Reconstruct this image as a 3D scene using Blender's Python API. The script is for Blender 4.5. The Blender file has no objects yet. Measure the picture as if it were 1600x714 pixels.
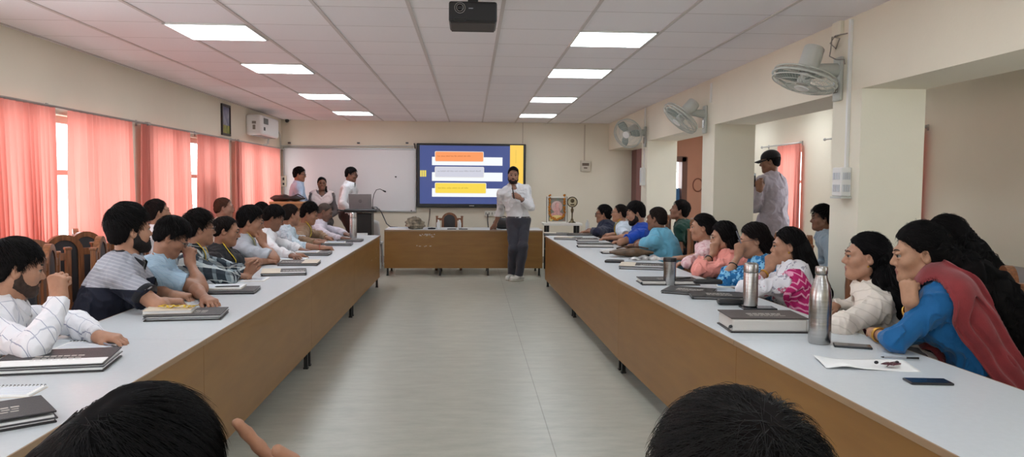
import bpy, bmesh, math, random
import numpy as np
from mathutils import Vector, Matrix
random.seed(7)
PI = math.pi
SC = bpy.context.scene
COL = SC.collection

# ------------------------------------------------------------------ camera, light, exposure
FPX, EYE = 1180.0, 1.45
YAW, PITCH, ROLL = math.radians(-3.1), math.radians(-3.35), math.radians(0.45)
CAM_M = Matrix.Rotation(YAW, 3, 'Z') @ Matrix.Rotation(PI/2 + PITCH, 3, 'X') @ Matrix.Rotation(ROLL, 3, 'Z')
cam_data = bpy.data.cameras.new('camera')
cam = bpy.data.objects.new('camera', cam_data)
COL.objects.link(cam)
cam_data.sensor_width = 36.0
cam_data.lens = FPX / 1600.0 * 36.0
cam_data.clip_start = 0.05
cam.matrix_world = Matrix.Translation((0, 0, EYE)) @ CAM_M.to_4x4()
SC.camera = cam

world = bpy.data.worlds.new('sky')
SC.world = world
world.use_nodes = True
wn = world.node_tree.nodes
wn['Background'].inputs['Color'].default_value = (0.93, 0.97, 1.0, 1)
wn['Background'].inputs['Strength'].default_value = 5.2
LAMP_STRENGTH = 13.0
sun_data = bpy.data.lights.new('sun', 'SUN')
sun = bpy.data.objects.new('sun', sun_data)
COL.objects.link(sun)
sun_data.energy = 2.2
sun_data.angle = math.radians(20)
sun_data.color = (1.0, 0.96, 0.9)
sun.rotation_euler = (math.radians(38), 0, math.radians(-75))   # comes in from the window side
VS = SC.view_settings
VS.view_transform = 'Standard'
VS.look = 'None'
VS.gamma = 1.0
VS.use_curve_mapping = False
VS.exposure = 0.2
SC.cycles.use_denoising = True
SC.cycles.max_bounces = 8
SC.cycles.diffuse_bounces = 5
SC.cycles.transparent_max_bounces = 16
SC.cycles.caustics_reflective = False
SC.cycles.caustics_refractive = False
SC.cycles.sample_clamp_indirect = 6.0

# ------------------------------------------------------------------ measuring: a ray through a point of the frame meets a plane of the room
def ray(px, py):
    return CAM_M @ Vector(((px - 800) / FPX, -(py - 357) / FPX, -1.0))
def on_z(px, py, z):
    r = ray(px, py); return Vector((0, 0, EYE)) + r * ((z - EYE) / r.z)
def on_x(px, py, x):
    r = ray(px, py); return Vector((0, 0, EYE)) + r * (x / r.x)
def on_y(px, py, y):
    r = ray(px, py); return Vector((0, 0, EYE)) + r * (y / r.y)
def depth(p):
    return -(CAM_M.transposed() @ (Vector(p) - Vector((0, 0, EYE)))).z

# ------------------------------------------------------------------ materials
def lin(c):
    return tuple((v/12.92 if v <= 0.04045 else ((v+0.055)/1.055)**2.4) for v in (x/255.0 for x in c))
MATS = {}
def mat(name, rgb, rough=0.5, metal=0.0, spec=0.5, noise=None, bump=None, rgb2=None, sheen=0.0, coat=0.0):
    """rgb 0-255 sRGB; noise=(scale, amount) mottles towards rgb2; bump=(scale, strength)"""
    if name in MATS: return MATS[name]
    m = bpy.data.materials.new(name); m.use_nodes = True
    nt = m.node_tree; b = nt.nodes['Principled BSDF']
    b.inputs['Base Color'].default_value = (*lin(rgb), 1)
    b.inputs['Roughness'].default_value = rough
    b.inputs['Metallic'].default_value = metal
    b.inputs['Specular IOR Level'].default_value = spec
    if sheen: b.inputs['Sheen Weight'].default_value = sheen
    if coat: b.inputs['Coat Weight'].default_value = coat
    tc = nt.nodes.new('ShaderNodeTexCoord')
    if noise:
        n = nt.nodes.new('ShaderNodeTexNoise'); n.inputs['Scale'].default_value = noise[0]; n.inputs['Detail'].default_value = 5
        mp = nt.nodes.new('ShaderNodeMapping')
        if len(noise) > 2: mp.inputs['Scale'].default_value = noise[2]
        nt.links.new(tc.outputs['Object'], mp.inputs['Vector']); nt.links.new(mp.outputs[0], n.inputs['Vector'])
        r = nt.nodes.new('ShaderNodeValToRGB')
        r.color_ramp.elements[0].position = 0.3; r.color_ramp.elements[1].position = 0.7
        r.color_ramp.elements[0].color = (*lin(rgb), 1)
        r.color_ramp.elements[1].color = (*lin(rgb2 or tuple(max(0, v*(1-noise[1])) for v in rgb)), 1)
        nt.links.new(n.outputs['Fac'], r.inputs['Fac']); nt.links.new(r.outputs[0], b.inputs['Base Color'])
    if bump:
        n2 = nt.nodes.new('ShaderNodeTexNoise'); n2.inputs['Scale'].default_value = bump[0]; n2.inputs['Detail'].default_value = 4
        nt.links.new(tc.outputs['Object'], n2.inputs['Vector'])
        bp = nt.nodes.new('ShaderNodeBump'); bp.inputs['Strength'].default_value = bump[1]; bp.inputs['Distance'].default_value = 0.01
        nt.links.new(n2.outputs['Fac'], bp.inputs['Height']); nt.links.new(bp.outputs[0], b.inputs['Normal'])
    MATS[name] = m
    return m
def emit(name, rgb, strength):
    if name in MATS: return MATS[name]
    m = bpy.data.materials.new(name); m.use_nodes = True
    b = m.node_tree.nodes['Principled BSDF']
    b.inputs['Base Color'].default_value = (0, 0, 0, 1)
    b.inputs['Roughness'].default_value = 0.4
    b.inputs['Emission Color'].default_value = (*lin(rgb), 1)
    b.inputs['Emission Strength'].default_value = strength
    MATS[name] = m
    return m
def glass_mat():
    m = bpy.data.materials.new('window_glass'); m.use_nodes = True
    nt = m.node_tree; nt.nodes.clear()
    o = nt.nodes.new('ShaderNodeOutputMaterial'); mx = nt.nodes.new('ShaderNodeMixShader')
    t = nt.nodes.new('ShaderNodeBsdfTransparent'); g = nt.nodes.new('ShaderNodeBsdfGlossy'); f = nt.nodes.new('ShaderNodeFresnel')
    g.inputs['Roughness'].default_value = 0.02; nt.nodes.remove(f); mx.inputs[0].default_value = 0.06
    nt.links.new(t.outputs[0], mx.inputs[1]); nt.links.new(g.outputs[0], mx.inputs[2])
    nt.links.new(mx.outputs[0], o.inputs[0])
    return m
GLASS = glass_mat()
def curtain_mat(name, rgb, trans):
    m = bpy.data.materials.new(name); m.use_nodes = True
    nt = m.node_tree; nt.nodes.clear()
    o = nt.nodes.new('ShaderNodeOutputMaterial'); mx = nt.nodes.new('ShaderNodeMixShader')
    d = nt.nodes.new('ShaderNodeBsdfDiffuse'); t = nt.nodes.new('ShaderNodeBsdfTranslucent')
    d.inputs[0].default_value = (*lin(rgb), 1); t.inputs[0].default_value = (*lin(trans), 1)
    mx.inputs[0].default_value = 0.5
    nt.links.new(d.outputs[0], mx.inputs[1]); nt.links.new(t.outputs[0], mx.inputs[2]); nt.links.new(mx.outputs[0], o.inputs[0])
    return m

M_wall = mat('cream_wall_paint', (231, 223, 204), 0.75, noise=(1.2, 0.03), bump=(60, 0.05))
M_pillar = mat('pale_pillar_paint', (230, 225, 206), 0.7, noise=(1.5, 0.03), bump=(60, 0.05))
M_salmon_lit = mat('salmon_lit_wall', (214, 158, 132), 0.75, noise=(1.5, 0.05))  # salmon glow of curtain-filtered daylight put into the wall colour
M_white_metal = mat('white_painted_metal', (226, 226, 222), 0.4)
M_black_metal = mat('black_painted_metal', (26, 25, 25), 0.45)
M_black_plastic = mat('black_plastic', (20, 20, 22), 0.35)
M_grey_metal = mat('grey_green_metal', (188, 191, 183), 0.4)
M_grey_plastic = mat('grey_plastic', (198, 200, 194), 0.4)
M_steel = mat('brushed_steel', (186, 184, 182), 0.27, metal=1.0, noise=(6, 0.12, (1, 1, 30)))
M_dsteel = mat('dark_steel', (90, 90, 92), 0.35, metal=0.8)
M_brown = mat('brown_laminate', (142, 103, 50), 0.38, noise=(2.5, 0.10, (1.0, 1.0, 6.0)), rgb2=(130, 92, 43))
M_edge = mat('table_edge_band', (150, 124, 96), 0.5)
M_top = mat('white_laminate', (203, 208, 211), 0.32, noise=(40, 0.02))
M_wood = mat('chair_wood', (146, 92, 56), 0.35, noise=(14, 0.3, (6, 6, 0.6)), coat=0.2)
M_leather = mat('dark_leatherette', (44, 42, 44), 0.45, bump=(150, 0.2))
M_paper = mat('white_paper', (234, 234, 232), 0.7)
M_cream = mat('cream_leatherette', (208, 196, 176), 0.55, bump=(200, 0.1))
M_folder = mat('black_portfolio', (32, 28, 28), 0.42, bump=(220, 0.25))
M_brownfolder = mat('dark_brown_portfolio', (62, 52, 48), 0.5, bump=(220, 0.25))
M_print = mat('pale_print', (190, 184, 176), 0.6)
M_yellow = mat('yellow_ribbon', (232, 196, 30), 0.6)
M_blue_ink = mat('blue_ink', (40, 60, 140), 0.5)
M_rubber = mat('black_rubber', (18, 18, 18), 0.7)

# ------------------------------------------------------------------ mesh building
class MB:
    def __init__(s): s.bm = bmesh.new()
    def _add(s, verts, faces, M=None):
        vs = [s.bm.verts.new(M @ Vector(v) if M else Vector(v)) for v in verts]
        for f in faces:
            try: s.bm.faces.new([vs[i] for i in f])
            except ValueError: pass
        return s
    def box(s, c, d, bev=0.0, M=None, seg=2):
        x, y, z = d[0]/2, d[1]/2, d[2]/2
        vs = [(c[0]+a*x, c[1]+b*y, c[2]+e*z) for a in (-1, 1) for b in (-1, 1) for e in (-1, 1)]
        fs = [(0, 1, 3, 2), (4, 6, 7, 5), (0, 4, 5, 1), (2, 3, 7, 6), (0, 2, 6, 4), (1, 5, 7, 3)]
        if bev <= 0: return s._add(vs, fs, M)
        t = bmesh.new(); tv = [t.verts.new(v) for v in vs]
        for f in fs: t.faces.new([tv[i] for i in f])
        bmesh.ops.bevel(t, geom=t.edges[:], offset=min(bev, 0.49*min(d)), segments=seg, affect='EDGES', profile=0.5)
        t.verts.index_update()
        s._add([v.co.copy() for v in t.verts], [[v.index for v in f.verts] for f in t.faces], M); t.free()
        return s
    def tube(s, pts, r, seg=8, cap=True, M=None):
        pts = [Vector(p) for p in pts]; n = len(pts)
        rs = r if isinstance(r, (list, tuple)) else [r]*n
        up = Vector((0, 0, 1)); vs = []; prev = None
        for i, p in enumerate(pts):
            d = (pts[min(i+1, n-1)] - pts[max(i-1, 0)])
            d = d.normalized() if d.length > 1e-9 else Vector((0, 0, 1))
            if prev is None:
                a = d.cross(up)
                if a.length < 1e-3: a = d.cross(Vector((1, 0, 0)))
            else:
                a = prev - d*prev.dot(d)
                if a.length < 1e-5: a = d.cross(Vector((1, 0.3, 0)))
            a.normalize(); prev = a; b = d.cross(a)
            for k in range(seg):
                t = 2*PI*k/seg
                vs.append(p + a*math.cos(t)*rs[i] + b*math.sin(t)*rs[i])
        fs = [(i*seg+k, i*seg+(k+1) % seg, (i+1)*seg+(k+1) % seg, (i+1)*seg+k) for i in range(n-1) for k in range(seg)]
        if cap: fs += [tuple(range(seg-1, -1, -1)), tuple((n-1)*seg+k for k in range(seg))]
        return s._add(vs, fs, M)
    def lathe(s, prof, seg=32, M=None, c=(0, 0, 0)):
        vs = []; n = len(prof)
        for (r, z) in prof:
            for k in range(seg):
                t = 2*PI*k/seg; vs.append((c[0]+max(r, 1e-5)*math.cos(t), c[1]+max(r, 1e-5)*math.sin(t), c[2]+z))
        fs = [(i*seg+k, i*seg+(k+1) % seg, (i+1)*seg+(k+1) % seg, (i+1)*seg+k) for i in range(n-1) for k in range(seg)]
        fs += [tuple(range(seg-1, -1, -1)), tuple((n-1)*seg+k for k in range(seg))]
        return s._add(vs, fs, M)
    def prism(s, poly, h, M=None):
        """poly: (x,y) outline extruded along z from 0 to h"""
        n = len(poly)
        vs = [(x, y, 0) for x, y in poly] + [(x, y, h) for x, y in poly]
        fs = [tuple(range(n-1, -1, -1)), tuple(range(n, 2*n))] + [(i, (i+1) % n, n+(i+1) % n, n+i) for i in range(n)]
        return s._add(vs, fs, M)
    def ball(s, c, r, seg=12, M=None):
        rr = r if isinstance(r, (list, tuple)) else (r, r, r)
        vs, fs = [], []
        for i in range(seg+1):
            a = PI*i/seg
            for k in range(seg*2):
                t = PI*k/seg
                vs.append((c[0]+rr[0]*math.sin(a)*math.cos(t), c[1]+rr[1]*math.sin(a)*math.sin(t), c[2]+rr[2]*math.cos(a)))
        w = seg*2
        fs = [(i*w+k, (i+1)*w+k, (i+1)*w+(k+1) % w, i*w+(k+1) % w) for i in range(seg) for k in range(w)]
        return s._add(vs, fs, M)
    def grid(s, f, nu, nv, M=None):
        vs = [f(u/(nu-1), v/(nv-1)) for u in range(nu) for v in range(nv)]
        fs = [(u*nv+v, u*nv+v+1, (u+1)*nv+v+1, (u+1)*nv+v) for u in range(nu-1) for v in range(nv-1)]
        return s._add(vs, fs, M)
    def build(s, name, m, parent=None, smooth=None, mods=None):
        bmesh.ops.remove_doubles(s.bm, verts=s.bm.verts[:], dist=1e-6)
        bmesh.ops.recalc_face_normals(s.bm, faces=s.bm.faces[:])
        me = bpy.data.meshes.new(name); s.bm.to_mesh(me); s.bm.free()
        for mm in (m if isinstance(m, (list, tuple)) else [m]): me.materials.append(mm)
        if smooth is not None:
            me.polygons.foreach_set('use_smooth', [True]*len(me.polygons))
            if smooth < 179:
                try: me.set_sharp_from_angle(angle=math.radians(smooth))
                except Exception: pass
        o = bpy.data.objects.new(name, me); COL.objects.link(o)
        if parent is not None: o.parent = parent
        return o
def thing(name, label, cat, loc=(0, 0, 0), rotz=0.0, group=None, rot=None):
    o = bpy.data.objects.new(name, None); COL.objects.link(o)
    o.empty_display_size = 0.05
    o.location = loc; o.rotation_euler = rot if rot else (0, 0, rotz)
    o['label'] = label; o['category'] = cat
    if group: o['group'] = group
    return o
def tag(o, label, cat, group=None, kind=None):
    o['label'] = label; o['category'] = cat
    if group: o['group'] = group
    if kind: o['kind'] = kind
    return o
def struct(name, mb, m, parent=None, smooth=None):
    o = mb.build(name, m, parent, smooth)
    if parent is None: o['kind'] = 'structure'
    return o
def dup(root, loc, rotz, label=None, group=None):
    r = root.copy(); COL.objects.link(r); r.location = loc; r.rotation_euler = (0, 0, rotz)
    if label: r['label'] = label
    if group: r['group'] = group
    for ch in list(root.children):
        c = ch.copy(); COL.objects.link(c); c.parent = r
        for g in list(ch.children):
            d = g.copy(); COL.objects.link(d); d.parent = c
    return r
# ------------------------------------------------------------------ the room
XL, XR, YB, YF, ZC = -3.43, 2.53, 13.9, -2.5, 2.58
XO = 4.6                       # outer wall beyond the pillars
COLW = 0.43                    # pillar depth across
fl = MB(); fl.box(((XL+XO)/2, (YB+YF)/2, -0.05), (XO-XL+0.6, YB-YF+0.6, 0.1))
def floor_mat():
    m = bpy.data.materials.new('floor_vinyl'); m.use_nodes = True
    nt = m.node_tree; b = nt.nodes['Principled BSDF']; N = nt.nodes.new; L = nt.links.new
    tc = N('ShaderNodeTexCoord'); mp = N('ShaderNodeMapping'); mp.inputs['Location'].default_value = (-0.46+1.87*4, 12.0, 0)
    L(tc.outputs['Object'], mp.inputs['Vector'])
    n = N('ShaderNodeTexNoise'); n.inputs['Scale'].default_value = 3.5; n.inputs['Detail'].default_value = 10; n.inputs['Roughness'].default_value = 0.72
    mp2 = N('ShaderNodeMapping'); mp2.inputs['Scale'].default_value = (1.0, 3.0, 1.0)
    L(tc.outputs['Object'], mp2.inputs['Vector']); L(mp2.outputs[0], n.inputs['Vector'])
    r = N('ShaderNodeValToRGB'); r.color_ramp.elements[0].position = 0.3; r.color_ramp.elements[1].position = 0.75
    r.color_ramp.elements[0].color = (*lin((156, 156, 144)), 1); r.color_ramp.elements[1].color = (*lin((182, 181, 168)), 1)
    L(n.outputs['Fac'], r.inputs['Fac'])
    br = N('ShaderNodeTexBrick'); br.offset = 0.0; br.squash = 1.0
    br.inputs['Color1'].default_value = (1, 1, 1, 1); br.inputs['Color2'].default_value = (0.96, 0.96, 0.95, 1); br.inputs['Mortar'].default_value = (0.62, 0.6, 0.57, 1)
    br.inputs['Scale'].default_value = 1.0; br.inputs['Mortar Size'].default_value = 0.0035; br.inputs['Brick Width'].default_value = 1.87; br.inputs['Row Height'].default_value = 30.0
    L(mp.outputs[0], br.inputs['Vector'])
    mx = N('ShaderNodeMix'); mx.data_type = 'RGBA'; mx.blend_type = 'MULTIPLY'; mx.inputs[0].default_value = 1.0
    L(r.outputs[0], mx.inputs[6]); L(br.outputs['Color'], mx.inputs[7]); L(mx.outputs[2], b.inputs['Base Color'])
    b.inputs['Roughness'].default_value = 0.34
    return m
struct('floor', fl, floor_mat())

def ceiling_mat():
    m = bpy.data.materials.new('ceiling_tiles'); m.use_nodes = True
    nt = m.node_tree; b = nt.nodes['Principled BSDF']; N = nt.nodes.new; L = nt.links.new
    tc = N('ShaderNodeTexCoord')
    br = N('ShaderNodeTexBrick'); br.offset = 0.0; br.squash = 1.0
    mp = N('ShaderNodeMapping'); mp.inputs['Location'].default_value = (-0.195+0.597*10, -4.97+0.598*20, 0)
    L(tc.outputs['Object'], mp.inputs['Vector']); L(mp.outputs[0], br.inputs['Vector'])
    c = lin((244, 240, 242))
    br.inputs['Color1'].default_value = (*c, 1); br.inputs['Color2'].default_value = (c[0]*0.95, c[1]*0.95, c[2]*0.96, 1)
    br.inputs['Mortar'].default_value = (c[0]*0.55, c[1]*0.52, c[2]*0.5, 1)
    br.inputs['Scale'].default_value = 1.0; br.inputs['Mortar Size'].default_value = 0.004
    br.inputs['Brick Width'].default_value = 0.597; br.inputs['Row Height'].default_value = 0.598
    L(br.outputs['Color'], b.inputs['Base Color'])
    v = N('ShaderNodeTexVoronoi'); v.inputs['Scale'].default_value = 60
    L(tc.outputs['Object'], v.inputs['Vector'])
    bp = N('ShaderNodeBump'); bp.inputs['Strength'].default_value = 0.06; bp.inputs['Distance'].default_value = 0.01
    L(v.outputs['Distance'], bp.inputs['Height']); L(bp.outputs[0], b.inputs['Normal'])
    b.inputs['Roughness'].default_value = 0.8
    return m
ce = MB(); ce.box(((XL+XO)/2, (YB+YF)/2, ZC+0.05), (XO-XL+0.6, YB-YF+0.6, 0.1))
struct('ceiling', ce, ceiling_mat())
# long metal runners of the ceiling grid
for k in range(-6, 4):
    rb = MB(); rb.box((0.195+0.597*k, (YB+YF)/2, ZC-0.002), (0.024, YB-YF, 0.008))
    struct('trim_%d' % (k+7), rb, mat('ceiling_runner', (206, 198, 196), 0.5))

struct('wall_back', MB().box(((XL+XR+COLW)/2, YB+0.1, ZC/2), (XR+COLW-XL+0.4, 0.2, ZC)), M_wall)
wf = MB(); FILL_WIN = [(-2.9, -0.3)]  # opening added behind the camera to let in fill daylight
xs = [XL-0.3] + [v for w in FILL_WIN for v in w] + [XO+0.3]
for i in range(0, len(xs), 2): wf.box(((xs[i]+xs[i+1])/2, YF-0.1, ZC/2), (xs[i+1]-xs[i], 0.2, ZC))
for a, b in FILL_WIN: wf.box(((a+b)/2, YF-0.1, 0.45), (b-a, 0.2, 0.9)).box(((a+b)/2, YF-0.1, (2.2+ZC)/2), (b-a, 0.2, ZC-2.2))
struct('wall_front', wf, M_wall)
# left wall with window openings
WZ0, WZ1 = 0.85, 2.0
WIN = [(-1.9, 1.6), (2.0, 4.9), (5.05, 7.85), (8.2, 10.95), (11.25, 13.6)]
lw = MB()
def wall_x(mb, x, th, y0, y1, wins, z0, z1):
    ys = [y0]
    for a, b in wins: ys += [a, b]
    ys.append(y1)
    for i in range(0, len(ys), 2):
        if ys[i+1] - ys[i] > 1e-3: mb.box((x, (ys[i]+ys[i+1])/2, ZC/2), (th, ys[i+1]-ys[i], ZC))
    for a, b in wins:
        mb.box((x, (a+b)/2, z0/2), (th, b-a, z0)); mb.box((x, (a+b)/2, (z1+ZC)/2), (th, b-a, ZC-z1))
wall_x(lw, XL-0.11, 0.22, YF, YB+0.2, WIN, WZ0, WZ1)
struct('wall_left', lw, M_wall)
M_frame = mat('window_frame_paint', (222, 205, 196), 0.45)
M_latch = mat('brass_latch', (150, 96, 60), 0.4, metal=0.4)
wn_i = 0
def window(x, y0, y1, z0, z1, n, mid=1.52):
    global wn_i
    wn_i += 1
    f = MB(); w = 0.06; d = 0.07; yc = (y0+y1)/2; zc = (z0+z1)/2
    f.box((x, yc, z0+w/2), (d, y1-y0, w)).box((x, yc, z1-w/2), (d, y1-y0, w))
    for i in range(n+1):
        y = y0+w/2 + (y1-y0-w)*i/n
        f.box((x, y, zc), (d, w, z1-z0))
    f.box((x, yc, mid), (d*0.8, y1-y0, 0.045))
    o = f.build('window_%d' % wn_i, M_frame); o['kind'] = 'structure'
    MB().box((x, yc, zc), (0.006, y1-y0-0.02, z1-z0-0.02)).build('window_pane', GLASS, o)
    l = MB()
    for i in range(1, n):
        y = y0+w/2+(y1-y0-w)*i/n
        l.box((x+0.05*(1 if x < 0 else -1), y+0.05, 1.2), (0.03, 0.09, 0.022), 0.005)
    if n > 1: l.build('window_latch', M_latch, o)
    return o
for (a, b), n in zip(WIN, (3, 3, 4, 4, 3)): window(XL-0.12, a, b, WZ0, WZ1, n)
sl = MB()
for a, b in WIN: sl.box((XL+0.01, (a+b)/2, WZ0-0.02), (0.1, b-a+0.06, 0.035), 0.006)
struct('trim_20', sl, M_frame)

# right side: beam on pillars, and the outer wall behind it
BZ = 2.09
struct('wall_right', MB().box((XR+COLW/2, (YB+YF)/2, (BZ+ZC)/2), (COLW, YB-YF, ZC-BZ)), M_wall)
for i, (a, b) in enumerate(((10.8, 11.17), (7.79, 8.2), (4.82, 5.21), (1.85, 2.25))):
    struct('wall_right_pillar_%d' % (i+1), MB().box((XR+COLW/2, (a+b)/2, BZ/2), (COLW, b-a, BZ)), M_pillar)
ow = MB()
OW = [(-1.5, 1.0), (1.6, 3.4), (7.6, 9.45), (10.35, 11.5)]  # unseen openings and widths set to bring daylight into the bay
wall_x(ow, XO+0.11, 0.22, YF, YB+0.4, OW, 0.8, 2.0)
struct('wall_outer', ow, M_wall)
for (a, b) in OW: window(XO+0.12, a, b, 0.8, 2.0, 2)
# end wall of the side bay, with a doorway; its salmon is curtain light put into the colour
eb = MB(); ex0, ex1 = XR+COLW+0.2, XO+0.2
DX0, DX1, DZ = 3.3, 3.98, 1.98
ye = YB+0.1
eb.box(((ex0+DX0)/2, ye, ZC/2), (DX0-ex0, 0.2, ZC)).box(((DX1+ex1)/2, ye, ZC/2), (ex1-DX1, 0.2, ZC)).box(((DX0+DX1)/2, ye, (DZ+ZC)/2), (DX1-DX0, 0.2, ZC-DZ))
struct('wall_bay', eb, M_salmon_lit)
M_doorframe = mat('brown_door_frame', (118, 84, 72), 0.5)
df = MB(); df.box((DX0+0.05, ye-0.02, DZ/2), (0.1, 0.26, DZ)).box((DX1-0.03, ye-0.02, DZ/2), (0.1, 0.26, DZ)).box(((DX0+DX1)/2, ye-0.02, DZ-0.04), (DX1-DX0, 0.26, 0.1))
d1 = df.build('door_1', M_doorframe); d1['kind'] = 'structure'
MB().box(((DX0+DX1)/2, ye+0.0, 0.7), (DX1-DX0-0.1, 0.03, 1.4)).build('door_leaf', mat('blue_door_paint', (72, 128, 178), 0.5), d1)
MB().box(((DX0+DX1)/2, ye+0.06, 1.66), (DX1-DX0-0.1, 0.006, 0.5)).build('door_glass', GLASS, d1)
# brown boxed pipe in the far corner, skirting
struct('trim_21', MB().box((3.12, YB-0.25, ZC/2), (0.33, 0.4, ZC)), mat('maroon_boxing', (118, 78, 72), 0.6))
struct('baseboard_back', MB().box(((XL+XR)/2, YB-0.008, 0.06), (XR-XL, 0.016, 0.12)), mat('skirting', (150, 138, 120), 0.5))

for a, b in FILL_WIN:  # frame and pane of the added fill-light window
    wn_i += 1; f = MB(); yc = YF-0.12
    for x in (a+0.03, (a+b)/2, b-0.03): f.box((x, yc, 1.55), (0.06, 0.07, 1.3))
    for z in (0.93, 2.17): f.box(((a+b)/2, yc, z), (b-a, 0.07, 0.06))
    o = f.build('window_%d' % wn_i, M_frame); o['kind'] = 'structure'
    MB().box(((a+b)/2, yc, 1.55), (b-a-0.02, 0.006, 1.26)).build('window_pane', GLASS, o)

# ceiling lamps
M_lamp = emit('lamp_diffuser', (238, 247, 255), LAMP_STRENGTH)
def ceiling_lamp(kx, ky, label):
    x0 = 0.195+0.597*kx; y0 = 4.97+0.598*ky
    t = thing('ceiling_light', label, 'light', (x0+0.285, y0+0.299, ZC), group='square ceiling light panels')
    f = MB(); w = 0.578
    for s in (-1, 1): f.box((s*w/2, 0, -0.006), (0.014, w+0.014, 0.014)).box((0, s*w/2, -0.006), (w, 0.014, 0.014))
    f.build('frame', M_white_metal, t)
    MB().box((0, 0, -0.004), (w-0.012, w-0.012, 0.008)).build('diffuser', M_lamp, t)
for kx, side in ((-4, 'left'), (1, 'right')):
    for ky, pos in ((1, 'nearest in the %s row, largest in view' % side), (4, 'second in the %s row from the near end' % side), (8, 'third in the %s row from the near end' % side), (11.9, 'farthest in the %s row, by the back wall' % side)):
        ceiling_lamp(kx, ky, 'square white ceiling light panel, ' + pos)
    for ky in (-3, -7, -10):
        ceiling_lamp(kx, ky, 'square white ceiling light panel over the near seats, out of the picture')
for ky in (7.5, 11): ceiling_lamp(5.6, ky, 'square white light panel added to brighten the side bay, hidden by the beam')  # unseen lamps added to lift the bay wall's brightness
# ------------------------------------------------------------------ tables
TZ = 0.725
def make_table(name, label, group, p0, p1, side, depth_w=0.70, panel_z=0.14, ends=(False, False), legs='pair'):
    """p0,p1: ends of the panel side's top edge; side=+1: the table body lies to the left of p0->p1"""
    a, b = Vector((*p0, 0)), Vector((*p1, 0)); L = (b-a).length; ang = math.atan2(b.y-a.y, b.x-a.x)
    t = thing(name, label, 'table', (a.x, a.y, 0), ang, group)
    s = side; g = 0.003
    MB().box((L/2, s*depth_w/2, TZ-0.011), (L-g, depth_w-0.006, 0.022), 0.002).build('tabletop', M_top, t)
    e = MB()
    for y in (0.0, s*depth_w): e.box((L/2, y, TZ-0.0125), (L-g, 0.006, 0.024), 0.001)
    e.build('edge_band', M_edge, t)
    MB().box((L/2, s*0.02, (TZ-0.024+panel_z)/2), (L-g, 0.018, TZ-0.024-panel_z)).build('front_panel', M_brown, t)
    sp = MB(); 
    for x, on in ((0.012, ends[0]), (L-0.012, ends[1])):
        if on: sp.box((x, s*(depth_w/2+0.01), (TZ-0.024+panel_z)/2), (0.018, depth_w-0.06, TZ-0.024-panel_z))
    if any(ends): sp.build('end_panel', M_brown, t)
    else: sp.bm.free()
    for x in (0.05, L-0.05):
        for y in (0.045, depth_w-0.05):
            MB().box((x, s*y, (TZ-0.022)/2), (0.028, 0.028, TZ-0.022)).box((x, s*y, 0.006), (0.036, 0.036, 0.012)).build('leg', M_black_metal, t)
    r = MB()
    r.box((L/2, s*0.045, TZ-0.036), (L-0.1, 0.025, 0.026)).box((L/2, s*(depth_w-0.05), TZ-0.036), (L-0.1, 0.025, 0.026))
    r.build('under_frame', M_black_metal, t)
    return t
def lx(y): return -1.215 - (y-2.0)*0.0058
def rxx(y): return float(np.interp(y, [1.1, 1.93, 3.46, 5.76, 10.68], [1.362, 1.318, 1.241, 1.134, 1.045]))
LY = [1.15, 3.53, 5.95, 8.22, 10.6]; RY = [1.1, 3.46, 5.76, 8.2, 10.68]
pos = ['nearest the camera', 'second from the near end', 'third from the near end', 'farthest, ending near the podium']
LEFT = []
for i in range(4):
    LEFT += [0]; LEFT[i] = make_table('conference_table', 'brown panelled white-topped table of the left row, ' + pos[i], 'conference tables of the left row',
               (lx(LY[i]), LY[i]), (lx(LY[i+1]), LY[i+1]), 1, ends=(False, i == 3))
pos[3] = 'farthest, ending beside the small white table'
for i in range(4):
    make_table('conference_table', 'brown panelled white-topped table of the right row, ' + pos[i], 'conference tables of the right row',
               (rxx(RY[i+1]), RY[i+1]), (rxx(RY[i]), RY[i]), 1, panel_z=0.10, ends=(i == 3, False))
FY = 11.88
HT = make_table('head_table', 'long brown head table across the front, before the display', 'conference tables', (-1.36, FY), (1.135, FY+0.02), 1, 0.75, 0.12, ends=(True, True))
for x in (0.87, 1.63):
    for y in (0.045, 0.70): MB().box((x, y, (TZ-0.022)/2), (0.028, 0.028, TZ-0.022)).box((x, y, 0.006), (0.036, 0.036, 0.012)).build('leg', M_black_metal, HT)
# paint scars on the head table's panel and the left row's end panel
sc = MB()
rr = random.Random(3)
def scar(mb, x, y, z, n, w, h):
    for k in range(n):
        mb.box((x+rr.uniform(-w, w), y, z+rr.uniform(-h, h)), (rr.uniform(0.006, 0.03), 0.0012, rr.uniform(0.004, 0.014)))
scar(sc, -0.74, FY+0.0104, 0.645, 16, 0.12, 0.013); scar(sc, -0.60, FY+0.0104, 0.635, 6, 0.03, 0.02); scar(sc, -0.74, FY+0.0104, 0.47, 7, 0.12, 0.008)
sc.build('worn_patch', M_print, HT).matrix_parent_inverse = Matrix.Translation((1.36, -FY, 0))

sc2 = MB(); scar(sc2, 2.02, 0.0104, 0.56, 7, 0.05, 0.05); scar(sc2, 1.96, 0.0104, 0.46, 5, 0.03, 0.03); scar(sc2, 1.5, 0.0104, 0.48, 4, 0.04, 0.03)
sc2.build('worn_patch', M_print, LEFT[3])

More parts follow.
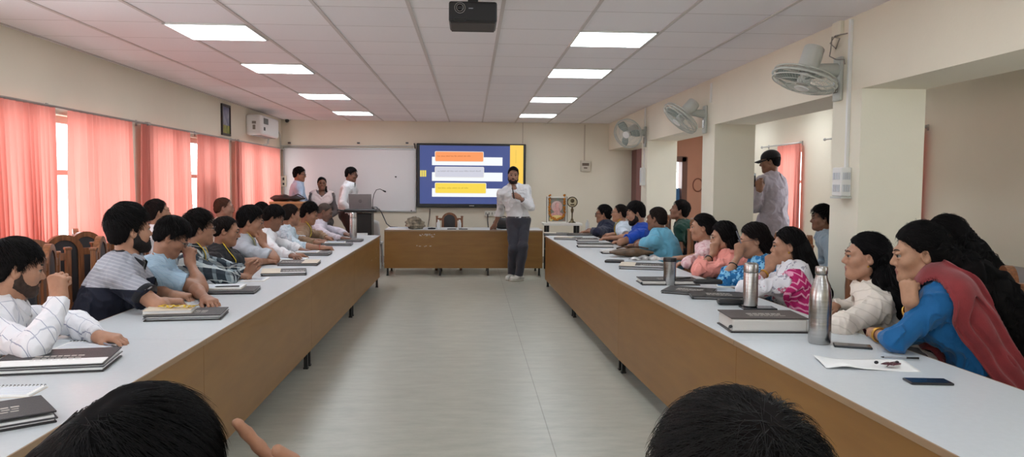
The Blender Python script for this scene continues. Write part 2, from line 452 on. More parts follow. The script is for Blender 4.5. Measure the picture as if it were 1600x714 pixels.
# ------------------------------------------------------------------ chairs
def make_chair(label, group):
    t = thing('conference_chair', label, 'chair', group=group)        # faces +Y, origin on the floor under the seat
    MB().box((0, 0.0, 0.43), (0.46, 0.46, 0.05), 0.012).build('seat_frame', M_wood, t)
    MB().box((0, 0.0, 0.47), (0.42, 0.42, 0.06), 0.028, seg=3).build('seat', M_leather, t)
    for sx in (-1, 1):
        MB().box((sx*0.205, 0.205, 0.215), (0.042, 0.042, 0.43), 0.006).build('leg', M_wood, t)
        MB().tube([(sx*0.205, -0.27, 0), (sx*0.205, -0.215, 0.3), (sx*0.205, -0.215, 0.5)], 0.024, 8).build('leg', M_wood, t)
        p = MB(); p.box((sx*0.215, -0.262, 0.73), (0.036, 0.036, 0.5), 0.005, Matrix.Translation((0, 0, 0)))
        p.box((sx*0.215, -0.262, 0.985), (0.046, 0.046, 0.02), 0.006)
        p.build('back_post', M_wood, t)
    # arched back: an outer wooden arch round a dark oval pad
    f = MB()
    def arch(w, z0, zt):
        pts = [(-w, z0)] + [(-w, zt-w)] + [(-w*math.cos(PI*k/14), zt-w+w*math.sin(PI*k/14)) for k in range(1, 14)] + [(w, zt-w), (w, z0)]
        return pts
    out = arch(0.135, 0.52, 1.06); inn = arch(0.095, 0.56, 1.02)
    vs = [(x, -0.285, z) for x, z in out] + [(x, -0.285, z) for x, z in inn] + [(x, -0.245, z) for x, z in out] + [(x, -0.245, z) for x, z in inn]
    n = len(out); fs = []
    for i in range(n):
        j = (i+1) % n
        fs += [(i, j, n+j, n+i), (2*n+i, 3*n+i, 3*n+j, 2*n+j), (i, 2*n+i, 2*n+j, j), (n+i, n+j, 3*n+j, 3*n+i)]
    f._add(vs, fs)
    for z in (0.93, 0.60): 
        for sx in (-1, 1): f.box((sx*0.172, -0.264, z), (0.08, 0.028, 0.05), 0.004)
    f.build('back_frame', M_wood, t)
    p = MB(); vs = []
    m = len(inn)
    for y in (-0.252, -0.272): vs += [(x, y, z) for x, z in inn]
    vs += [(0, -0.237, 0.8), (0, -0.286, 0.8)]
    fs = [(i, (i+1) % m, 2*m) for i in range(m)] + [(m+(i+1) % m, m+i, 2*m+1) for i in range(m)] + [(i, m+i, m+(i+1) % m, (i+1) % m) for i in range(m)]
    p._add(vs, fs); p.build('backrest', M_leather, t)
    return t
CHAIR = make_chair('wooden chair with arched back and dark oval pad', 'wooden conference chairs')
_chair_used = False
def place_chair(x, y, rz, label, group='wooden conference chairs'):
    global _chair_used
    if not _chair_used:
        _chair_used = True; CHAIR.location = (x, y, 0); CHAIR.rotation_euler = (0, 0, rz); CHAIR['label'] = label; CHAIR['group'] = group
        return CHAIR
    return dup(CHAIR, (x, y, 0), rz, label, group)

# ------------------------------------------------------------------ curtains and rods
M_curt = curtain_mat('salmon_curtain', (216, 142, 131), (222, 146, 134))
M_rod = mat('steel_rod', (170, 166, 160), 0.35, metal=0.7)
def curtain(x, y0, y1, zt, zb, pleats, label, seed, grp, gap=0.0):
    r = random.Random(seed); ph = [r.uniform(0, 6.28) for _ in range(4)]; L = y1-y0
    sg = 1 if x < 0 else -1
    def f(u, v):
        y = y0 + u*L
        k = 2*PI*pleats*(u + 0.018*math.sin(6.28*u*2+ph[3]))
        amp = 0.026*(0.6+0.5*v)*(1+0.4*math.sin(u*17+ph[0]))
        dx = amp*math.sin(k+ph[1]) + 0.012*v*math.sin(k*0.5+ph[2]+2*v)
        dy = 0.010*math.cos(k*2)*v + (0.02*math.sin(ph[2]+5*u)*v)
        return (x + sg*(0.0+dx), y+dy, zt + (zb-zt)*v)
    o = MB().grid(f, int(pleats*14), 26).build('curtain', M_curt, None, 180)
    tag(o, label, 'curtain', grp)
    return o
cx = XL+0.075
CT = 2.035
def curt_y(px): return on_x(px, 250, cx).y
cdefs = [(5.2, curt_y(88), 17, 'salmon curtain nearest the camera on the left wall, cut by the picture edge'),
         (curt_y(110), curt_y(208), 13, 'salmon curtain on the left wall right of the bright gap, ending at the cream pier'),
         (curt_y(223), curt_y(297), 13, 'salmon curtain with bright slits just beyond the cream pier'),
         (curt_y(311), curt_y(358), 12, 'salmon curtain on the left wall below the hanging framed picture'),
         (curt_y(368), curt_y(437), 22, 'farthest salmon curtain on the left wall, below the air conditioner'),
         (1.3, 3.2, 16, 'salmon curtain beside the camera, out of the picture')]
for i, (a, b, n, lab) in enumerate(cdefs): curtain(cx, a, b, CT, 0.74, n, lab, i+11, 'salmon curtains on the left wall')
def rod(x, y0, y1, z, label, grp):
    t = thing('curtain_rod', label, 'curtain rod', (x, (y0+y1)/2, z), 0, grp)
    L = y1-y0; sg = -1 if x < 0 else 1
    MB().tube([(0, -L/2, 0), (0, L/2, 0)], 0.011, 10).build('rod', M_rod, t)
    for s in (-1, 1): MB().ball((0, s*(L/2+0.012), 0), 0.02, 8).build('finial', M_rod, t)
    n = max(2, int(L/1.3)+1)
    for i in range(n):
        y = -L/2+0.08 + (L-0.16)*i/(n-1)
        MB().box((sg*0.04, y, 0.0), (0.085, 0.014, 0.014)).box((sg*0.072, y, 0), (0.008, 0.03, 0.06)).build('bracket', M_rod, t)
G = 'curtain rods on the left wall'
rod(XL+0.075, 3.0, 8.05, CT+0.01, 'long steel curtain rod over the two nearest salmon curtains', G)
rod(XL+0.075, 8.12, 11.1, CT+0.01, 'steel curtain rod over the two middle salmon curtains', G)
rod(XL+0.075, 11.15, 13.75, CT+0.01, 'steel curtain rod below the air conditioner', G)
xo = XO-0.075
curtain(xo, on_x(1250, 280, xo).y+0.0, on_x(1213, 280, xo).y, 2.04, 0.6, 9, 'salmon curtain behind the standing man in the cap', 31, 'salmon curtains of the side bay')
curtain(xo, 7.40, 7.72, 2.04, 0.6, 7, 'narrow salmon curtain beside the nearest big pillar', 32, 'salmon curtains of the side bay')
rod(xo, 10.25, 11.6, 2.055, 'steel curtain rod behind the standing man in the cap', 'curtain rods of the side bay')
rod(xo, 7.35, 9.5, 2.055, 'steel curtain rod beside the nearest big pillar', 'curtain rods of the side bay')

# grey louvred box outside the middle window
t = thing('outdoor_cabinet', 'grey and greenish louvred box outside between two salmon curtains', 'cabinet', (XL-0.62, 9.95, 0))
MB().box((0, 0, 0.62), (0.6, 0.9, 1.24), 0.02).build('body', mat('greenish_metal', (176, 184, 160), 0.5), t)
MB().box((0, 0, 1.42), (0.6, 0.9, 0.36), 0.02).build('top_box', mat('purple_grey_metal', (120, 100, 112), 0.5), t)
lv = MB()
for k in range(14): lv.box((0.31, 0, 0.35+k*0.06), (0.02, 0.8, 0.018))
lv.build('louvres', mat('louvre_paint', (150, 160, 140), 0.5), t)

# ------------------------------------------------------------------ wall fittings, left and back
pa, pb = on_x(345, 160, XL), on_x(358, 212, XL)
t = thing('framed_picture', 'tall dark framed picture hanging high on the left wall', 'picture', (XL+0.012, (pa.y+pb.y)/2, (pa.z+pb.z)/2-0.01))
W, Hh = abs(pb.y-pa.y), 0.40
f = MB()
for s in (-1, 1): f.box((0, s*W/2, 0), (0.024, 0.03, Hh+0.03)).box((0, 0, s*Hh/2), (0.024, W, 0.03))
f.build('frame', mat('dark_frame', (40, 32, 30), 0.4), t)
MB().box((-0.004, 0, Hh*0.12), (0.008, W-0.02, Hh*0.66)).build('print', mat('blue_grey_print', (98, 104, 138), 0.5, noise=(9, 0.4), rgb2=(160, 164, 178)), t)
MB().box((-0.0035, 0, -Hh*0.33), (0.008, W-0.02, Hh*0.3)).build('print', mat('olive_print', (170, 166, 70), 0.5, noise=(14, 0.4), rgb2=(110, 120, 60)), t)

aN = on_x(388, 200, XL); 
t = thing('air_conditioner', 'white wall air conditioner high in the far left corner', 'air conditioner', (XL, 11.75, 2.17))
MB().box((0.125, 0.5, 0.155), (0.25, 1.0, 0.31), 0.035, seg=3).build('body', mat('ac_white', (232, 232, 230), 0.4), t)
MB().box((0.13, 0.5, 0.006), (0.17, 0.86, 0.02), 0.004).build('outlet_flap', M_dsteel, t)
MB().box((0.252, 0.2, 0.22), (0.004, 0.26, 0.09)).build('sticker', mat('sticker_grey', (96, 104, 104), 0.5), t)
MB().box((0.252, 0.12, 0.10), (0.004, 0.08, 0.05)).build('sticker', mat('sticker_dark', (70, 72, 76), 0.5), t)
MB().box((0.125, -0.002, 0.19), (0.06, 0.004, 0.04)).box((0.125, -0.002, 0.12), (0.04, 0.004, 0.07)).build('sticker', mat('sticker_mid', (130, 124, 116), 0.5), t)
o = MB().tube([(XL+0.12, 12.6, 2.17), (XL+0.1, 12.6, 2.08), (XL+0.03, 12.62, 2.06)], 0.016, 8).tube([(XL+0.02, 12.8, 2.40), (XL+0.02, 13.5, 2.42), (XL+0.02, 13.72, 2.3), (XL+0.02, 13.78, 2.07)], 0.011, 6).build('hose', M_grey_plastic, t, 60)
o.matrix_parent_inverse = Matrix.Translation((-XL, -11.75, -2.17))
p = on_y(450, 189, YB)
t = thing('security_camera', 'small dark dome camera under the ceiling by the air conditioner', 'camera', (p.x, YB-0.06, p.z))
MB().box((0, 0.035, 0.03), (0.09, 0.05, 0.06), 0.01).build('mount', M_white_metal, t)
MB().ball((0, -0.01, 0.0), 0.035, 10).build('lens', M_black_plastic, t, 180)

# whiteboard
a, b = on_y(443, 231, YB-0.03), on_y(649, 330, YB-0.03)
wx, wz, W, Hh = (a.x+b.x)/2, (a.z+b.z)/2, b.x-a.x, a.z-b.z
t = thing('whiteboard', 'large whiteboard with aluminium edge on the back wall', 'whiteboard', (wx, YB-0.017, wz))
MB().box((0, 0, 0), (W-0.02, 0.022, Hh-0.02)).build('board', mat('whiteboard_surface', (226, 225, 226), 0.22), t)
f = MB()
for s in (-1, 1): f.box((s*W/2, -0.004, 0), (0.03, 0.034, Hh+0.03), 0.005).box((0, -0.004, s*Hh/2), (W, 0.034, 0.03), 0.005)
f.build('frame', mat('aluminium', (176, 176, 176), 0.35, metal=0.6), t)
MB().box((W*0.47, -0.03, -Hh/2+0.01), (0.02, 0.03, 0.02)).box((0.35*W, -0.02, 0.06), (0.03, 0.006, 0.02)).build('clip', M_black_plastic, t)
o = MB().tube([(a.x-0.05, YB-0.012, a.z+0.035), (b.x, YB-0.012, a.z+0.055)], 0.012, 6).build('wall_conduit', M_grey_plastic); tag(o, 'thin grey conduit running along the top of the whiteboard', 'conduit')
for px, lab in ((452, 'left'), (560, 'middle'), (636, 'right')):
    p = on_y(px, 226, YB-0.02); o = MB().box((p.x, YB-0.015, p.z+0.03), (0.05, 0.03, 0.03), 0.006).build('wall_clip', M_dsteel); tag(o, 'small dark clip above the whiteboard, %s of three' % lab, 'clip', 'clips above the whiteboard')
p = on_y(446, 283, YB)
t = thing('wall_switch', 'small dark-holed switch plate at the left end of the whiteboard', 'switch', (p.x-0.02, YB-0.065, p.z))
MB().box((0, 0.03, 0), (0.10, 0.05, 0.2), 0.008).build('plate', mat('switch_ivory', (214, 206, 190), 0.4), t)
MB().box((0, 0.004, 0.04), (0.03, 0.008, 0.05)).box((0, 0.004, -0.05), (0.03, 0.008, 0.04)).build('socket', M_black_plastic, t)

# presentation display
a, b = on_y(651, 223.5, YB-0.09), on_y(821, 325, YB-0.09)
sx_, sz_, W, Hh = (a.x+b.x)/2, (a.z+b.z)/2, b.x-a.x, a.z-b.z
t = thing('display_screen', 'large black framed wall display showing a slide of coloured boxes', 'screen', (sx_, YB-0.062, sz_))
MB().box((0, 0, 0), (W, 0.08, Hh), 0.012).build('bezel', M_black_plastic, t)
def slide_box(px0, py0, px1, py1, rgb, lift, name, rad=0.0, st=0.87):
    q0, q1 = on_y(px0, py0, YB-0.09), on_y(px1, py1, YB-0.09)
    mb = MB(); cx_, cz_ = (q0.x+q1.x)/2-sx_, (q0.z+q1.z)/2-sz_; w, h = q1.x-q0.x, q0.z-q1.z
    if rad:
        pts = []
        for (ax, az, s0) in ((w/2-rad, h/2-rad, 0), (-w/2+rad, h/2-rad, 1), (-w/2+rad, -h/2+rad, 2), (w/2-rad, -h/2+rad, 3)):
            pts += [(ax+rad*math.cos(PI/2*(s0+k/4)), az+rad*math.sin(PI/2*(s0+k/4))) for k in range(5)]
        mb.prism(pts, 0.001, Matrix.Translation((cx_, -0.0405-lift, cz_)) @ Matrix.Rotation(PI/2, 4, 'X'))
    else: mb.box((cx_, -0.0405-lift, cz_), (w, 0.001, h))
    return mb.build(name, emit('slide_%s' % '_'.join(map(str, rgb)), rgb, st), t)
slide_box(656, 227, 798, 319, (66, 80, 138), 0.000, 'slide_background', 0, 0.87)
slide_box(797, 227, 817, 319, (252, 206, 84), 0.0005, 'slide_side_band')
for k in range(3): slide_box(656.5+k*3.4, 266, 659.2+k*3.4, 276, (236, 214, 90), 0.0012, 'slide_mark')
for (y0, y1, c, yb, yb1, xr) in ((237, 252.5, (252, 156, 96), 245, 259, 755), (261, 277, (208, 209, 222), 269, 283.5, 755.5), (286, 302, (248, 216, 76), 294, 308, 759)):
    slide_box(675, yb, 785, yb1, (246, 250, 254), 0.0012, 'slide_panel')
    slide_box(679.5, y0-0.8, xr+0.8, y1+0.8, (236, 232, 226), 0.0020, 'slide_card_edge', 0.022)
    slide_box(680.3, y0, xr, y1, c, 0.0030, 'slide_card', 0.02)
tc = {(252, 156, 96): (206, 116, 66), 0: (168, 168, 178), 1: (206, 176, 50)}
for px0, px1, py, c, sd_ in ((684, 734, 244.2, (206, 116, 66), 1), (684, 751, 267.6, (168, 168, 178), 2), (685, 728, 294, (206, 176, 50), 3)):
    tb_ = MB(); r = random.Random(sd_); px = px0        # a line of print too small to read: strokes of letter height
    while px < px1:
        for k in range(r.randint(4, 9)):
            q = on_y(px, py, YB-0.09); hgt = r.choice((0.016, 0.016, 0.024))
            tb_.box((q.x-sx_, -0.0446, q.z-sz_+(hgt-0.016)/2), (0.007, 0.0006, hgt)); px += 0.92
        px += 1.1
    tb_.build('slide_text', emit('slide_text_%d' % c[2], c, 0.87), t)
q = on_y(806, 244, YB-0.09)
sd = MB()
for k in range(9): sd.box((q.x-sx_, -0.0425, q.z-sz_+0.10-k*0.027), (0.008, 0.001, 0.014))
sd.build('slide_side_text', emit('slide_side_ink', (170, 140, 60), 1.0), t)
q = on_y(737, 321.5, YB-0.09); MB().box((q.x-sx_, -0.0415, q.z-sz_), (0.09, 0.002, 0.012)).build('badge', mat('badge_white', (210, 210, 210), 0.4), t)
o = MB().tube([(a.x-0.03, YB-0.03, a.z-0.1), (a.x-0.05, YB-0.03, a.z-0.0)], 0.012, 6).build('stylus_holder', M_dsteel); o.parent = t; o.matrix_parent_inverse = Matrix.Translation((-sx_, -(YB-0.055), -sz_))

def socket_plate(name, label, px0, py0, px1, py1, n):
    a, b = on_y(px0, py0, YB), on_y(px1, py1, YB)
    t = thing(name, label, 'socket', ((a.x+b.x)/2, YB-0.02, (a.z+b.z)/2)); W, Hh = b.x-a.x, a.z-b.z
    MB().box((0, 0, 0), (W, 0.04, Hh), 0.006).build('plate', mat('socket_white', (224, 220, 208), 0.4), t)
    m = MB()
    for k in range(n): m.box((-W/2+W*(k+0.5)/n, -0.022, 0.0), (W/n*0.4, 0.006, Hh*0.45))
    m.build('socket', mat('socket_grey', (150, 146, 138), 0.5), t)
    return t
t = socket_plate('power_socket', 'white socket strip on the wall under the display', 757, 329, 776, 338, 4)
o = MB().tube([on_y(762, 334, YB-0.05), on_y(762, 345, YB-0.03), on_y(763, 356, YB-0.12), on_y(764, 372, YB-0.03)], 0.009, 6).build('power_cable', M_black_plastic, None, 60)
tag(o, 'black plug cable hanging from the socket strip under the display', 'cable')
o = MB().tube([on_y(672, 326, YB-0.02), on_y(671, 340, YB-0.02), on_y(669, 352, YB-0.03), on_y(668, 375, YB-0.02)], 0.007, 6).build('display_cable', M_black_plastic, None, 60)
tag(o, 'thin dark cable hanging below the left end of the display', 'cable')
# thermostat box and its conduit, right part of the back wall
a, b = on_y(907, 251, YB), on_y(922, 268, YB)
t = thing('control_box', 'small square control box on the back wall below a thin conduit', 'control box', ((a.x+b.x)/2, YB-0.02, (a.z+b.z)/2))
W = b.x-a.x; Hh = a.z-b.z
MB().box((0, 0, 0), (W, 0.04, Hh), 0.006).build('case', mat('box_ivory', (206, 198, 182), 0.45), t)
MB().box((0, -0.021, 0.03*1), (W*0.7, 0.004, Hh*0.25)).box((0, -0.021, -0.035), (W*0.35, 0.004, Hh*0.12)).build('dial_panel', mat('box_brown', (110, 96, 82), 0.5), t)
p0, p1 = on_y(913, 195, YB-0.01), on_y(914, 251, YB-0.01)
o = MB().box(((p0.x+p1.x)/2, YB-0.01, (p0.z+p1.z)/2), (0.02, 0.02, p0.z-p1.z)).build('wall_conduit', mat('conduit_cream', (196, 184, 164), 0.5)); tag(o, 'thin vertical conduit dropping from ceiling to the small control box', 'conduit')
p0, p1 = on_y(817, 192, YB-0.01), on_y(817, 224, YB-0.01)
o = MB().box((p0.x, YB-0.008, (p0.z+p1.z)/2), (0.014, 0.016, p0.z-p1.z)).build('wall_conduit', mat('conduit_cream', (196, 184, 164), 0.5)); tag(o, 'thin vertical conduit above the right end of the display', 'conduit')

# ------------------------------------------------------------------ projector
q = on_y(739, 18, 4.42)
t = thing('projector', 'black ceiling projector with round ringed lens', 'projector', (q.x, 4.42, q.z))
MB().box((0, 0.14, 0.0), (0.278, 0.28, 0.118), 0.012).build('body', mat('projector_black', (24, 24, 27), 0.4), t)
def ring(r0, r1, y): 
    return MB().lathe([(r0, -0.006), (r1, -0.006), (r1, 0.006), (r0, 0.006), (r0, -0.006)], 36, Matrix.Translation((-0.075, y, 0.018)) @ Matrix.Rotation(PI/2, 4, 'X'))
ring(0.029, 0.0315, -0.004).build('lens_ring', M_steel, t, 40)
l = MB().lathe([(0.02, 0.0), (0.017, 0.008), (0.0, 0.011)], 28, Matrix.Translation((-0.075, -0.004, 0.018)) @ Matrix.Rotation(PI/2, 4, 'X')); l.build('lens', mat('lens_glass', (10, 10, 14), 0.05), t, 60)
ring(0.018, 0.0205, -0.008).build('lens_ring', M_steel, t, 40)
MB().box((-0.012, -0.001, 0.018), (0.026, 0.003, 0.005)).build('name_plate', mat('plate_grey', (150, 150, 160), 0.4), t)
MB().box((-0.075, 0.0, -0.045), (0.07, 0.01, 0.014), 0.003).build('focus_slot', M_black_plastic, t)
MB().box((0, 0.14, -0.058), (0.26, 0.26, 0.012), 0.004).build('base', mat('projector_base', (44, 38, 37), 0.5), t)
cm = MB(); h = ZC-q.z-0.06; cm.box((0, 0.12, 0.06+h/2), (0.06, 0.06, h)).box((0, 0.12, 0.06+h-0.006), (0.16, 0.16, 0.012)).build('ceiling_mount', M_black_metal, t)

# ------------------------------------------------------------------ wall fans on the beam side
def wall_fan(loc, aim, tilt, label):
    """loc: foot of the bracket on the pillar face; the fan looks away from the wall and down"""
    t = thing('wall_fan', label, 'fan', loc, 0, 'wall fans on the pillars')
    b = MB(); b.box((-0.012, 0, 0.0), (0.024, 0.11, 0.30), 0.008)
    b.build('bracket', M_grey_metal, t)
    s = MB(); s.box((-0.028, 0.0, -0.05), (0.012, 0.05, 0.09), 0.004); s.build('control_panel', M_steel, t)
    a = MB(); a.tube([(-0.02, 0, 0.06), (-0.12, 0, 0.07), (-0.20, 0, 0.07)], [0.05, 0.036, 0.03], 10); a.build('arm', M_grey_metal, t, 60)
    Mx = Matrix.Translation((-0.235, 0, 0.10)) @ Matrix.Rotation(aim, 4, 'Z') @ Matrix.Rotation(PI/2+tilt, 4, 'Y')   # local +z = blow direction... 
    Mx = Matrix.Translation((-0.225, 0, 0.075)) @ Matrix.Rotation(aim, 4, 'Z') @ Matrix.Rotation(-(PI/2+tilt), 4, 'Y')
    m = MB().lathe([(0.0, -0.15), (0.06, -0.15), (0.068, -0.14), (0.07, -0.02), (0.058, 0.03), (0.0, 0.03)], 24, Mx); m.build('motor', M_grey_plastic, t, 40)
    R = 0.215
    def R_at(u): return R*math.sin(u*PI/2)
    fr = MB()
    for r_, z_, w_ in ((R, 0.085, 0.008), (R*0.97, 0.055, 0.005), (R*0.75, 0.035, 0.002), (R*0.5, 0.03, 0.002), (R*0.97, 0.115, 0.004), (R*0.78, 0.135, 0.002), (R*0.5, 0.145, 0.002)):
        fr.tube([(r_*math.cos(2*PI*k/40), r_*math.sin(2*PI*k/40), z_) for k in range(41)], w_, 6, False, Mx)
    for k in range(60):
        c, s_ = math.cos(2*PI*k/60), math.sin(2*PI*k/60)
        fr.tube([(0.055*c, 0.055*s_, 0.03), (R*0.75*c, R*0.75*s_, 0.033), (R*0.97*c, R*0.97*s_, 0.055), (R*c, R*s_, 0.085), (R*0.97*c, R*0.97*s_, 0.115), (R*0.78*c, R*0.78*s_, 0.135), (0.05*c, 0.05*s_, 0.148)], 0.0013, 4, False, Mx)
    fr.build('cage', M_grey_metal, t, 60)
    h = MB().lathe([(0.0, 0.05), (0.045, 0.05), (0.045, 0.12), (0.0, 0.125)], 20, Mx); h.build('hub', M_grey_plastic, t, 40)
    MB().lathe([(0.0, 0.143), (0.052, 0.143), (0.05, 0.152), (0.0, 0.156)], 20, Mx).build('badge', M_white_metal, t, 40)
    for k in range(3):
        Mb = Mx @ Matrix.Rotation(2*PI*k/3+0.4, 4, 'Z')
        def bl(u, v): 
            r = 0.04+u*0.15; w = (0.05+0.075*math.sin(min(1, u*1.2)*PI/2))*(1-0.25*u**4)
            return (r*math.cos((v-0.5)*w/r*1.0), r*math.sin((v-0.5)*w/r*1.0)+0.02*u, 0.085+0.03*(v-0.5))
        o = MB().grid(bl, 8, 6, Mb).build('blade', mat('fan_blade', (140, 150, 142), 0.3), t, 60)
        md = o.modifiers.new('thick', 'SOLIDIFY'); md.thickness = 0.003
    return t
f1 = on_x(1312, 124, XR); f2 = on_x(1103, 187, XR); f3 = on_x(1009, 214, XR)
wall_fan((XR, f1.y, f1.z), math.radians(8), math.radians(72), 'wall fan nearest the camera, blades facing the floor')
wall_fan((XR, f2.y, f2.z), math.radians(4), math.radians(48), 'wall fan on the middle pillar above the green-shirted man')
wall_fan((XR, f3.y, f3.z), math.radians(50), math.radians(22), 'farthest wall fan, in the corner by the back wall')
# conduits and boxes on the pillars
p0, p1 = on_x(1327, 30, XR), on_x(1322, 268, XR)
def wconduit(px, py0, py1, lab, w=0.026):
    a, b = on_x(px, py0, XR-0.012), on_x(px, py1, XR-0.012)
    o = MB().box((XR-0.011, (a.y+b.y)/2, (a.z+b.z)/2), (0.022, w, abs(a.z-b.z)), 0.003).build('wall_conduit', M_white_metal); tag(o, lab, 'conduit')
wconduit(1326, 32, 262, 'white vertical conduit from ceiling to the switch box on the near pillar')
wconduit(1111, 130, 160, 'short conduit above the middle wall fan', 0.02)
wconduit(1008, 168, 200, 'thin conduit above the farthest wall fan', 0.02)
wconduit(1006, 232, 270, 'thin conduit below the farthest wall fan', 0.02)
a, b = on_x(1303, 262, XR-0.06), on_x(1322, 307, XR-0.06)
t = thing('switch_box', 'white double switch box on the near pillar below the fan', 'switch box', (XR, 4.98, (a.z+b.z)/2))
Hh = a.z-b.z
MB().box((-0.035, 0, 0), (0.07, 0.13, Hh), 0.006).build('case', M_white_metal, t)
s = MB()
for z in (-Hh*0.22, Hh*0.2):
    for k in range(4): s.box((-0.035, 0, 0), (0.001, 0.001, 0.001)) if False else s.box((-0.0725, -0.036+k*0.024, z), (0.007, 0.018, Hh*0.24), 0.002)
s.build('switches', mat('switch_grey', (200, 204, 208), 0.35), t)
s2 = MB()
for z in (-Hh*0.22, Hh*0.2):
    for k in range(4): s2.box((-0.035-0.022+k*0.014, -0.0665, z), (0.01, 0.004, Hh*0.24))
s2.build('switches', mat('switch_grey', (200, 204, 208), 0.35), t)
MB().box((-0.03, 0, -Hh/2-0.008), (0.09, 0.15, 0.014)).build('ledge', M_grey_metal, t)
q = on_x(1006, 276, XR)
t = thing('switch_box', 'small white switch box on the far pillar', 'switch box', (XR, 10.95, q.z))
MB().box((-0.03, 0, 0), (0.06, 0.12, 0.26), 0.006).build('case', M_white_metal, t); MB().box((-0.062, 0, 0), (0.006, 0.08, 0.18)).build('switches', mat('switch_grey', (200, 204, 208), 0.35), t)
o = MB().tube([on_x(1324, 52, XR-0.02), on_x(1305, 56, XR-0.03), on_x(1297, 68, XR-0.03), on_x(1306, 76, XR-0.03), on_x(1312, 60, XR-0.03), on_x(1300, 58, XR-0.03), on_x(1298, 78, XR-0.03), on_x(1296, 88, XR-0.03), on_x(1306, 93, XR-0.03), on_x(1319, 93, XR-0.02), on_x(1320, 100, XR-0.02)], 0.004, 6).build('fan_cable', mat('cable_grey', (150, 144, 136), 0.5), None, 60)
tag(o, 'looped grey cable on the wall above the nearest fan', 'cable')
a = on_x(1316, 43, XR)
o = MB().box((XR-0.015, a.y+0.03, a.z), (0.03, 0.12, 0.10), 0.006).build('junction_box', M_pillar); tag(o, 'cream junction box under the ceiling above the nearest fan', 'junction box')

# hanging wall ring in the bay
q = on_y(1090, 289, YB)
o = MB().tube([(q.x+0.09*math.cos(2*PI*k/24), YB-0.012, q.z+0.12*math.sin(2*PI*k/24)) for k in range(25)], 0.012, 6, False).build('wall_ring', mat('ring_brown', (150, 96, 76), 0.5)); tag(o, 'brown ring hanging on the salmon wall beside the doorway', 'ring')
# ------------------------------------------------------------------ things on the tables
def portfolio(cx, cy, rz, L, W, T, label, style='zip', group='portfolios and folders on the tables', z=TZ, open_=0.0, cream=0.0, flipcream=1, top=None):
    """a zipped document case lying flat: x is the long side, -y the side facing the reader of the label"""
    top = top or M_folder
    t = thing('document_folder', label, 'folder', (cx, cy, z), rz, group)
    th = 0.006
    if style == 'spine':       # closed, pale gusset seen from the side
        MB().box((0, 0, th/2), (L, W, th), 0.0025).build('back_cover', M_folder, t)
        MB().box((0, 0, T/2), (L-0.012, W-0.012, T-2*th+0.004), 0.012, seg=3).build('gusset', mat('pale_gusset', (206, 202, 196), 0.55, bump=(120, 0.1)), t)
        MB().box((0, 0.004, T-th/2), (L-0.004, W-0.006, th), 0.0025).build('front_cover', top, t)
        MB().tube([(-L/2+0.004, -W/2-0.004, T*0.5), (-L/2-0.004, -W/2-0.002, T*0.45), (-L/2-0.006, -W/2+0.02, T*0.3)], [0.006, 0.009, 0.005], 8).build('zip_pull', M_black_plastic, t)
    else:
        MB().box((0, 0, th/2), (L, W, th), 0.0025).build('back_cover', top, t)
        if T > 0.02: MB().box((0.004, -0.002, th+ (T-2*th)/2), (L-0.02, W-0.016, max(0.004, T-2*th-0.001)), 0.002).build('pages', M_paper, t)
        R = Matrix.Translation((0, W/2, T-th)) @ Matrix.Rotation(-open_, 4, 'X') @ Matrix.Translation((0, -W/2, th/2))
        MB().box((0, 0, 0), (L, W, th), 0.0025, R).build('front_cover', top, t)
        zp = MB()
        for s in (-1, 1): zp.tube([(s*(L/2), W/2, T/2), (s*(L/2), -W/2, T/2)], 0.003, 6)
        zp.tube([(-L/2, -W/2, T/2), (L/2, -W/2, T/2)], 0.003, 6); zp.build('zipper', M_dsteel, t, 60)
        if cream:
            MB().box((flipcream*(L/2-L*cream/2), 0, th/2+0.0012), (L*cream, W-0.004, 0.0025), 0.001, R).build('cream_panel', M_cream, t)
    pr_ = MB(); R2 = Matrix.Translation((0, 0, T)) if style == 'spine' else R @ Matrix.Translation((0, 0, th/2))
    r = random.Random(int(abs(cx*1000+cy*77)))
    ox = -flipcream*L*cream/2 if cream else 0
    for k in range(3):
        x = ox - 0.08
        for j in range(7):
            w = r.uniform(0.012, 0.03); pr_.box((x+w/2, -0.05+k*0.03, 0.0004), (w, 0.007 + (0.006 if k == 2 else 0), 0.0008), 0, R2); x += w+0.006
            if x > ox+0.08: break
    pr_.build('printed_lettering', M_print, t)
    return t
def notebook(cx, cy, rz, L, W, T, label, cover=None, group='notebooks and pads on the tables', spiral=False, z=TZ, pen=None):
    t = thing('notebook', label, 'notebook', (cx, cy, z), rz, group)
    MB().box((0, 0, T/2), (L-0.004, W-0.004, T-0.002), 0.0015).build('pages', M_paper, t)
    MB().box((0, 0, 0.0008), (L, W, 0.0016)).build('back_cover', cover or M_cream, t)
    if cover: MB().box((0, 0, T-0.0006), (L, W, 0.002), 0.0008).build('front_cover', cover, t)
    else:
        ln = MB()
        for k in range(8): ln.box((0, -W/2+W*(k+1)/9.5, T-0.0004), (L*0.86, 0.0012, 0.0008))
        ln.build('ruled_lines', mat('rule_blue', (176, 190, 214), 0.7), t)
    if spiral:
        s = MB(); n = 16
        for k in range(n):
            x = -L/2+L*(k+0.5)/n
            s.tube([(x, W/2-0.008+0.007*math.cos(a), T*0.6+0.007*math.sin(a)) for a in [PI*2*i/10 for i in range(11)]], 0.0012, 5, False)
        s.build('spiral_binding', M_dsteel, t, 60)
    return t
